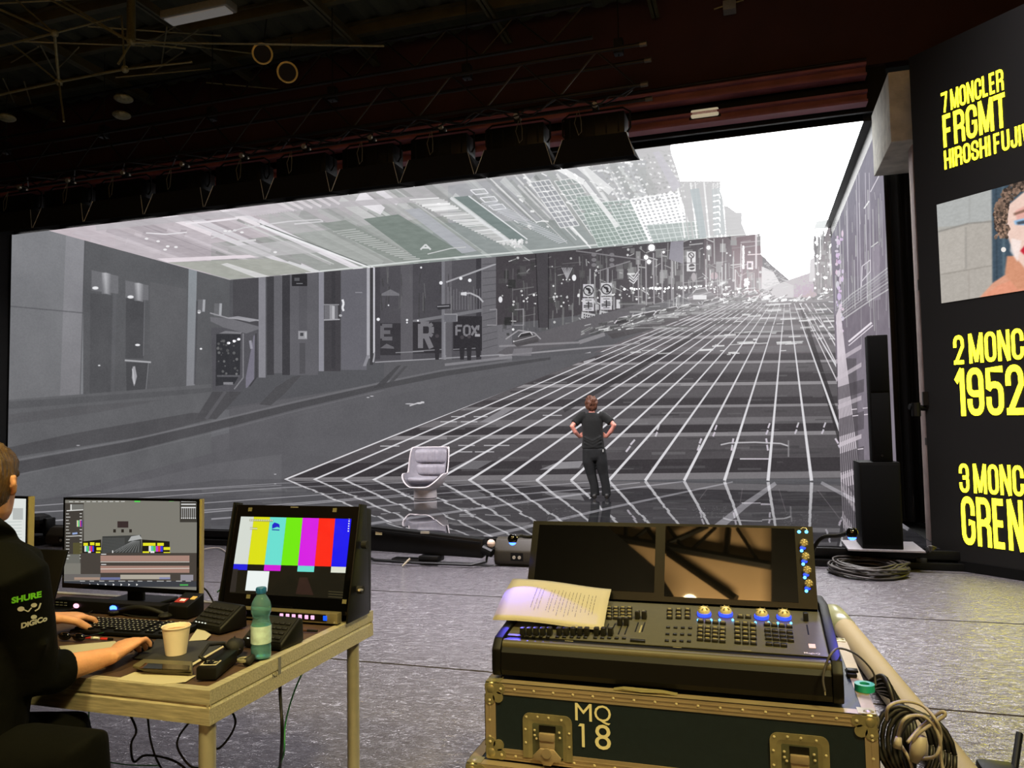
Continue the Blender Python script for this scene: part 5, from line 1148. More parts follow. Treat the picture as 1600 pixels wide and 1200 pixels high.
# left monitor, white page, right edge in view
xr = float(at_y(43, 820, 2.72)[0]); z0, z1 = float(at_y(40, 863, 2.72)[2]), float(at_y(42, 776, 2.72)[2])
q = [(xr-.62, 2.78, z0), (xr, 2.72, z0), (xr, 2.72, z1), (xr-.62, 2.78, z1)]
m2, iq, n, U, V = scr_thing('monitor', 'left desktop monitor with a white page, half behind seated man', q, .03, (.012, .012, .012, .010), None)
lf = Face(iq[0], iq[1]-iq[0], iq[3]-iq[0], 500, 360, (226, 230, 226))
lf.rect(20, 794, 36, 812, (186, 190, 188)); [lf.line((0, 816+i*5), (34, 815+i*5), 1.2, (190, 200, 196), .8) for i in range(8)]
flat_img_obj('display', iq, screen_mat('page_display', lf.image('white_page'), .95, rough=.2, spec=.4), m2)
MB().hexa([np.array(q[1])+[.0005, -.0005, 0], np.array(q[1])+[.006, -.0005, 0], np.array(q[2])+[.006, -.0005, 0], np.array(q[2])+[.0005, -.0005, 0]], [np.array(q[1])+[.0005, .03, 0], np.array(q[1])+[.006, .03, 0], np.array(q[2])+[.006, .03, 0], np.array(q[2])+[.0005, .03, 0]]).build('side_trim', MATS['champagne_trim'], m2)
MB().bb((xr-.34, 2.80, TZ+.001), (xr-.28, 2.83, z1-.1)).build('stand_neck', M_black, m2, bevel=.005); MB().bb((xr-.45, 2.70, TZ+.001), (xr-.17, 2.88, TZ+.014)).build('stand_base', M_blackm, m2, bevel=.005)
# dark laptop lid between them
a, b_ = at_y(36, 930, 2.48), at_y(82, 864, 2.48); lp = thing('laptop', 'open black laptop seen from behind, beside the seated man', 'laptop', (b_[0]-.17, 2.5, TZ))
MB().hexa([(b_[0]-.34, 2.47, TZ+.02), (b_[0], 2.47, TZ+.02), (b_[0], 2.55, b_[2]), (b_[0]-.34, 2.55, b_[2])], [(b_[0]-.34, 2.482, TZ+.02), (b_[0], 2.482, TZ+.02), (b_[0], 2.562, b_[2]), (b_[0]-.34, 2.562, b_[2])]).build('lid', M_black, lp, bevel=.004)
MB().bb((b_[0]-.34, 2.44, TZ+.001), (b_[0], 2.66, TZ+.018)).build('base', M_blackm, lp, bevel=.004)
# broadcast monitor with colour bars: leaning display in a wedge-sided cabinet
yb_, yt_ = 2.70, 2.80
bl, br, tr_, tl = at_y(348, 946, yb_), at_y(544, 966, yb_), at_y(561, 791, yt_), at_y(368, 789, yt_)
x0, x1 = (bl[0]+tl[0])/2, (br[0]+tr_[0])/2; z0 = TZ+.03; z1 = (tl[2]+tr_[2])/2
q = [(x0, yb_, z0), (x1, yb_, z0), (x1, yt_, z1), (x0, yt_, z1)]
m3, iq, n, U, V = scr_thing('broadcast_monitor', 'black broadcast monitor showing colour bars at the desk corner', q, .05, (.03, .03, .06, .05), None)
bf = Face(iq[0], iq[1]-iq[0], iq[3]-iq[0], 900, 640, (9, 9, 9))
BX0, BX1 = ((371.5, 805.5), (361, 881)), ((549.5, 808), (543.5, 886))
cols_ = ((212, 218, 210), (218, 222, 20), (104, 222, 208), (112, 232, 12), (214, 22, 226), (252, 34, 20), (8, 8, 236))
low = ((24, 24, 220), (8, 8, 8), (206, 20, 214), (8, 8, 8), (104, 216, 204), (8, 8, 8), (220, 222, 206))
def bp(u, v): # bars coordinates: u 0..7, v 0..1 bars, beyond for castellations
    a0, a1 = np.array(BX0[0]), np.array(BX1[0]); c0, c1 = np.array(BX0[1]), np.array(BX1[1]); t_ = a0+(a1-a0)*u/7; b2 = c0+(c1-c0)*u/7; return t_+(b2-t_)*v
for i in range(7):
    bf.poly([bp(i, 0), bp(i+1, 0), bp(i+1, 1), bp(i, 1)], cols_[i]); bf.poly([bp(i, 1.0), bp(i+1, 1.0), bp(i+1, 1.12), bp(i, 1.12)], low[i])
bf.poly([bp(1.05, 1.13), bp(2.35, 1.13), bp(2.35, 1.54), bp(1.05, 1.54)], (236, 242, 240))
bf.line(bp(.75, .09), bp(2.2, .10), 3.6, (130, 130, 110), .6); [bf.line(bp(.8+i*.11, .075), bp(.84+i*.11, .105), 1.3, (240, 240, 225), .8) for i in range(13)]; bf.line(bp(.85, .26), bp(1.3, .265), 4, (130, 130, 110), .5); bf.line(bp(.85, .26), bp(1.3, .265), 2, (230, 232, 200), .7)
bf.poly([bp(2.2, .26), bp(2.18, .18), bp(2.3, .13), bp(2.5, .15), bp(2.55, .20), bp(2.5, .22)], (20, 30, 200)); bf.poly([bp(2.5, .15), bp(2.62, .17), bp(2.66, .24), bp(2.5, .22)], (20, 30, 200)); bf.line(bp(2.2, .28), bp(2.66, .285), 1.5, (20, 30, 160))
for i in range(7): bf.line(bp(6.82, -.02+i*.05), bp(6.9, -.02+i*.05), 2, (235,)*3); bf.line(bp(.05, .02+i*.035), bp(.12, .02+i*.035), .9, (150, 150, 146), .7)
bf.poly([(350, 888), (372, 889), (368, 925), (344, 924)], (46, 42, 42), .8); bf.poly([(468, 902), (480, 902), (490, 930), (462, 928)], (58, 32, 30), .7)
[bf.line((513, 924+i*4), (540, 926+i*4), 1.5, (66, 60, 40), .8) for i in range(3)]
flat_img_obj('display', iq, screen_mat('bars_display', bf.image('colour_bars'), 1.0, rough=.08, spec=.5), m3)
for s_, x in ((-1, x0), (1, x1)):
    MB().prism([(x+s_*.002, yb_-.02, TZ+.002), (x+s_*.002, yb_+.16, TZ+.002), (x+s_*.002, yb_+.16, TZ+.03), (x+s_*.002, yt_+.045, z1+.004), (x+s_*.002, yt_-.012, z1+.012), (x+s_*.002, yb_-.012, z0+.02)], (s_*.008, 0, 0)).build('side_cheek', M_blackm, m3, bevel=.003)
MB().hexa([(x0+.003, yb_+.055, TZ+.003), (x1-.003, yb_+.055, TZ+.003), (x1-.003, yb_+.2, TZ+.003), (x0+.003, yb_+.2, TZ+.003)], [(x0+.003, yt_+.052, z1-.01), (x1-.003, yt_+.052, z1-.01), (x1-.003, yt_+.11, z1-.02), (x0+.003, yt_+.11, z1-.02)]).build('cabinet', M_black, m3, bevel=.006)
for s_ in (1,):
    for yy, zz in ((yb_+.09, z0+.26), (yb_+.05, z0+.09)): MB().cyl((x1+.018, yy, zz), (x1+.04, yy, zz), .016).build('thumb_screw', M_rubber, m3)
    MB().cyl((x1+.036, yb_+.05, z0+.09), (x1+.05, yb_-.0, z0+.10), .005).build('lever', M_alutube, m3)
for px, py in ((391, 796), (523, 797), (388, 932), (538, 940)):
    p = at_plane(px, py, np.array(q[0])+n*.0016, n); MB().box(p, (.018, .002, .016), Euler((-math.atan2(yt_-yb_, z1-z0), 0, 0)).to_matrix()).build('tape_tab', mat('olive_tape', C(104, 100, 74), .6, noise=.05), m3)
p = at_plane(460, 792.5, np.array(q[0])+n*.0016, n); MB().box(p, (.035, .003, .004)).build('tally_lamp', M_alutube, m3)
# button strip (rack router panel)
p0, p1 = at_z(350, 962, TZ), at_z(527, 976, TZ); ya, yb2 = 2.655, 2.69
sp = thing('button_panel', 'rack strip of lit pink buttons and a blue one under bars', 'control panel', (( p0[0]+p1[0])/2, ya, TZ))
xa, xb = float(at_y(345, 950, ya)[0]), float(at_y(527, 965, ya)[0]); zt_ = TZ+.046
MB().bb((xa, ya, TZ+.006), (xb, yb2-.001, zt_)).build('front_plate', mat('olive_anodised', C(120, 112, 88), .45, .4, noise=.1), sp, bevel=.002)
MB().bb((xa+.03, ya-.0015, TZ+.014), (xb-.05, ya, zt_-.006)).build('black_window', M_gloss, sp)
M_pink = mat('pink_key', (0.3, 0.2, 0.3, 1), .4, emit=C(246, 176, 228), estr=1.1); M_blk = mat('blue_key', (0, .02, .2, 1), .4, emit=C(20, 90, 250), estr=1.0)
kb_me = MB().box((0, 0, 0), (.0155, .004, .0155)).mesh('button', M_pink, bevel=.003)
for px in (372, 382, 440, 449.5, 459, 469, 479, 488.5):
    p = at_y(px, 955+(px-440)*.042, ya-.002); link('button', kb_me, sp, loc=(p[0]-sp.location.x, ya-.003-sp.location.y, TZ+.027-sp.location.z))
p = at_y(508, 960, ya-.002); MB().box((p[0], ya-.003, TZ+.027), (.017, .004, .019)).build('button', M_blk, sp, bevel=.003)
for s_, x in ((-1, xa+.012), (1, xb-.012)): MB().cyl((x, ya-.003, TZ+.012), (x, ya, TZ+.012), .004).build('screw', M_alutube, sp)
# two intercom key stations
def key_station(px, py, rz, label):
    c = at_z(px, py, TZ); t = thing('intercom_station', label, 'intercom', (c[0], c[1], TZ+.001), rz, 'wedge intercom stations on the desk')
    prof = [(-.062, 0), (-.060, .022), (.045, .088), (.062, .082), (.066, 0)]
    MB().prism([(-.088, y, z) for y, z in prof], (.176, 0, 0)).build('housing', M_black, t, world=False, bevel=.008)
    ang = math.atan2(.066, .105); rot = Euler((ang, 0, 0)).to_matrix()
    MB().box((0, -.009, .0555), (.158, .11, .002), rot).build('face_plate', mat('dark_face', C(26, 26, 24), .5, noise=.2), t, world=False)
    km = MB().box((0, 0, 0), (.021, .010, .005)).mesh('key', M_rubber, bevel=.0015)
    for i in range(6):
        for j in range(4):
            v = -.040+j*.022; pp = Vector((-.06+i*.024, -.009, .0555))+rot @ Vector((0, v, .0035)); link('key', km, t, loc=pp, rot=(ang, 0, 0))
    lm = MB().box((0, 0, 0), (.007, .003, .002)).mesh('indicator', mat('white_led', (0, 0, 0, 1), .4, emit=C(235, 240, 225), estr=1.2))
    for i in range(4): pp = Vector((-.06+i*.018, -.009, .0555))+rot @ Vector((0, -.051, .002)); link('indicator', lm, t, loc=pp, rot=(ang, 0, 0))
    return t
key_station(341, 982, R(-14), 'black wedge intercom station left of the water bottle')
key_station(425, 1007, R(-4), 'black wedge intercom station partly hidden behind the water bottle')
# bottle
c = at_z(408, 1029, TZ); bt = thing('water_bottle', 'teal plastic water bottle half full on the desk edge', 'bottle', (c[0], c[1], TZ+.001))
M_pet = mat('teal_pet', C(176, 236, 244), .03, trans=.88, ior=1.22, spec=.5)
prof = [(.0, .004), (.020, .001), (.030, .004), (.0325, .012), (.0325, .04), (.031, .045), (.0325, .05), (.0325, .112), (.029, .120), (.026, .132), (.029, .144), (.0325, .152), (.033, .165), (.030, .182), (.022, .198), (.0145, .208), (.0135, .216)]
MB().lathe(prof, n=28).build('shell', M_pet, bt, world=False, smooth=True, solid=.0006)
MB().lathe([(0, .006), (.028, .008), (.0312, .014), (.0312, .108), (0, .108)], n=24).build('water', mat('teal_water', C(170, 234, 242), .0, trans=.9, ior=1.12), bt, world=False, smooth=R(40))
MB().lathe([(.0330, .052), (.0331, .053), (.0331, .108), (.0330, .109)], n=28).build('paper_label', mat('pale_teal_label', C(186, 214, 214), .5, noise=.25, nscale=40), bt, world=False, smooth=True)
MB().lathe([(0, .213), (.0158, .213), (.0162, .216), (.0162, .230), (.0150, .232), (0, .232)], n=24).build('cap', mat('blue_cap', C(34, 96, 150), .35), bt, world=False, smooth=R(40))
for i in range(10):
    a = 2*PI*i/10; MB().bb((.0158*math.cos(a)-.0012, .0158*math.sin(a)-.0012, .2155), (.0158*math.cos(a)+.0012, .0158*math.sin(a)+.0012, .229)).build('cap_rib', MATS['blue_cap'], bt, world=False) if i < 10 else None
# paper cup
c = at_z(275, 1024, TZ); cp = thing('paper_cup', 'white paper cup of coffee standing on a black folder', 'cup', (c[0], c[1], TZ+.006))
M_cup = mat('cup_paper', C(236, 222, 204), .6, noise=.03)
MB().lathe([(0, .004), (.031, .004), (.031, 0), (.033, 0), (.0445, .088), (.0465, .0885), (.0475, .091), (.0465, .0935), (.044, .0925), (.0425, .087), (.032, .008), (0, .008)], n=32).build('cup', M_cup, cp, world=False, smooth=R(50))
MB().lathe([(0, .079), (.041, .079)], n=24).build('coffee', mat('coffee', C(150, 104, 70), .15), cp, world=False)
# loose things on the desk; every flat thing lies at its own height
def slab(name, label, cat, pts, z, h, m, bevel=.002, parts=None):
    P = [at_z(px, py, z) for px, py in pts]; c_ = sum(P)/len(P)
    t = thing(name, label, cat, (c_[0], c_[1], z))
    MB().prism([(p_[0], p_[1], z+.0006) for p_ in P], (0, 0, h)).build(parts or name+'_body', m, t, bevel=bevel)
    return t
M_felt = mat('black_folder_vinyl', C(44, 44, 46), .55, noise=.1)
fo = slab('folder', 'black folder under the paper cup', 'folder', [(206, 1030), (245, 1000), (354, 1004), (318, 1030), (300, 1036)], TZ, .004, M_felt, parts='cover')
MB().prism([tuple(at_z(px, py, TZ+.0056)) for px, py in ((298, 1038), (356, 1005), (358, 1006), (301, 1040))], (0, 0, .001)).build('page_edge', M_paper, fo)
slab('paper_sheet', 'yellowish loose sheet at the near desk edge under the tablets', 'paper', [(181, 1062), (212, 1050), (306, 1056), (290, 1066), (250, 1070)], TZ, .0006, M_paper, 0, parts='sheet')
slab('paper_sheet', 'yellowish curved sheet under the forearm of seated man', 'paper', [(92, 1010), (180, 1002), (186, 1010), (140, 1023), (100, 1025)], TZ, .0006, M_paper, 0, parts='sheet')
slab('paper_sheet', 'yellowish sheet lying behind the paper cup', 'paper', [(295, 1002), (310, 980), (330, 992), (322, 1000)], TZ+.005, .0006, M_paper, 0, parts='sheet')
for i, (z, dx, lab) in enumerate(((TZ+.0022, 0, 'lower flat olive tablet near the desk front edge'), (TZ+.0125, -5, 'upper flat olive tablet stacked on another one'))):
    t = slab('tablet', lab, 'tablet', [(212+dx, 1044), (229+dx, 1034), (301+dx*.3, 1038), (301+dx*.3, 1056-i*5), (230+dx, 1052-i*3)], z, .009, mat('olive_case', C(92, 86, 64), .5, noise=.1), .002, parts='case')
    MB().prism([tuple(at_z(px, py, z+.0102)) for px, py in ((222+dx, 1045-i*1), (232+dx, 1037-i*1), (298+dx*.3, 1041-i*1), (297+dx*.3, 1052-i*5))], (0, 0, .0006)).build('glass', M_gloss, t)
# keyboard
kb = thing('keyboard', 'long black computer keyboard in front of the centre monitor', 'keyboard', (0, 0, 0))
ka, kb_, kc = at_z(108, 990, TZ), at_z(240, 998, TZ), at_z(150, 962, TZ)
U = kb_-ka; L_ = np.linalg.norm(U); U = U/L_; V = np.array([-U[1], U[0], 0]); kd = .15; L_ = .46
o0 = np.array([ka[0], ka[1], TZ]); kb.location = [float(v) for v in (o0+U*L_/2+V*kd/2)]; kb.rotation_euler = (0, 0, math.atan2(U[1], U[0]))
MB().add([(-L_/2, -kd/2, .002), (L_/2, -kd/2, .002), (L_/2, kd/2, .002), (-L_/2, kd/2, .002), (-L_/2, -kd/2, .014), (L_/2, -kd/2, .014), (L_/2, kd/2, .024), (-L_/2, kd/2, .024)], [(3, 2, 1, 0), (4, 5, 6, 7), (0, 1, 5, 4), (1, 2, 6, 5), (2, 3, 7, 6), (3, 0, 4, 7)]).build('base', M_black, kb, world=False, bevel=.004)
km = MB().box((0, 0, 0), (.0165, .0165, .008)).mesh('key', M_blackm, bevel=.002)
lm = MB().box((0, 0, 0), (.005, .005, .0006)).mesh('legend', mat('legend_white', C(190, 190, 180), .6))
for j in range(6):
    for i in range(22):
        if i in (15, 18) or (j == 5 and 3 < i < 9 and i != 6): continue
        x, y = -L_/2+.014+i*.0196+(j % 3)*.002, kd/2-.02-j*.0215; z = .0245-j*.0014; o = link('key', km, kb, loc=(x, y, z)); link('legend', lm, o, loc=(-.003, .003, .0042))
# mouse under the hand, pens, headset, small boxes, rack unit
c = at_z(224, 1016, TZ); ms = thing('computer_mouse', 'black computer mouse under the right hand of seated man', 'mouse', (c[0], c[1], TZ+.005), R(20))
MB().ball((0, 0, .012), (.029, .05, .019)).build('shell', M_black, ms, world=False, smooth=True); MB().cyl((-.003, .025, .029), (.003, .025, .029), .007).build('wheel', M_rubber, ms, world=False)
for i, (a, b_, c_, lab) in enumerate((((124, 996), (155, 997), (176, 46, 44), 'red and white pen lying in front of the keyboard'), ((158, 998), (176, 999), (190, 50, 46), 'short red pen right of the other pen'), ((296, 958), (316, 957), (180, 60, 40), 'red and white marker beside the small red display box'), ((455, 984), (496, 986), (70, 44, 36), 'dark thin pen near the desk right edge'))):
    A, B = at_z(*a, TZ+.006), at_z(*b_, TZ+.006); t = thing('pen', lab, 'pen', (A+B)/2)
    MB().cyl(A, A+(B-A)*.62, .005, n=10).build('barrel', mat('pen_%d' % i, C(*c_), .35), t); MB().cyl(A+(B-A)*.62, B, .0052, .0042, n=10).build('cap', M_white if i in (0, 2) else M_black, t)
c0, c1 = at_z(262, 966, TZ), at_z(296, 967, TZ); t = thing('display_box', 'small black control box with a red number display', 'control box', ((c0[0]+c1[0])/2, c0[1]+.04, TZ))
x0, x1, y_ = c0[0], c1[0], c0[1]
MB().add([(x0, y_, TZ+.001), (x1, y_, TZ+.001), (x1, y_+.1, TZ+.001), (x0, y_+.1, TZ+.001), (x0, y_, TZ+.05), (x1, y_, TZ+.05), (x1, y_+.1, TZ+.085), (x0, y_+.1, TZ+.085)], [(3, 2, 1, 0), (4, 5, 6, 7), (0, 1, 5, 4), (1, 2, 6, 5), (2, 3, 7, 6), (3, 0, 4, 7)]).build('housing', M_black, t, bevel=.004)
rot = Euler((math.atan2(.035, .1), 0, 0)).to_matrix()
MB().box((x0+(x1-x0)*.35, y_+.04, TZ+.0655), ((x1-x0)*.5, .03, .002), rot).build('red_display', mat('red_display', (0.02, 0, 0, 1), .3, emit=C(196, 60, 40), estr=.8), t); MB().box((x0+(x1-x0)*.8, y_+.06, TZ+.0725), ((x1-x0)*.22, .02, .003), rot).build('amber_key', mat('amber_key', (0.2, .1, 0, 1), .3, emit=C(236, 190, 90), estr=.8), t)
for i in range(3): MB().box((x0+(x1-x0)*(.33+i*.09), y_+.04, TZ+.067), ((x1-x0)*.05, .014, .001), rot).build('digit', mat('digit', (1, .8, .7, 1), .3, emit=C(255, 200, 180), estr=1), t)
ru = thing('rack_unit', 'flat black rack unit with blue light under centre monitor', 'rack unit', (0, 0, 0)); a, b_ = at_z(62, 950, TZ), at_z(262, 952, TZ); ru.location = (float((a[0]+b_[0])/2), 2.62, TZ)
xA, xB = float(at_y(80, 940, 2.60)[0]), float(at_y(250, 945, 2.60)[0])
MB().bb((xA, 2.60, TZ+.002), (xB, 2.66, TZ+.046)).build('case', M_black, ru, bevel=.003)
for px, m_, s_ in ((178, M_bluelight, .012), (120, mat('pink_led', (0, 0, 0, 1), .4, emit=C(250, 170, 190), estr=2), .010)):
    p = at_y(px, 943, 2.60); MB().ball((p[0], 2.597, TZ+.026), (s_*1.6, .004, s_)).build('lamp', m_, ru)
for i in range(4):
    for j in range(3): p = at_y(84+i*6.5, 939, 2.6); MB().bb((p[0]-.009, 2.597, TZ+.012+j*.011), (p[0]+.004, 2.6, TZ+.015+j*.011)).build('button', mat('grey_button', C(150, 150, 146), .5), ru)
c = at_z(215, 962, TZ); t = thing('headset', 'black headset with a curved band lying behind the keyboard', 'headset', (c[0], c[1], TZ))
arc = [at_z(182+78*u, 955-9*math.sin(u*PI)+u*6, TZ+.012+.03*math.sin(u*PI)) for u in np.linspace(0, 1, 14)]
MB().tube(arc, .009, 8).build('headband', M_rubber, t, smooth=True); MB().ball(arc[0], (.03, .035, .012)).build('ear_pad', M_rubber, t); MB().ball(arc[-1], (.03, .035, .012)).build('ear_pad', M_rubber, t)
c = at_z(112, 1002, TZ); t = thing('sunglasses', 'black glossy sunglasses lying on the desk near left hand', 'glasses', (c[0], c[1], TZ))
for s_ in (-1, 1): MB().ball(c+np.array([s_*.033, -.0, .016]), (.028, .012, .015)).build('lens', M_gloss, t, smooth=True); MB().tube([c+np.array([s_*.062, 0, .02]), c+np.array([s_*.06, .06, .014]), c+np.array([s_*.05, .12, .006])], .003, 6).build('temple', M_gloss, t)
MB().tube([c+np.array([-.01, -.005, .02]), c+np.array([.01, -.005, .02])], .003, 6).build('bridge', M_gloss, t)
# handheld radio with a numbered label, lying towards the bottle
A, B = at_z(322, 1064, TZ), at_z(380, 1016, TZ); d = (B-A)/np.linalg.norm(B-A); s_ = np.array([d[1], -d[0], 0]); up = np.array([0, 0, 1.0])
rd = thing('radio_pack', 'chunky black handheld radio with a white number label', 'radio', A+d*.1)
def obox(c_, l, w2, h, z0): q_ = [c_+d*a*l/2+s_*b_*w2/2 for a, b_ in ((-1, 1), (1, 1), (1, -1), (-1, -1))]; return MB().hexa([p_+up*z0 for p_ in q_], [p_+up*(z0+h) for p_ in q_])
obox(A+d*.09, .185, .062, .040, .002).build('body', M_black, rd, bevel=.006); obox(A+d*.035, .045, .05, .0016, .0422).build('number_label', M_paper, rd)
me = text_mesh('04', .026, M_black, align='CENTER', offset=.01); o = link('number', me, rd); o.location = [float(v) for v in (A+d*.04-np.array(rd.location)+up*.0442)]; o.rotation_euler = (0, 0, math.atan2(s_[1], s_[0])); 
o.location = [float(v) for v in (A+d*.028-np.array(rd.location)+up*.0442)]
MB().tube([A+d*.05-s_*.02+up*.046, A+d*.04-s_*.035+up*.06, A+d*.12-s_*.04+up*.075, A+d*.19-s_*.02+up*.06, A+d*.20+up*.03], .0055, 6).build('strap', M_rubber, rd, smooth=True)
E_ = A+d*.24; md = thing('headset_capsule', 'ridged black microphone capsule between the radio and the bottle', 'microphone', E_)
MB().tube([E_-d*.035+up*.034, E_-d*.0+up*.034, E_+d*.05+up*.031], [.024, .031, .017], 16).build('capsule', M_rubber, md, smooth=True); MB().tube([E_-d*.03+s_*.026+up*.03, E_+up*.066, E_-d*.03-s_*.026+up*.03], .005, 6).build('ring', M_blackm, md)
p = A+d*.14+s_*.075; MB().tube([p+up*.012, p+d*.06+up*.012, p+d*.12-s_*.01+up*.02], [.014, .011, .008], 10).build('plug', M_rubber, md, smooth=True)
c = A+d*.16+s_*.06; t = thing('earpiece', 'clear coiled earpiece lying beside the radio', 'earpiece', c)
MB().tube([c+up*.01+np.array([.02*math.cos(a), .02*math.sin(a), .004*a/6]) for a in np.linspace(0, 14, 40)], .004, 6).build('tube', mat('clear_tube', C(170, 165, 140), .2, trans=.5, noise=.05), t, smooth=True)
# cables hanging under and over the desk
HZ = TZ-.1
cable('cable_hanging', 'thick black cable hanging from the desk right side to floor', [at_x(437, 1050, TX1-.02), at_y(438, 1090, 2.3), at_y(441, 1150, 2.3), at_z(436, 1215, .02)], .006, M_rubber)
cable('cable_hanging', 'thin green cable hanging from the desk right side', [at_x(478, 1040, TX1-.03), at_y(460, 1080, 2.45), at_y(446, 1130, 2.5), at_y(443, 1180, 2.5), at_z(430, 1208, .02)], .003, M_green)
cable('cable_hanging', 'black cable looped below the front corner of desk', [at_y(360, 1108, 2.25), at_y(368, 1128, 2.25), at_y(358, 1152, 2.25), at_y(340, 1170, 2.25), at_y(328, 1158, 2.3), at_y(322, 1140, 2.4)], .004, M_rubber)
cable('cable_hanging', 'black cable dropping left of the front desk leg', [at_y(298, 1126, 2.1), at_y(280, 1150, 2.1), at_y(278, 1170, 2.1), at_y(296, 1196, 2.1), at_y(312, 1200, 2.15)], .0035, M_rubber)
cable('cable_hanging', 'wavy black cable dropping under the middle of desk', [at_y(204, 1118, 2.15), at_y(213, 1142, 2.15), at_y(205, 1162, 2.15), at_y(209, 1190, 2.15), at_y(228, 1180, 2.15), at_y(270, 1188, 2.15), at_y(300, 1210, 2.15)], .004, M_rubber)
cable('cable_hanging', 'straight black cable dropping to the right of wavy one', [at_y(231, 1122, 2.2), at_y(235, 1155, 2.2), at_y(244, 1185, 2.2), at_y(256, 1206, 2.2)], .0035, M_rubber)
cable('cable_hanging', 'pale green thin cable under the desk at left', [at_y(139, 1110, 2.3), at_y(140, 1132, 2.3), at_y(150, 1180, 2.3), at_y(190, 1194, 2.3), at_y(250, 1196, 2.3)], .0022, M_green)
cable('cable_behind', 'black cable looping from the centre monitor back to the desk', [at_y(310, 915, 2.79), at_y(322, 922, 2.83), at_y(332, 938, 2.85), at_z(334, 944, TZ+.006)], .004, M_rubber)
cable('cable_behind', 'green network cable looping behind the colour bar monitor', [at_y(340, 925, 2.84), at_y(346, 922, 2.8), at_y(358, 932, 2.78), at_z(366, 946, TZ+.006)], .0035, M_green)
cable('mouse_cable', 'thin black cable curling between keyboard and rack unit', [at_z(135, 960, TZ+.005), at_z(160, 950, TZ+.012), at_z(205, 962, TZ+.004), at_z(250, 965, TZ+.004), at_z(262, 962, TZ+.004)], .003, M_rubber)

# ------------------------------------------------------------------ flight cases
def flight_case(name, label, x0, x1, y0, y1, z0, z1, latches, txt, grp):
    t = thing(name, label, 'case', ((x0+x1)/2, (y0+y1)/2, z0), 0, grp)
    e = .036; g = .0025
    MB().bb((x0+g, y0+g, z0+g), (x1-g, y1-g, z1-g)).build('panel_box', M_casepanel, t)
    def prof(a, b_):
        return MB().bb(a, b_)
    for yy, s_ in ((y0, 1), (y1, -1)):
        for zz, u in ((z1, -1), (z0, 1)):
            m_ = MB(); m_.bb((x0+.04, yy, zz), (x1-.04, yy+s_*g, zz+u*e)); m_.bb((x0+.04, yy, zz), (x1-.04, yy+s_*e, zz+u*g))
            for k_ in (.33, .66): m_.bb((x0+.04, yy-s_*.0012, zz+u*(e*k_-.002)), (x1-.04, yy, zz+u*(e*k_+.002)))
            m_.build('edge_profile', M_casealu, t)
        for xx, sx in ((x0, 1), (x1, -1)):
            m_ = MB(); m_.bb((xx, yy, z0+.04), (xx+sx*e, yy+s_*g, z1-.04)); m_.bb((xx, yy, z0+.04), (xx+sx*g, yy+s_*e, z1-.04))
            m_.bb((xx+sx*e*.5-.002, yy-s_*.0012, z0+.04), (xx+sx*e*.5+.002, yy, z1-.04)); m_.build('edge_profile', M_casealu, t)
    for xx, sx in ((x0, 1), (x1, -1)):
        for zz, u in ((z1, -1), (z0, 1)):
            m_ = MB(); m_.bb((xx, y0+.04, zz), (xx+sx*g, y1-.04, zz+u*e)); m_.bb((xx, y0+.04, zz), (xx+sx*e, y1-.04, zz+u*g)); m_.build('edge_profile', M_casealu, t)
            for yy, s_ in ((y0, 1), (y1, -1)):
                b_ = MB().ball((xx+sx*.021, yy+s_*.021, zz+u*.021), .027, 14, 10); pl = b_
                # three-lobed corner plate on the front and on top
                for (dx, dz) in ((.052, .018), (.018, .052), (.045, .045)):
                    pl.cyl((xx+sx*dx, yy-s_*.0022, zz+u*dz), (xx+sx*dx, yy+s_*.002, zz+u*dz), .017, n=14)
                pl.bb((xx+sx*.004, yy-s_*.0018, zz+u*.004), (xx+sx*.05, yy+s_*.002, zz+u*.05))
                pl.bb((xx+sx*.004, yy+s_*.004, zz-u*.0015), (xx+sx*.05, yy+s_*.05, zz+u*.002))
                pl.build('ball_corner', M_casesteel, t, smooth=R(40))
    rv = MB()
    xs = np.arange(x0+.1, x1-.06, .062*1.0)
    for i, x in enumerate(xs):
        for zz in (z1-.017, z0+.017): rv.ball((x, y0-.0015, zz), (.0042, .002, .0042), 6, 4)
    for zz in np.arange(z0+.07, z1-.05, .05):
        for xx in (x0+.017, x1-.017): rv.ball((xx, y0-.0015, zz), (.0042, .002, .0042), 6, 4)
    for xx, sx in ((x0, 1), (x1, -1)):
        for zz, u in ((z1, -1), (z0, 1)):
            for dx, dz in ((.055, .018), (.018, .055)): rv.ball((xx+sx*dx, y0-.0035, zz+u*dz), (.0045, .002, .0045), 6, 4)
    tag(rv.build('rivets', mat('bright_rivet', C(214, 204, 170), .25, .3, noise=.05), t), kind='stuff')
    for cx, zt in latches: latch(t, cx, y0, zt)
    if txt: txt(t)
    return t
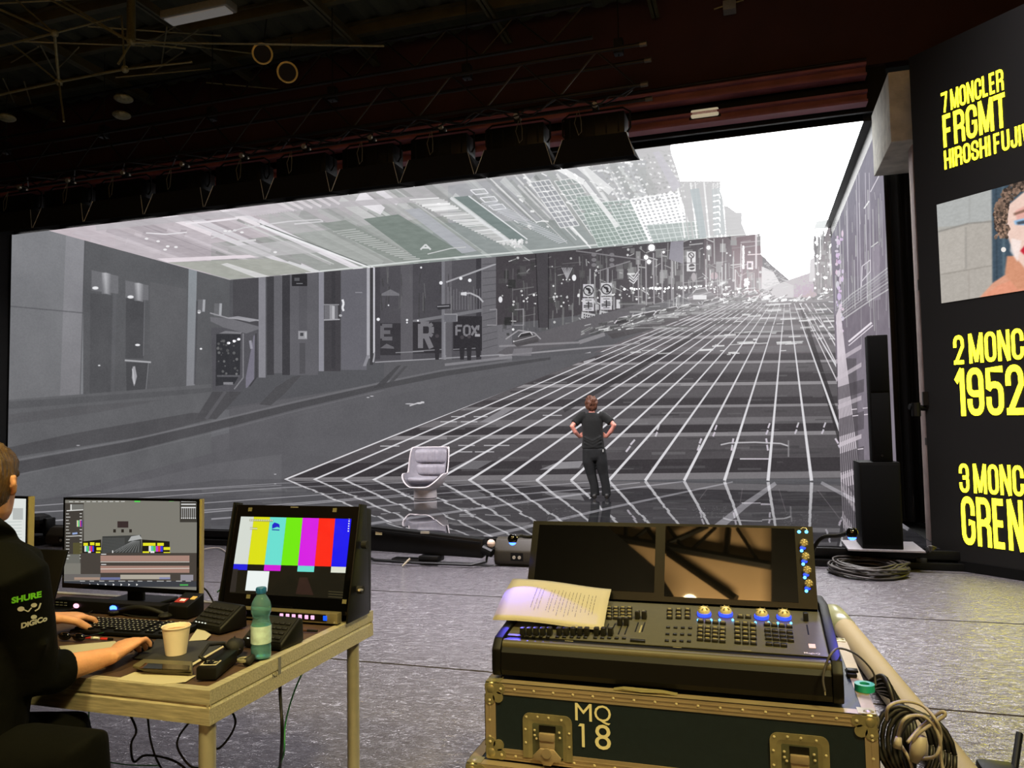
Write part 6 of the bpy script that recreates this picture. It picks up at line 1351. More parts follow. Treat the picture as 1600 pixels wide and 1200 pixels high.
def latch(t, cx, y, zt):
    w2, h = .060, .135
    # pressed steel dish: rounded frame, sunk tray, and butterfly latch
    def arch(w_, zt_, zb_, r_, n_=6):
        P = [(cx-w_, zb_)]+[(cx-w_+r_-r_*math.cos(a), zt_-r_+r_*math.sin(a)) for a in np.linspace(0, PI/2, n_)]+[(cx+w_-r_+r_*math.sin(a), zt_-r_+r_*math.cos(a)) for a in np.linspace(0, PI/2, n_)]+[(cx+w_, zb_)]
        return P
    A = arch(w2+.018, zt, zt-h, .022); B = arch(w2, zt-.018, zt-h, .014); C_ = arch(w2-.012, zt-.03, zt-h, .008)
    m_ = MB(); na = len(A)
    V = [(x, y-.004, z) for x, z in A]+[(x, y-.004, z) for x, z in B]+[(x, y-.0010, z) for x, z in C_]+[(x, y, z) for x, z in A]
    F = []
    for i in range(na-1):
        F += [(i, i+1, na+i+1, na+i), (na+i, na+i+1, 2*na+i+1, 2*na+i), (3*na+i, 3*na+i+1, i+1, i)]
    m_.add(V, F); d_ = m_.build('latch_dish', M_casesteel, t)
    MB().bb((cx-w2+.012, y-.0012, zt-h), (cx+w2-.012, y-.0004, zt-.03)).build('dish_tray', mat('dull_zinc', C(96, 98, 78), .45, .6, noise=.2), d_)
    MB().bb((cx-.026, y-.003, zt-.055), (cx+.026, y-.0012, zt-.034)).build('shadow_gap', M_black, d_)
    MB().bb((cx-.025, y-.014, zt-.078), (cx+.025, y-.002, zt-.054)).build('hook_plate', M_casealu, d_, bevel=.003)
    MB().bb((cx-.024, y-.010, zt-.104), (cx+.024, y-.002, zt-.0785)).build('keeper', M_casealu, d_, bevel=.002)
    wing = [(cx-.022, zt-.100), (cx+.022, zt-.100), (cx+.045, zt-.124), (cx+.042, zt-.136), (cx+.02, zt-.138), (cx+.012, zt-.150), (cx-.012, zt-.150), (cx-.02, zt-.138), (cx-.042, zt-.136), (cx-.045, zt-.124)]
    MB().prism([(x, y-.013, z) for x, z in wing], (0, .004, 0)).build('butterfly', M_casealu, d_, bevel=.0015)
    MB().cyl((cx, y-.018, zt-.112), (cx, y-.012, zt-.112), .015, n=18).build('turn_knob', M_casealu, d_, smooth=R(40))
    rv = MB()
    for dx, dz in ((-.066, -.012), (-.03, -.009), (.005, -.009), (.045, -.012), (-.069, -.05), (.069, -.05), (-.069, -.09), (.069, -.09), (-.04, -.05), (.038, -.05), (-.04, -.065), (.04, -.066), (-.034, -.075)): rv.ball((cx+dx, y-.005, zt+dz), (.004, .002, .004), 6, 4)
    tag(rv.build('latch_rivets', MATS['bright_rivet'], d_), kind='stuff')
FX0, FX1, FY0, FZ0, FZ1 = -.84, .296, 2.335, .463, .70
M_letter = mat('cream_letters', C(206, 200, 160), .6)
def mq(t):
    for s_, a, b_, c_ in (('M', (899, 1125), (902, 1098), (925, 1125)), ('Q', (929, 1131), (929, 1101), (955, 1131)), ('1', (904, 1166), (904, 1130), (914, 1166)), ('8', (930, 1170), (931, 1131), (955, 1170))):
        A, B, D_ = at_y(*a, FY0+.0015), at_y(*b_, FY0+.0015), at_y(*c_, FY0+.0015)
        if s_ == '1':
            MB().prism([(D_[0]-.0085, FY0-.0001, A[2]), (D_[0], FY0-.0001, A[2]), (D_[0], FY0-.0001, B[2]), (D_[0]-.014, FY0-.0001, B[2]), (D_[0]-.019, FY0-.0001, B[2]-.0075), (D_[0]-.0085, FY0-.0001, B[2]-.0075)], (0, -.0012, 0)).build('stencil_letter', M_letter, t); continue
        link('stencil_letter', fit_text(s_, M_letter, np.array([A[0], FY0+.0015, A[2]])-np.array(t.location), (1, 0, 0), (0, 0, 1), D_[0]-A[0], B[2]-A[2], extrude=.0012, offset=.0), t)
l1, l2 = at_y(855, 1116, FY0), at_y(1248, 1147, FY0)
fc = flight_case('flight_case', 'upper dark teal flight case stencilled MQ 18 under the console', FX0, FX1, FY0, 3.12, FZ0, FZ1, [(l1[0], l1[2]), (l2[0], l2[2])], mq, None)
flight_case('flight_case', 'lower dark flight case, slightly wider, under the stencilled case', FX0-.055, FX1+.055, FY0-.035, 3.18, .12, FZ0-.004, [], None, None)
cas = [o for o in col.objects if o.name.startswith('flight_case')][-1]
for x in (FX0+.03, FX1-.03):
    for y in (FY0+.06, 3.05):
        w0 = MB().cyl((x-.02, y, .051), (x+.02, y, .051), .05, n=18).build('castor_wheel', M_rubber, cas); MB().bb((x-.03, y-.035, .085), (x+.03, y+.035, .1195)).build('castor_fork', M_casesteel, w0)

# ------------------------------------------------------------------ lighting console
KX0, KX1, KZ = -.822, .215, FZ1+.001
co = thing('lighting_console', 'black lighting console with two dark touch screens and blue knobs', 'console', ((KX0+KX1)/2, 2.6, KZ))
M_con = mat('console_black', C(6, 6, 6), .5, noise=.15, spec=.25); M_conp = mat('console_panel', C(78, 76, 60), .42, .1, noise=.06, nscale=40)
py0, pz0, py1, pz1 = 2.43, .822, 2.765, .872
pn = np.array([0, -(pz1-pz0), py1-py0]); pn = pn/np.linalg.norm(pn); pang = math.atan2(pz1-pz0, py1-py0); prot = Euler((pang, 0, 0)).to_matrix()
prof = [(2.372, KZ+.012), (2.362, KZ+.03), (2.366, .785), (2.385, .806), (2.40, .814), (2.44, .8195), (py1, pz1-.003), (3.0, pz1-.01), (3.02, .76), (3.02, KZ+.012)]
MB().prism([(KX0+.03, y, z) for y, z in prof], (KX1-KX0-.06, 0, 0)).build('chassis', M_con, co)
MB().tube([(KX0+.02, 2.398, .800), (KX1-.02, 2.398, .800)], .020, 18).build('arm_rest', mat('arm_rest_vinyl', C(70, 66, 48), .38, noise=.06), co, smooth=R(50))
for x, s_ in ((KX0, 1), (KX1, -1)):
    pr = [(2.366, KZ+.010), (2.356, KZ+.03), (2.358, .795), (2.385, .826), (py1+.03, pz1+.022), (3.03, pz1+.0), (3.03, KZ+.010)]
    MB().prism([(x, y, z) for y, z in pr], (s_*.029, 0, 0)).build('side_cheek', M_con, co, bevel=.004)
MB().hexa([(KX0+.03, py0, pz0-.002), (KX1-.03, py0, pz0-.002), (KX1-.03, py1, pz1-.002), (KX0+.03, py1, pz1-.002)], [(KX0+.03, py0, pz0), (KX1-.03, py0, pz0), (KX1-.03, py1, pz1), (KX0+.03, py1, pz1)]).build('control_panel', M_conp, co)
for x in (KX0+.08, KX1-.08):
    for y in (2.42, 2.95): MB().cyl((x, y, KZ+.0005), (x, y, KZ+.013), .018).build('foot', M_rubber, co)
PP = np.array([0, py0, pz0])
def onp(px, py, lift=0): return at_plane(px, py, PP+pn*lift, pn)
cl_ = np.array(co.location)
def putk(me, px, py, lift, name): return link(name, me, co, loc=onp(px, py)+pn*lift-cl_, rot=(pang, 0, 0))
M_key = mat('key_black', C(26, 26, 22), .32, noise=.05); M_keyg = mat('key_cap_top', C(150, 140, 92), .3, .1)
fcap = MB().hexa([(-.0082, -.013, 0), (.0082, -.013, 0), (.0082, .013, 0), (-.0082, .013, 0)], [(-.0075, -.0105, .026), (.0075, -.0105, .026), (.0075, .0085, .024), (-.0075, .0085, .024)]).mesh('fader_cap', M_key, bevel=.002)
for px in (817.4, 827.6, 838, 848.6, 859.4, 874.4, 885, 896, 906.6, 917.4, 932.6, 943.6, 954.4): putk(fcap, px, 992, .001, 'fader_cap')
sk = MB().box((0, 0, 0), (.0125, .008, .006)).mesh('key', M_key, bevel=.0015)
for X in (365, 418, 470, 525, 580, 655, 708, 765, 820, 873, 950, 1005, 1060, 1118, 1175): putk(sk, 740+X/5, 995.5+(X-365)*.004, .003, 'key')
mk = MB().hexa([(-.010, -.0085, 0), (.010, -.0085, 0), (.010, .0085, 0), (-.010, .0085, 0)], [(-.0085, -.006, .009), (.0085, -.006, .009), (.0085, .0065, .009), (-.0085, .0065, .009)]).mesh('key', M_key, bevel=.0015)
tk = MB().box((0, 0.0005, .0095), (.012, .006, .0007)).mesh('key_legend', M_keyg)
def key(px, py, top=True):
    o = putk(mk, px, py, .0005, 'key')
    if top: link('key_legend', tk, o)
for X in (1060, 1112, 1166, 1218):
    for Y in (762, 786, 812, 836): key(740+X/5, 800+Y/5)
slot = MB().box((0, 0, 0), (.004, .075, .0015)).mesh('fader_slot', M_black)
for px, c_ in ((952, 0), (962, 0), (969, 1), (979, 1)):
    if c_: putk(slot, px, 984, .0005, 'fader_slot'); putk(fcap, px, 976, .001, 'fader_cap')
    else: putk(slot, px-4, 982, .0005, 'fader_slot')
for px in (995.5, 1006): putk(slot, px-.5, 980, .0005, 'fader_slot'); putk(fcap, px+1, 966, .001, 'fader_cap')
putk(MB().box((0, 0, 0), (.047, .010, .008)).mesh('wide_key', M_key, bevel=.0015), 996.5, 1003, .004, 'wide_key'); putk(MB().box((0, 0, 0), (.005, .06, .0006)).mesh('level_marks', mat('faint_marks', C(140, 134, 100), .6)), 1001, 983, .0006, 'level_marks')
for X in (132, 202, 272):
    for Y in (776, 804, 832): key(1020+X/5, 800+Y/5)
for X in (120, 178, 235, 293):
    for Y in (908, 960, 1012): putk(sk, 1020+(X-(Y-908)*.1)/5, 800+(Y+(X-120)*.03)/5, .003, 'key')
for X0_, n_, rows in ((372, 4, (862, 912, 940, 970, 1003)), (662, 3, (880, 920, 950, 985, 1025)), (900, 4, (888, 934, 966, 996, 1040))):
    for j, Y in enumerate(rows):
        for i in range(n_):
            if X0_ == 900 and j == 4 and i == 3: continue
            X = X0_+i*(58 if n_ == 4 else 62)+(j-2)*(4 if X0_ > 700 else (1 if X0_ > 500 else -1)); key(1020+X/5, 800+(Y+i*5)/5, not(X0_ == 900 and j > 0))
for X, Y in ((685, 826), (745, 829)): key(1020+X/5, 800+Y/5)
enc = MB().lathe([(0, .030), (.010, .029), (.0165, .025), (.020, .017), (.021, .004), (.019, 0)], n=20).mesh('encoder_knob', mat('knob_gold', C(200, 188, 140), .3, .1, noise=.05), smooth=R(40))
skirt = MB().lathe([(.0222, .0005), (.0232, .006), (.0222, .011), (.021, .012)], n=20).mesh('glow_ring', M_blueglow, smooth=True)
led = MB().ball((0, 0, 0), .004, 8, 6).mesh('indicator', M_bluecyan)
rib = MB().box((.0115, 0, .0272), (.014, .003, .003)).mesh('knob_rib', mat('knob_rib', C(120, 110, 70), .3, .1))
for px, py in ((1100.4, 962), (1134, 962), (1190, 966), (1225, 967)):
    o = putk(enc, px, py, .001, 'encoder_knob'); link('glow_ring', skirt, o)
    for k_ in range(7): link('knob_rib', rib, o, rot=(0, 0, k_*2*PI/7))
    for dx in (-9.5, 11): putk(led, px+dx, py+8, .003, 'indicator')
    
putk(slot, 1262, 984, .0005, 'fader_slot'); putk(fcap, 1259, 969, .001, 'fader_cap')
putk(MB().box((0, 0, 0), (.019, .029, .001)).mesh('sticker', mat('pale_sticker', C(214, 190, 178), .6)), 1269, 1010, .001, 'sticker')
o = link('panel_lettering', text_mesh('MagicQ', .0145, mat('panel_white', C(200, 196, 205), .6), offset=.0002), co, loc=onp(1256, 1021.5)+pn*.0012-cl_, rot=(pang, 0, 0))
for px, py in ((889, 1002), (1058, 1012), (1167, 1017)): putk(MB().box((0, 0, 0), (.026, .0025, .0006)).mesh('panel_mark', mat('faint_marks', C(140, 134, 100), .6)), px, py, .0008, 'panel_mark')
# hinged screen unit
sy0, sz0 = 2.775, .878
T = at_y(1000, 817, 2.90); sy1, sz1 = 2.895, float(T[2])
sn_ = np.array([0, -(sz1-sz0), (sy1-sy0)]); sn_ = sn_/np.linalg.norm(sn_); SPp = np.array([0, sy0, sz0])
def ons(px, py, lift=0): return at_plane(px, py, SPp+sn_*lift, sn_)
sl, sr_ = float(ons(828, 870)[0]), float(ons(1274, 890)[0])
q = [np.array((sl, sy0, sz0)), np.array((sr_, sy0, sz0)), np.array((sr_, sy1, sz1)), np.array((sl, sy1, sz1))]
MB().hexa([p-sn_*.003 for p in q], [p-sn_*.06 for p in q]).build('screen_housing', M_con, co, bevel=.006)
MB().hexa(q, [p-sn_*.003 for p in q]).build('screen_glass', mat('screen_bezel', C(9, 9, 8), .3, spec=.3), co)
M_glass = mat('touch_glass', C(4, 4, 4), .02, ior=2.5)
for a, b_ in (((843, 820), (1022, 926)), ((1040, 822), (1248, 942))):
    A, B = ons(*a, .0008), ons(*b_, .0008); u0, u1 = A[0], B[0]; t0, t1 = A[2], B[2]
    fy = lambda z: sy0+(z-sz0)/(sz1-sz0)*(sy1-sy0)
    qq = [np.array((u0, fy(t1), t1)), np.array((u1, fy(t1), t1)), np.array((u1, fy(t0), t0)), np.array((u0, fy(t0), t0))]
    MB().hexa([p+sn_*.0016 for p in qq], [p-sn_*.001 for p in qq]).build('touch_screen', M_glass, co)
srot = Euler((math.atan2(sz1-sz0, sy1-sy0), 0, 0)).to_matrix(); sang = math.atan2(sz1-sz0, sy1-sy0)
enc2 = MB().lathe([(0, .020), (.008, .0195), (.0125, .016), (.014, .008), (.0145, 0)], n=16).mesh('encoder_knob', MATS['knob_gold'], smooth=R(40))
rib2 = MB().box((.008, 0, .0195), (.010, .003, .003)).mesh('knob_rib', MATS['knob_rib'])
for px, py in ((1256, 850), (1258.5, 871), (1261, 892), (1263.5, 913)):
    o = link('encoder_knob', enc2, co, loc=ons(px, py)+sn_*.001-cl_, rot=(sang, 0, 0))
    for k_ in range(7): link('knob_rib', rib2, o, rot=(0, 0, k_*2*PI/7))
    MB().ball(ons(px-3.5, py+10.5, .003), .0055, 8, 6).build('indicator', M_bluecyan, co); MB().ball(ons(px-1.5, py+6, .002), (.010, .003, .007), 8, 6).build('glow_ring', M_blueglow, co)
for px in (1248.5, 1260): MB().ball(ons(px, 831, .002), (.006, .003, .006), 8, 6).build('indicator', M_bluecyan, co)
MB().tube([ons(1251, 827, .002), ons(1254, 824.5, .002), ons(1259, 825, .002), ons(1261, 828, .002)], .0016, 6).build('logo_ring', MATS['knob_gold'], co)
# paper stack leaning on the keys and the screen
pp = thing('paper_stack', 'stack of printed papers leaning on the left console screen', 'paper', (-.62, 2.6, .85))
b0, b1, t0, t1 = at_y(774, 966, 2.49), at_y(943, 980, 2.49), at_y(803, 904, 2.772), at_y(957, 919, 2.772)
for k_ in range(3):
    off = np.array([-.004*k_, -.003*k_, -.002*k_]); sk_ = .004*(k_-1)
    m_ = MB(); m_.grid(lambda u, v: tuple((b0*(1-u)+b1*u)*(1-v)+(t0*(1-u)+t1*u)*v+off+np.array([sk_*v, 0, .012*math.sin(v*PI)*(1-.4*u)-.010*(1-v)*(1-u)*0+.004*math.sin(u*5)])), 12, 12)
    m_.build('sheet', mat('script_paper', C(164, 158, 140), .8, noise=.03, nscale=4), pp, smooth=True, solid=.0007)
r7 = random.Random(12)
ink = MB()
def psurf(u, v): return (b0*(1-u)+b1*u)*(1-v)+(t0*(1-u)+t1*u)*v+np.array([-.004*v*1, 0, .012*math.sin(v*PI)*(1-.4*u)+.004*math.sin(u*5)+.0016])
for i in range(17):      # printed columns run up the sheet, as the pages lie sideways
    u = .30+i*.036+r7.uniform(-.006, .006)
    if r7.random() < .12: continue
    v = r7.uniform(.1, .3)
    while v < .72:
        dv = r7.uniform(.015, .08); uu = u+(.0)
        A, B = psurf(uu, v), psurf(uu, min(.74, v+dv)); ink.add([A-np.array([.0008, 0, 0]), A+np.array([.0008, 0, 0]), B+np.array([.0008, 0, 0]), B-np.array([.0008, 0, 0])], [(0, 1, 2, 3)]); v += dv+r7.uniform(.008, .03)
tag(ink.build('printed_lines', M_ink, pp), kind='stuff')
# gooseneck lamps, blue
def gooseneck(label, pts, ball, tgt, pw):
    t = thing('gooseneck_lamp', label, 'lamp', pts[0])
    cable('', None, pts, .007, None).build('arm', M_rubber, t, smooth=True)
    MB().ball(ball, .019, 14, 10).build('lamp_hood', M_gloss, t, smooth=True); MB().ball(ball-np.array([0, .002, .013]), (.013, .013, .010), 12, 8).build('bulb', M_bluelight, t)
    l = bpy.data.lights.new('blue_lamp', 'SPOT'); l.energy = pw; l.color = (.12, .10, 1.0); l.spot_size = R(64); l.spot_blend = .12; l.shadow_soft_size = .012
    o = bpy.data.objects.new('blue_lamp', l); col.objects.link(o); o.location = ball-np.array([0, 0, .035]); o.rotation_euler = (Vector(tgt)-Vector(o.location)).to_track_quat('-Z', 'Y').to_euler()
    return t
B = at_y(801, 842, 2.74); gooseneck('gooseneck lamp with blue glow at the left of the console screens', [(sl+.10, 3.0, .9), (sl+.08, 2.99, 1.06), at_y(826, 839, 2.88), at_y(813, 837, 2.80), B+np.array([.012, .01, .004])], B, at_z(840, 1010, .80), 9)
B = at_y(1331, 833, 2.72); gooseneck('gooseneck lamp with blue glow at the right of the console', [(sr_-.04, 2.98, .93), at_y(1270, 860, 2.95), at_y(1285, 840, 2.88), at_y(1310, 837, 2.80), B+np.array([-.014, .006, -.002])], B, at_z(1300, 1045, .78), 7)
# cables and oddments by the case
M_black_c = mat('black_cable', C(22, 22, 21), .45, noise=.2)
lo = thing('cable_bundle', 'bundle of black cables hanging down the right case side', 'cable', (FX1+.12, 2.6, 0))
for i in range(6):
    x = FX1+.06+.009*i; pts = [(x-.03, 2.75+.02*i, .66-.012*i), (x, 2.62+.02*i, .715-.02*i), (x+.02, 2.56, .60), (x+.015+.01*math.sin(i), 2.54, .42), (x+.03, 2.52+.01*i, .2), (x+.04*math.sin(i*2), 2.5, .03)]
    cable('', None, pts, .0085, None).build('cable', M_black_c, lo, smooth=True)
tg = thing('cable_tangle', 'tangle of grey cable loops beside the right case corner', 'cable', (FX1+.30, 2.55, .3))
yy = 2.40
for pts in ([(1385, 1125), (1388, 1105), (1410, 1096), (1440, 1102), (1462, 1125), (1470, 1150), (1463, 1180), (1440, 1186)], [(1402, 1155), (1412, 1125), (1435, 1118), (1455, 1128), (1468, 1155), (1470, 1185), (1476, 1215)], [(1418, 1160), (1440, 1135), (1470, 1113), (1476, 1118), (1455, 1132), (1430, 1152), (1422, 1185)], [(1408, 1165), (1420, 1185), (1428, 1210)]):
    cable('', None, [at_y(px, py, yy+.02*math.sin(px)) for px, py in pts], .0048, None).build('cable', M_greycable, tg, smooth=True)
MB().tube([at_y(1440, 1150, yy), at_y(1434, 1170, yy), at_y(1428, 1190, yy)], [.014, .022, .012], 12).build('plug', M_greycable, tg, smooth=True); MB().tube([at_y(1404, 1152, yy), at_y(1402, 1168, yy)], [.008, .014], 10).build('plug', M_greycable, tg, smooth=True)
for i in range(5): c = at_y(1412+i*9, 1160+i*4, yy+.06); MB().tube([c+np.array([.07*math.cos(a), .03*math.sin(a), .09*math.sin(a)]) for a in np.linspace(0, 2*PI, 20)], .007, 6).build('dark_loop', M_black_c, tg, smooth=True)
lc = thing('lamp_cable', 'grey cable end bent over the right console cheek', 'cable', at_y(1300, 1020, 2.45))
cable('', None, [at_y(1289, 1080, 2.335), at_y(1286, 1062, 2.335), at_y(1290, 1040, 2.335), at_y(1300, 1020, 2.34), at_y(1313, 1013, 2.42), at_y(1340, 1024, 2.55), at_y(1364, 1050, 2.62), at_y(1368, 1072, 2.62)], .0032, None).build('cable', mat('mid_grey_cable', C(84, 82, 84), .5), lc, smooth=True)
MB().cyl(at_y(1289, 1080, 2.335), at_y(1289.3, 1086, 2.335), .0022).build('jack_tip', M_alutube, lc)
c = at_z(1345, 1068, FZ1+.02); t = thing('tape_roll', 'teal roll of tape on the case behind the console corner', 'tape', (c[0]+.01, c[1], FZ1+.001))
MB().lathe([(.014, 0), (.028, 0), (.028, .02), (.014, .02), (.014, 0)], n=22).build('roll', mat('teal_tape', C(30, 150, 130), .35, noise=.05), t, world=False, smooth=R(40))
c = at_z(1330, 1055, FZ1); t = thing('clip', 'small black clip on the case top by console corner', 'clip', (c[0], c[1], FZ1+.001))
MB().bb((-.015, -.03, .0), (.015, .03, .012)).build('body', M_black, t, world=False, bevel=.004); MB().bb((-.013, -.02, .0121), (.02, .01, .02)).build('lever', M_blackm, t, world=False, bevel=.003)
c = at_z(1010, 1070, FZ1); t = thing('paper_scrap', 'crumpled olive paper scrap under the console front edge', 'paper', (c[0], 2.352, FZ1+.001))
MB().prism([(-.09, -.002, .0), (.10, -.002, .0), (.06, -.006, .006), (.0, -.010, .004), (-.06, -.006, .007)], (0, .02, .002)).build('scrap', mat('olive_paper', C(112, 104, 74), .7, noise=.1), t, world=False)

# ------------------------------------------------------------------ steelwork on the rear wall, seen mirrored in the console screens
def mirrored(px, py, y):
    P = ons(px, py); d_ = ray(px, py); d_ = d_-2*(d_@sn_)*sn_; return P+d_*((y-P[1])/d_[1])
def brace(p, q_, r): MB().tube([mirrored(*p, -4.55), mirrored(*q_, -4.55)], r*.62, 6).build('brace', M_blackm, rt)
rt = thing('trim_8', None, None, (0, -4.6, 0)); struct(rt)
for p, q_, r in (((960, 840), (1250, 892), .16), ((1045, 864), (1150, 936), .16), ((1044, 824), (1072, 862), .08), ((1042, 850), (1105, 822), .11), ((1080, 860), (1118, 824), .08), ((1138, 826), (1134, 868), .12), ((1152, 826), (1188, 882), .07), ((978, 822), (978, 846), .09), ((990, 842), (1015, 824), .08), ((1010, 824), (1030, 850), .09), ((1022, 845), (1045, 862), .15)):
    brace(p, q_, r*.7)
# unseen drapes added to shape the dark parts of the screen reflections; slanted edge
qd = [mirrored(*p, -4.4) for p in ((975, 845), (1024, 886), (1050, 926), (1068, 960), (700, 1000), (700, 760), (940, 815))]
tag(MB().prism([tuple(p) for p in qd], (0, -.06, 0)).build('curtain', M_drape), 'added black drape before the rear wall, darkening its screen reflection', 'curtain')
qd = [mirrored(*p, -4.42) for p in ((1205, 800), (1420, 800), (1420, 1000), (1205, 1000))]
tag(MB().prism([tuple(p) for p in qd], (0, -.06, 0)).build('curtain', M_drape), 'second added black drape at left of rear wall, darkening its reflection', 'curtain')
LPt = mirrored(1078, 942, -4.0)
t = thing('wall_lamp', 'bright warm lamp on a bracket at the rear wall', 'lamp', LPt)
MB().ball(LPt, .11, 14, 10).build('bulb', mat('warm_bulb', (0, 0, 0, 1), .5, emit=(1.0, .78, .40, 1), estr=40), t); MB().cyl(LPt+np.array([0, -.12, 0]), LPt+np.array([0, -.7, .1]), .03).build('bracket', M_blackm, t)

# ------------------------------------------------------------------ people and the white armchair
from mathutils.bvhtree import BVHTree
def fuse(mb, name, m, parent, voxel=.012, smooth=6, world=True, mats=None):
    """closed overlapping forms grown together into one continuous skin"""
    off = Vector((0, 0, 0))
    if parent is not None and world:
        rt_ = parent
        while rt_.parent is not None: rt_ = rt_.parent
        off = Vector(rt_.location)
    me = mb.mesh(name+'_src', None, off=off); o = bpy.data.objects.new(name+'_src', me); col.objects.link(o)
    r_ = o.modifiers.new('r', 'REMESH'); r_.mode = 'VOXEL'; r_.voxel_size = voxel; r_.use_smooth_shade = True
    if smooth: s_ = o.modifiers.new('s', 'SMOOTH'); s_.factor = .5; s_.iterations = smooth
    dg = bpy.context.evaluated_depsgraph_get(); dg.update()
    new = bpy.data.meshes.new_from_object(o.evaluated_get(dg)); new.name = name
    bpy.data.objects.remove(o); bpy.data.meshes.remove(me)
    new.materials.clear(); new.materials.append(m)
    for p in new.polygons: p.use_smooth = True
    return link(name, new, parent)
def ring(c, rx, ry, n=16, ax=(1, 0, 0), ay=(0, 1, 0)):
    c = Vector(c); ax = Vector(ax); ay = Vector(ay)
    return [c+ax*(rx*math.cos(2*PI*k/n))+ay*(ry*math.sin(2*PI*k/n)) for k in range(n)]
def skin_mat(name, c, red):
    m = mat(name, c, .5, noise=.08, nscale=25, bump=.08, bscale=160); m.node_tree.nodes['Principled BSDF'].inputs['Subsurface Weight'].default_value = .12
    m.node_tree.nodes['Principled BSDF'].inputs['Subsurface Radius'].default_value = (.012, .004, .002); return m
M_skin = skin_mat('skin_fair', C(214, 156, 122), 1); M_skin2 = skin_mat('skin_pink', C(222, 150, 134), 1)
M_hair = mat('brown_hair', C(96, 60, 44), .5, noise=.45, nscale=22, bump=.7, bscale=30, aniso=(1, 1, .16)); M_hair2 = mat('short_brown_hair', C(86, 64, 40), .5, noise=.4, nscale=60, bump=.6, bscale=90, aniso=(1, 1, .25))
M_tee = mat('black_tee', C(15, 16, 16), .85, noise=.15, nscale=10, bump=.3, bscale=9, sheen=.1); M_trs = mat('charcoal_trousers', C(24, 25, 27), .85, noise=.2, nscale=8, bump=.45, bscale=11)
M_shoe = mat('black_shoe', C(20, 19, 19), .45); M_eye = mat('eye_white', C(225, 222, 215), .2); M_iris = mat('iris', C(50, 40, 32), .2)
def hand_mb(mb, W, d, up, thumb, curl=.5, s=1.0, spread=.10):
    """palm with four fingers and a thumb leaving its side; W wrist, d pointing to the fingers, thumb = side vector of the thumb"""
    W = Vector(W); d = Vector(d).normalized(); up = Vector(up); up = (up-d*up.dot(d)).normalized(); sd = Vector(thumb); sd = (sd-d*sd.dot(d)-up*sd.dot(up)).normalized()
    mb.loft([ring(W+d*(t*s), a*s, b*s, 14, sd, up) for t, a, b in ((-.02, .026, .019), (.0, .028, .019), (.03, .036, .0165), (.065, .042, .015), (.088, .041, .013))])
    for k, (off, ln, r_) in enumerate(((.030, .072, .0092), (.010, .080, .0096), (-.011, .074, .0092), (-.030, .058, .0082))):
        b_ = W+d*(.080*s)+sd*(off*s)+up*.002; a0 = (.5-k/3)*spread*2; dr = (d+sd*a0).normalized(); pts = [b_-d*.02*s]; p = b_; ang = curl*.35
        pts.append(p)
        for seg in (.46, .32, .22):
            dv = dr*math.cos(ang)-up*math.sin(ang); p = p+dv*(ln*s*seg); pts.append(p); ang += curl*.75
        mb.tube(pts, [r_*s, r_*s*1.08, r_*s*1.02, r_*s*.92, r_*s*.72], 10)
    b_ = W+d*(.018*s)+sd*(.026*s); p1 = b_+(d*.028+sd*.026-up*.006)*s; p2 = p1+(d*.032+sd*.010-up*.012*curl*2)*s; p3 = p2+(d*.024-sd*.002-up*.010*curl*2)*s
    mb.tube([b_-d*.01*s, b_, p1, p2, p3], [.012*s, .014*s, .0125*s, .0112*s, .008*s], 10)
    return mb
def head_mb(mb, c, f, s=1.0, side=None):
    """skull, jaw, brow, nose, ears; c centre, f unit facing direction"""
    f = Vector(f).normalized(); u = Vector((0, 0, 1)); f = (f-u*f.dot(u)*.0).normalized(); sx = f.cross(u).normalized(); c = Vector(c)
    def at(x, y, z): return c+(sx*x+f*y+u*z)*s
    rings = []
    for z, rx, rb_, rf in ((-.118, .022, .0, .088), (-.110, .040, .004, .096), (-.09, .054, .03, .098), (-.06, .062, .062, .096), (-.03, .068, .082, .094), (.0, .073, .092, .094), (.03, .076, .096, .094), (.06, .072, .090, .088), (.085, .060, .074, .072), (.105, .038, .048, .046), (.115, .014, .02, .018)):
        rings.append([at(rx*math.cos(a), (rf if math.sin(a) > 0 else rb_)*math.sin(a), z) for a in np.linspace(0, 2*PI, 19)[:-1]])
    mb.loft(rings)
    mb.tube([at(0, .088, .025), at(0, .103, .0), at(0, .116, -.025), at(0, .096, -.036)], [.009*s, .011*s, .015*s, .011*s], 8)
    mb.tube([at(-.05, .078, .034), at(0, .094, .036), at(.05, .078, .034)], [.008*s, .010*s, .008*s], 8); mb.tube([at(-.024, .088, -.062), at(0, .097, -.060), at(.024, .088, -.062)], .008*s, 8)
    for k in (-1, 1):
        mb.ball(at(k*.079, -.004, -.006), (.010*s, .016*s, .010*s)); mb.tube([at(k*.074, .006, -.034), at(k*.084, -.006, -.024), at(k*.089, -.018, .0), at(k*.086, -.016, .022), at(k*.078, .004, .026)], [.006*s, .008*s, .009*s, .009*s, .006*s], 8)
    return at
def eyes(at, t, s=1.0):
    for k in (-1, 1):
        o = MB().ball(at(k*.032, .0765, .006), .0125*s, 10, 8).build('eye', M_eye, t, smooth=True); MB().ball(at(k*.032, .0845, .006), .0055*s, 8, 6).build('iris', M_iris, o, smooth=True)

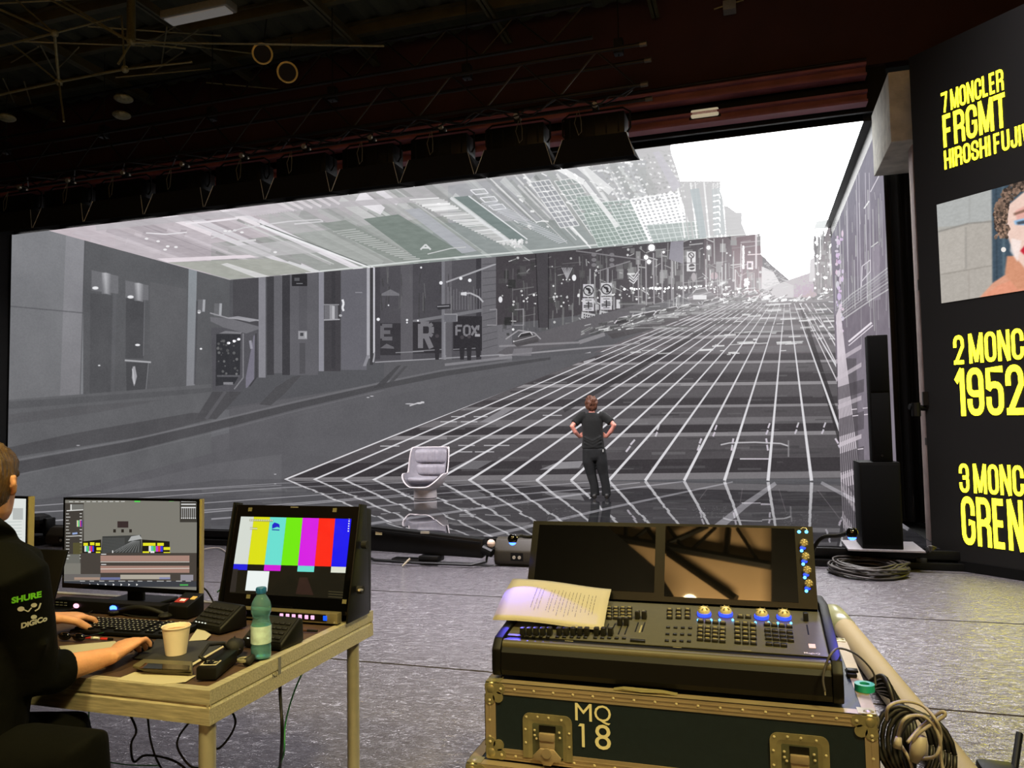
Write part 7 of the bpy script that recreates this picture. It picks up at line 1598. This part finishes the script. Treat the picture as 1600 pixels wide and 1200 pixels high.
# ---- man standing on the stage, seen from behind, hands on hips
foot = at_z(930, 779, ZS)
pm = thing('person', 'man in black t-shirt and trousers standing with hands on hips on the LED floor', 'person', (foot[0], foot[1], ZS+.001), math.atan2(-foot[0], foot[1]))
def MP(px, py, y=0.0): return ((px-930)/88.5, y, (779.5-py)/88.5)
bd = MB(); at = head_mb(bd, MP(927.5, 630.5, .02), (.12, 1, 0), 1.02)
bd.tube([MP(927.5, 636, .0), MP(928, 648, -.01)], [.055, .062], 14)
bd.loft([ring(MP(px, py, y), rx, ry) for px, py, y, rx, ry in ((928, 645, 0, .10, .07), (928, 652, 0, .16, .09), (928, 665, 0, .155, .10), (928.5, 682, 0, .14, .095), (929, 698, 0, .15, .10), (930, 710, 0, .15, .10))])
armL = [MP(912, 649, 0), MP(903, 657, -.02), MP(896, 665, -.06), MP(901, 674, -.03), MP(907.5, 682, .04)]; armR = [MP(945, 649, 0), MP(954, 656, -.02), MP(962.5, 664.5, -.06), MP(957, 674, -.03), MP(950, 682.5, .04)]
for arm in (armL, armR): bd.tube(arm, [.058, .052, .046, .042, .029], 14)
hand_mb(bd, armL[-1], Vector((.9, .45, .35)), Vector((-.3, .9, -.1)), (.1, -1, .5), .35, .95); hand_mb(bd, armR[-1], Vector((-.9, .45, .30)), Vector((.3, .9, -.1)), (-.1, -1, .5), .35, .95)
legs = (([MP(922, 702), MP(921, 722), MP(925, 742, .01), MP(929, 758), MP(930, 773)], 1), ([MP(938, 702), MP(941, 722), MP(944, 742, .01), MP(947, 758), MP(948, 773)], 1))
for lg, _ in legs: bd.tube(lg, [.085, .08, .055, .048, .038], 14)
fuse(bd, 'body', M_skin2, pm, .011, 5, world=False); eyes(at, pm, 1.02) if False else None
for k in (-1, 1): MB().ball(at(k*.032, .082, .006), .0125, 10, 8).build('eye', M_iris, pm, world=False, smooth=True)
hr = MB(); hc = MP(927.5, 629, .0)
hr.ball((hc[0], hc[1]-.012, hc[2]+.012), (.104, .116, .122), 20, 14); hr.ball((hc[0], hc[1]-.06, hc[2]-.07), (.078, .05, .07), 16, 10)
for k in (-1, 1): hr.ball((hc[0]+k*.075, hc[1]-.02, hc[2]-.05), (.032, .06, .06))
rr = random.Random(2)
for i in range(46):
    a = rr.uniform(0, 2*PI); z = rr.uniform(-.11, .115); q_ = math.sqrt(max(0, 1-(z/.125)**2)); y = -.012+math.sin(a)*.112*q_; x = math.cos(a)*.100*q_
    if y > .05: continue
    hr.ball((hc[0]+x, hc[1]+y, hc[2]+z), (.026, .026, .040), 8, 6)
fuse(hr, 'hair', M_hair, pm, .009, 3, world=False)
te = MB(); te.loft([ring(MP(px, py, y), rx, ry, 20) for px, py, y, rx, ry in ((928, 643.5, -.01, .075, .07), (928, 646, -.01, .13, .085), (928, 650, 0, .185, .105), (928, 656, 0, .195, .12), (928, 668, 0, .19, .122), (928.5, 682, 0, .185, .118), (928.5, 692, 0, .20, .128), (928.5, 700.5, 0, .205, .132))])
for arm, k in ((armL, -1), (armR, 1)):
    a0, a1, a2 = map(Vector, arm[:3]); te.tube([a0+Vector((-k*.06, 0, .0)), a0, a1, a1+(a2-a1)*.45], [.085, .082, .076, .078], 16)
for zz, dx in ((690, .0), (695, .03), (686, -.02)): te.tube([MP(914, zz-4, -.1), MP(928, zz+3, -.125+dx*0), MP(943, zz-5, -.1)], .014, 8)
te.tube([MP(929, 646, -.08), MP(930, 664, -.118)], .010, 8)
fuse(te, 't_shirt', M_tee, pm, .012, 5, world=False)
ts = MB(); ts.loft([ring(MP(px, py, y), rx, ry, 18) for px, py, y, rx, ry in ((929, 696, 0, .18, .115), (929, 704, 0, .195, .125), (930, 714, 0, .19, .125), (930, 720, 0, .15, .10))])
for i, (lg, _) in enumerate(legs):
    p = [Vector(v) for v in lg]; p[-1] = p[-1]+Vector((0, 0, -.02)); ts.tube([p[0], p[1], p[2], p[3]+Vector((0, -.005, 0)), p[4]], [.118, .112, .088, .078, .084], 16)
    ts.tube([p[4]+Vector((-.03, -.07, .035)), p[4]+Vector((.03, -.075, .02))], .018, 8); ts.tube([p[2]+Vector((-.06, -.06, .03)), p[2]+Vector((.06, -.06, -.02))], .02, 8)
fuse(ts, 'trousers', M_trs, pm, .012, 5, world=False)
for (px, dx) in ((929, -.05), (948, .03)):
    c = Vector(MP(px, 777)); sh = MB(); sh.loft([[Vector((c.x+dx*t*.8+w*math.cos(a), c.y+y, .0+max(0, h*(.5+.5*math.sin(a))))) for a in np.linspace(0, 2*PI, 15)[:-1]] for t, y, w, h in ((0, -.10, .03, .05), (0, -.09, .042, .09), (.2, -.03, .047, .11), (.5, .05, .05, .085), (.8, .13, .052, .06), (1, .18, .035, .04))])
    sh.build('shoe', M_shoe, pm, world=False, smooth=R(60))
MB().bb(MP(943, 702, -.135), MP(945, 706, -.125)).build('pocket_tag', mat('pale_tag', C(170, 170, 168), .6), pm, world=False)

# ---- man seated at the desk, partly in view at the left edge
S0 = (-2.25, 1.62, 0.0)
pn_ = thing('person', 'man in dark sweatshirt seated at desk, hand on mouse, cut by left edge', 'person', S0)
def V3(a): return Vector([float(v) for v in a])
hcen = V3(at_y(-20, 757, 1.80)); fdir = Vector((-.40, 1, -.06))
shR = V3(at_y(22, 905, 1.66)); elR = V3(at_y(58, 1056, 1.77)); wrR = V3(at_z(176, 1024, TZ+.045)); knR = V3(at_z(226, 996, TZ+.05))
shL = shR+Vector((-.40, .12, .01)); wrL = V3(at_z(82, 966, TZ+.065)); elL = (shL+wrL)/2+Vector((-.10, -.05, -.12)); tipL = V3(at_z(122, 962, TZ+.055))
neck = Vector((hcen.x-.0, hcen.y-.05, hcen.z-.13)); chest = (shR+shL)/2; hip = Vector((chest.x-.02, chest.y-.06, .56))
b = MB(); at = head_mb(b, hcen, fdir, 1.0)
b.tube([hcen+Vector((0, -.025, -.07)), neck, chest+Vector((0, .0, .03))], [.058, .058, .075], 14)
b.loft([ring(chest+Vector((0, 0, .05)), .10, .07), ring(chest, .17, .095), ring(chest*.6+hip*.4, .16, .105), ring(chest*.3+hip*.7, .15, .105), ring(hip, .165, .12)])
for sh_, el, wr in ((shR, elR, wrR), (shL, elL, wrL)): b.tube([sh_, sh_*.5+el*.5, el, el*.55+wr*.45, wr], [.055, .048, .042, .040, .027], 14)
kneeR = V3(at_y(122, 1178, 1.70)); kneeL = Vector((kneeR.x-.28, kneeR.y+.22, .56)); hR, hL = hip+Vector((.10, .03, -.02)), hip+Vector((-.10, .05, -.02))
ftR, ftL = Vector((kneeR.x+.02, kneeR.y+.03, .09)), Vector((kneeL.x, kneeL.y+.1, .09))
for h_, k_, f_ in ((hR, kneeR, ftR), (hL, kneeL, ftL)): b.tube([h_, h_*.5+k_*.5, k_, k_*.6+f_*.4, f_], [.085, .075, .055, .05, .036], 14)
dR = (knR-wrR).normalized()
hand_mb(b, wrR, dR+Vector((0, 0, .10)), Vector((-.15, -.1, 1)), Vector((-dR.y, dR.x, 0)), .85, 1.22, .06)
hand_mb(b, wrL, (tipL-wrL).normalized()+Vector((0, .1, -.05)), Vector((0, 0, 1)), Vector(((tipL-wrL).y, -(tipL-wrL).x, 0)), .8, 1.22, .10)
fuse(b, 'body', M_skin, pn_, .0055, 4); eyes(at, pn_)
h_ = MB()
for z, rx, rb_, rf in ((0, 0, 0, 0),): pass
h_.ball(at(0, -.018, .028), (.083, .0, .0), 3, 3) if False else None
hm = [[at(rx*math.cos(a), (rf if math.sin(a) > 0 else rb_)*math.sin(a), z) for a in np.linspace(0, 2*PI, 25)[:-1]] for z, rx, rb_, rf in ((-.075, .052, .070, -.02), (-.05, .068, .088, -.012), (-.02, .0775, .097, -.004), (.01, .081, .102, .012), (.045, .082, .104, .078), (.07, .078, .098, .104), (.095, .066, .083, .094), (.116, .044, .054, .062), (.126, .016, .02, .022))]
h_.loft(hm)
rr = random.Random(9)
for i in range(120):
    a = rr.uniform(PI*.9, PI*2.1); z = rr.uniform(.02, .12); q_ = math.sqrt(max(.02, 1-(z/.135)**2)); h_.ball(at(.078*math.cos(a)*q_, .096*math.sin(a)*q_, z), (.010, .010, .014), 6, 5)
for i in range(40): a = rr.uniform(0, PI); q_ = rr.uniform(.3, 1); z = .126*math.sqrt(1-.75*q_*q_); h_.ball(at(.070*math.cos(a)*q_, .094*math.sin(a)*q_, z), (.012, .012, .014), 6, 5)
fuse(h_, 'hair', M_hair2, pn_, .005, 2)
jk = MB()
M_jk = mat('dark_sweatshirt', C(8, 9, 7), .85, noise=.15, nscale=9, bump=.35, bscale=14, spec=.12)
jk.tube([neck+Vector((0, 0, -.0)), chest+Vector((0, 0, .06))], [.074, .10], 18)
jk.loft([ring(chest+Vector((0, 0, .085)), .10, .085), ring(chest+Vector((0, 0, .055)), .19, .115, 18), ring(chest+Vector((0, 0, -.02)), .21, .135, 18), ring(chest*.6+hip*.4, .205, .145, 18), ring(chest*.3+hip*.7, .20, .15, 18), ring(hip, .20, .155, 18)][0:0] or [ring(chest+Vector((0, 0, z)), rx, ry, 18) for z, rx, ry in ((.085, .10, .085), (.055, .19, .115), (-.02, .21, .135))]+[ring(chest*.6+hip*.4, .205, .145, 18), ring(chest*.3+hip*.7, .20, .15, 18), ring(hip, .20, .155, 18)])
cuff = elR*.60+wrR*.40
jk.tube([shR+Vector((-.08, .02, .02)), shR, shR*.55+elR*.45, elR+Vector((0, -.01, -.005)), elR*.82+wrR*.18, cuff], [.088, .090, .078, .070, .066, .056], 18)
cl2 = elL*.5+wrL*.5; jk.tube([shL, shL*.5+elL*.5, elL, cl2], [.085, .072, .062, .05], 16)
for i in range(7):
    p = shR*.2+elR*.8+Vector((.01*i-.03, 0, .02*i-.05)); jk.tube([p+Vector((-.06, -.05, .02)), p+Vector((.0, -.072, -.01)), p+Vector((.06, -.03, -.02))], .014, 8)
sleeve = fuse(jk, 'sweatshirt', M_jk, pn_, .008, 6)
tr_ = MB()
for h2, k_, f_ in ((hR, kneeR, ftR), (hL, kneeL, ftL)): tr_.tube([h2+Vector((-.03, -.02, 0)), h2*.5+k_*.5, k_, k_*.6+f_*.4, f_+Vector((0, 0, .01))], [.125, .11, .088, .078, .07], 18)
tr_.loft([ring(hip+Vector((0, 0, z)), .195, .15, 18) for z in (-.09, -.02, .06)])
fuse(tr_, 'trousers', mat('black_green_trousers', C(8, 9, 7), .85, noise=.2, nscale=7, bump=.4, bscale=10, spec=.12), pn_, .012, 6)
for f_ in (ftR, ftL):
    sh = MB(); sh.loft([[Vector((f_.x+w*math.cos(a), f_.y+y, .002+max(0, h*(.5+.5*math.sin(a))))) for a in np.linspace(0, 2*PI, 15)[:-1]] for y, w, h in ((-.08, .03, .06), (-.06, .042, .10), (.0, .046, .12), (.08, .05, .085), (.15, .05, .06), (.20, .034, .04))]); sh.build('shoe', M_shoe, pn_, smooth=R(60))
stl = thing('stool', 'black stool under the seated man at the left edge', 'stool', (hip.x, hip.y, 0))
sz = hip.z-.185
MB().lathe([(0, sz-.05), (.17, sz-.05), (.185, sz-.035), (.185, sz-.012), (.17, sz-.0), (0, sz)], (hip.x, hip.y, 0), 24).build('seat', M_rubber, stl, smooth=R(40))
for k in range(4): a = PI/4+k*PI/2; MB().cyl((hip.x+.12*math.cos(a), hip.y+.12*math.sin(a), sz-.048), (hip.x+.17*math.cos(a), hip.y+.17*math.sin(a), .002), .014).build('leg', M_blackm, stl)
# printing on the sleeve, wrapped over its folds
dg = bpy.context.evaluated_depsgraph_get(); dg.update()
bv = BVHTree.FromObject(sleeve, dg); soff = Vector(pn_.location)
def wrap(me, quad_px, name, m):
    co = np.zeros(len(me.vertices)*3); me.vertices.foreach_get('co', co); co = co.reshape(-1, 3); mn, mx = co.min(0), co.max(0)
    bl, br, tl = map(np.array, quad_px); out = []
    for v in co:
        a = (v[0]-mn[0])/max(1e-6, mx[0]-mn[0]); b_ = (v[1]-mn[1])/max(1e-6, mx[1]-mn[1]); p = bl+(br-bl)*a+(tl-bl)*b_
        d_ = Vector(ray(p[0], p[1])).normalized(); hit = bv.ray_cast(Vector(CAM)-soff, d_)
        q_ = hit[0]+hit[1]*.0022 if hit[0] is not None else Vector(CAM)-soff+d_*2.7
        out.append(q_)
    me.vertices.foreach_set('co', np.array([c for q_ in out for c in q_], np.float32)); me.update(); me.materials.clear(); me.materials.append(m)
    return link(name, me, pn_)
def dense_text(t, off):
    me = text_mesh(t, 1.0, M_white, offset=off); bm_ = bmesh.new(); bm_.from_mesh(me); bmesh.ops.triangulate(bm_, faces=bm_.faces)
    for _ in range(2): bmesh.ops.subdivide_edges(bm_, edges=[e for e in bm_.edges if e.calc_length() > .12], cuts=1); bmesh.ops.triangulate(bm_, faces=bm_.faces)
    bm_.to_mesh(me); bm_.free(); return me
M_pg = mat('green_print', C(120, 220, 50), .6); M_pw = mat('white_print', C(205, 205, 200), .6)
wrap(dense_text('SHURE', .05), ((18, 943), (64, 933), (18, 933)), 'sleeve_print', M_pg)
wrap(dense_text('DiGiCo', .05), ((33, 982), (73, 970), (33, 973)), 'sleeve_print', M_pw)
lgm = MB()
def disc2(cx, cy, r_): lgm.add([(cx+r_*math.cos(a), cy+r_*math.sin(a), 0) for a in np.linspace(0, 2*PI, 17)[:-1]], [tuple(range(16))])
def bar2(p, q_, w2): p = np.array(p); q_ = np.array(q_); n_ = np.array([-(q_-p)[1], (q_-p)[0]]); n_ = n_/np.linalg.norm(n_)*w2; lgm.add([(*(p+n_), 0), (*(q_+n_), 0), (*(q_-n_), 0), (*(p-n_), 0)], [(0, 1, 2, 3)])
disc2(.12, .70, .15); disc2(.66, .86, .13); disc2(.66, .14, .13); bar2((.25, .64), (.42, .50), .03); bar2((.42, .50), (.56, .72), .03); bar2((.70, .50), (.86, .62), .035); bar2((.86, .62), (.94, .95), .035)
wrap(lgm.mesh('logo', M_pw), ((27, 969), (64, 966), (27, 944)), 'sleeve_print', M_pw)

# ---- white shell armchair on the stage
cb_ = at_z(664, 780, ZS)
ac = thing('shell_armchair', 'white moulded shell armchair with grey leather cushions on the LED floor', 'chair', (cb_[0], cb_[1]+.02, ZS+.001), math.atan2(-cb_[0], cb_[1])-R(24))
M_shell = mat('white_fibreglass', C(206, 198, 202), .3, noise=.04, nscale=3); M_leather = mat('mauve_grey_leather', C(140, 136, 145), .5, noise=.1, nscale=12, bump=.15, bscale=40)
def sstep(a, b_, x): t_ = min(1, max(0, (x-a)/(b_-a))); return t_*t_*(3-2*t_)
def rim(th):    # th: 0 = back, pi = front; height of the shell edge
    t_ = abs(th); return .955*(1-sstep(R(58), R(78), t_))+(.48*(1-sstep(R(100), R(158), t_))+.25*sstep(R(100), R(158), t_))*sstep(R(58), R(78), t_)
def shell(th, v, inset=0.0):
    z1_ = rim(th); zb_ = .20
    z_ = zb_+(z1_-zb_)*v; up_ = (z_-zb_)
    r_ = .205+.235*(1-math.exp(-up_*7.0)); r_ *= (1+.06*max(0, up_-.4)); front = sstep(R(95), R(170), abs(th)); r_ += .10*front*v
    r_ -= inset*(0.3+.7*min(1, up_*6))
    y = math.cos(th)*r_*1.0; x = math.sin(th)*r_*(1.0-.08*max(0, math.cos(th)))
    return Vector((x, y+.05*max(0, up_-.2)*max(0, math.cos(th)), z_+inset*.4))
m_ = MB(); m_.grid(lambda u, v: shell(-PI+2*PI*u, v), 96, 24, True); m_.build('shell', M_shell, ac, world=False, smooth=True, solid=-.022)
m_ = MB(); m_.grid(lambda u, v: shell(-PI+2*PI*u, .04+.93*v, .028), 96, 24, True); m_.add([shell(-PI+2*PI*k/48, .04, .028) for k in range(48)], [tuple(range(48))]); m_.build('lining', M_leather, ac, world=False, smooth=True)
MB().lathe([(0, .0), (.205, .0), (.21, .012), (.196, .016), (.196, .028), (.214, .032), (.212, .12), (.206, .19), (.21, .225), (.0, .225)], n=40).build('pedestal', M_shell, ac, world=False, smooth=R(40))
MB().lathe([(0, .0005), (.20, .0005), (.20, .03), (0, .03)], n=32).build('plinth', M_black, ac, world=False)
def cushion(name, th0, th1, z0_, z1_, r0, bulge, ribs):
    def fn(u, v):
        th = th0+(th1-th0)*u; e = (1-abs(2*u-1)**4)*(1-abs(2*v-1)**4); z_ = z0_+(z1_-z0_)*v
        w2 = 1-.10*(1-v)*0; rr_ = r0+.03*(z_-.4)-bulge*math.sqrt(max(0, e))*(1+ribs*.12*math.sin(u*44)*max(0, 1-abs(2*u-.95)*1.6)); th *= (1-.18*(abs(2*v-1)**5))
        return Vector((math.sin(th)*rr_, math.cos(th)*rr_+.02, z_))
    mm = MB(); mm.grid(fn, 72, 16); mm.build(name, M_leather, ac, world=False, smooth=True, solid=.004)
cushion('back_cushion', -R(55), R(55), .635, .915, .405, .085, 1); cushion('back_cushion', -R(52), R(52), .40, .635, .385, .10, .35)
sc_ = MB(); sc_.loft([[Vector((rx*math.cos(a), -.06+ry*math.sin(a), z_)) for a in np.linspace(0, 2*PI, 33)[:-1]] for z_, rx, ry in ((.30, .20, .20), (.33, .28, .28), (.375, .30, .31), (.40, .28, .29), (.41, .20, .22))]); sc_.build('seat_cushion', M_leather, ac, world=False, smooth=True)
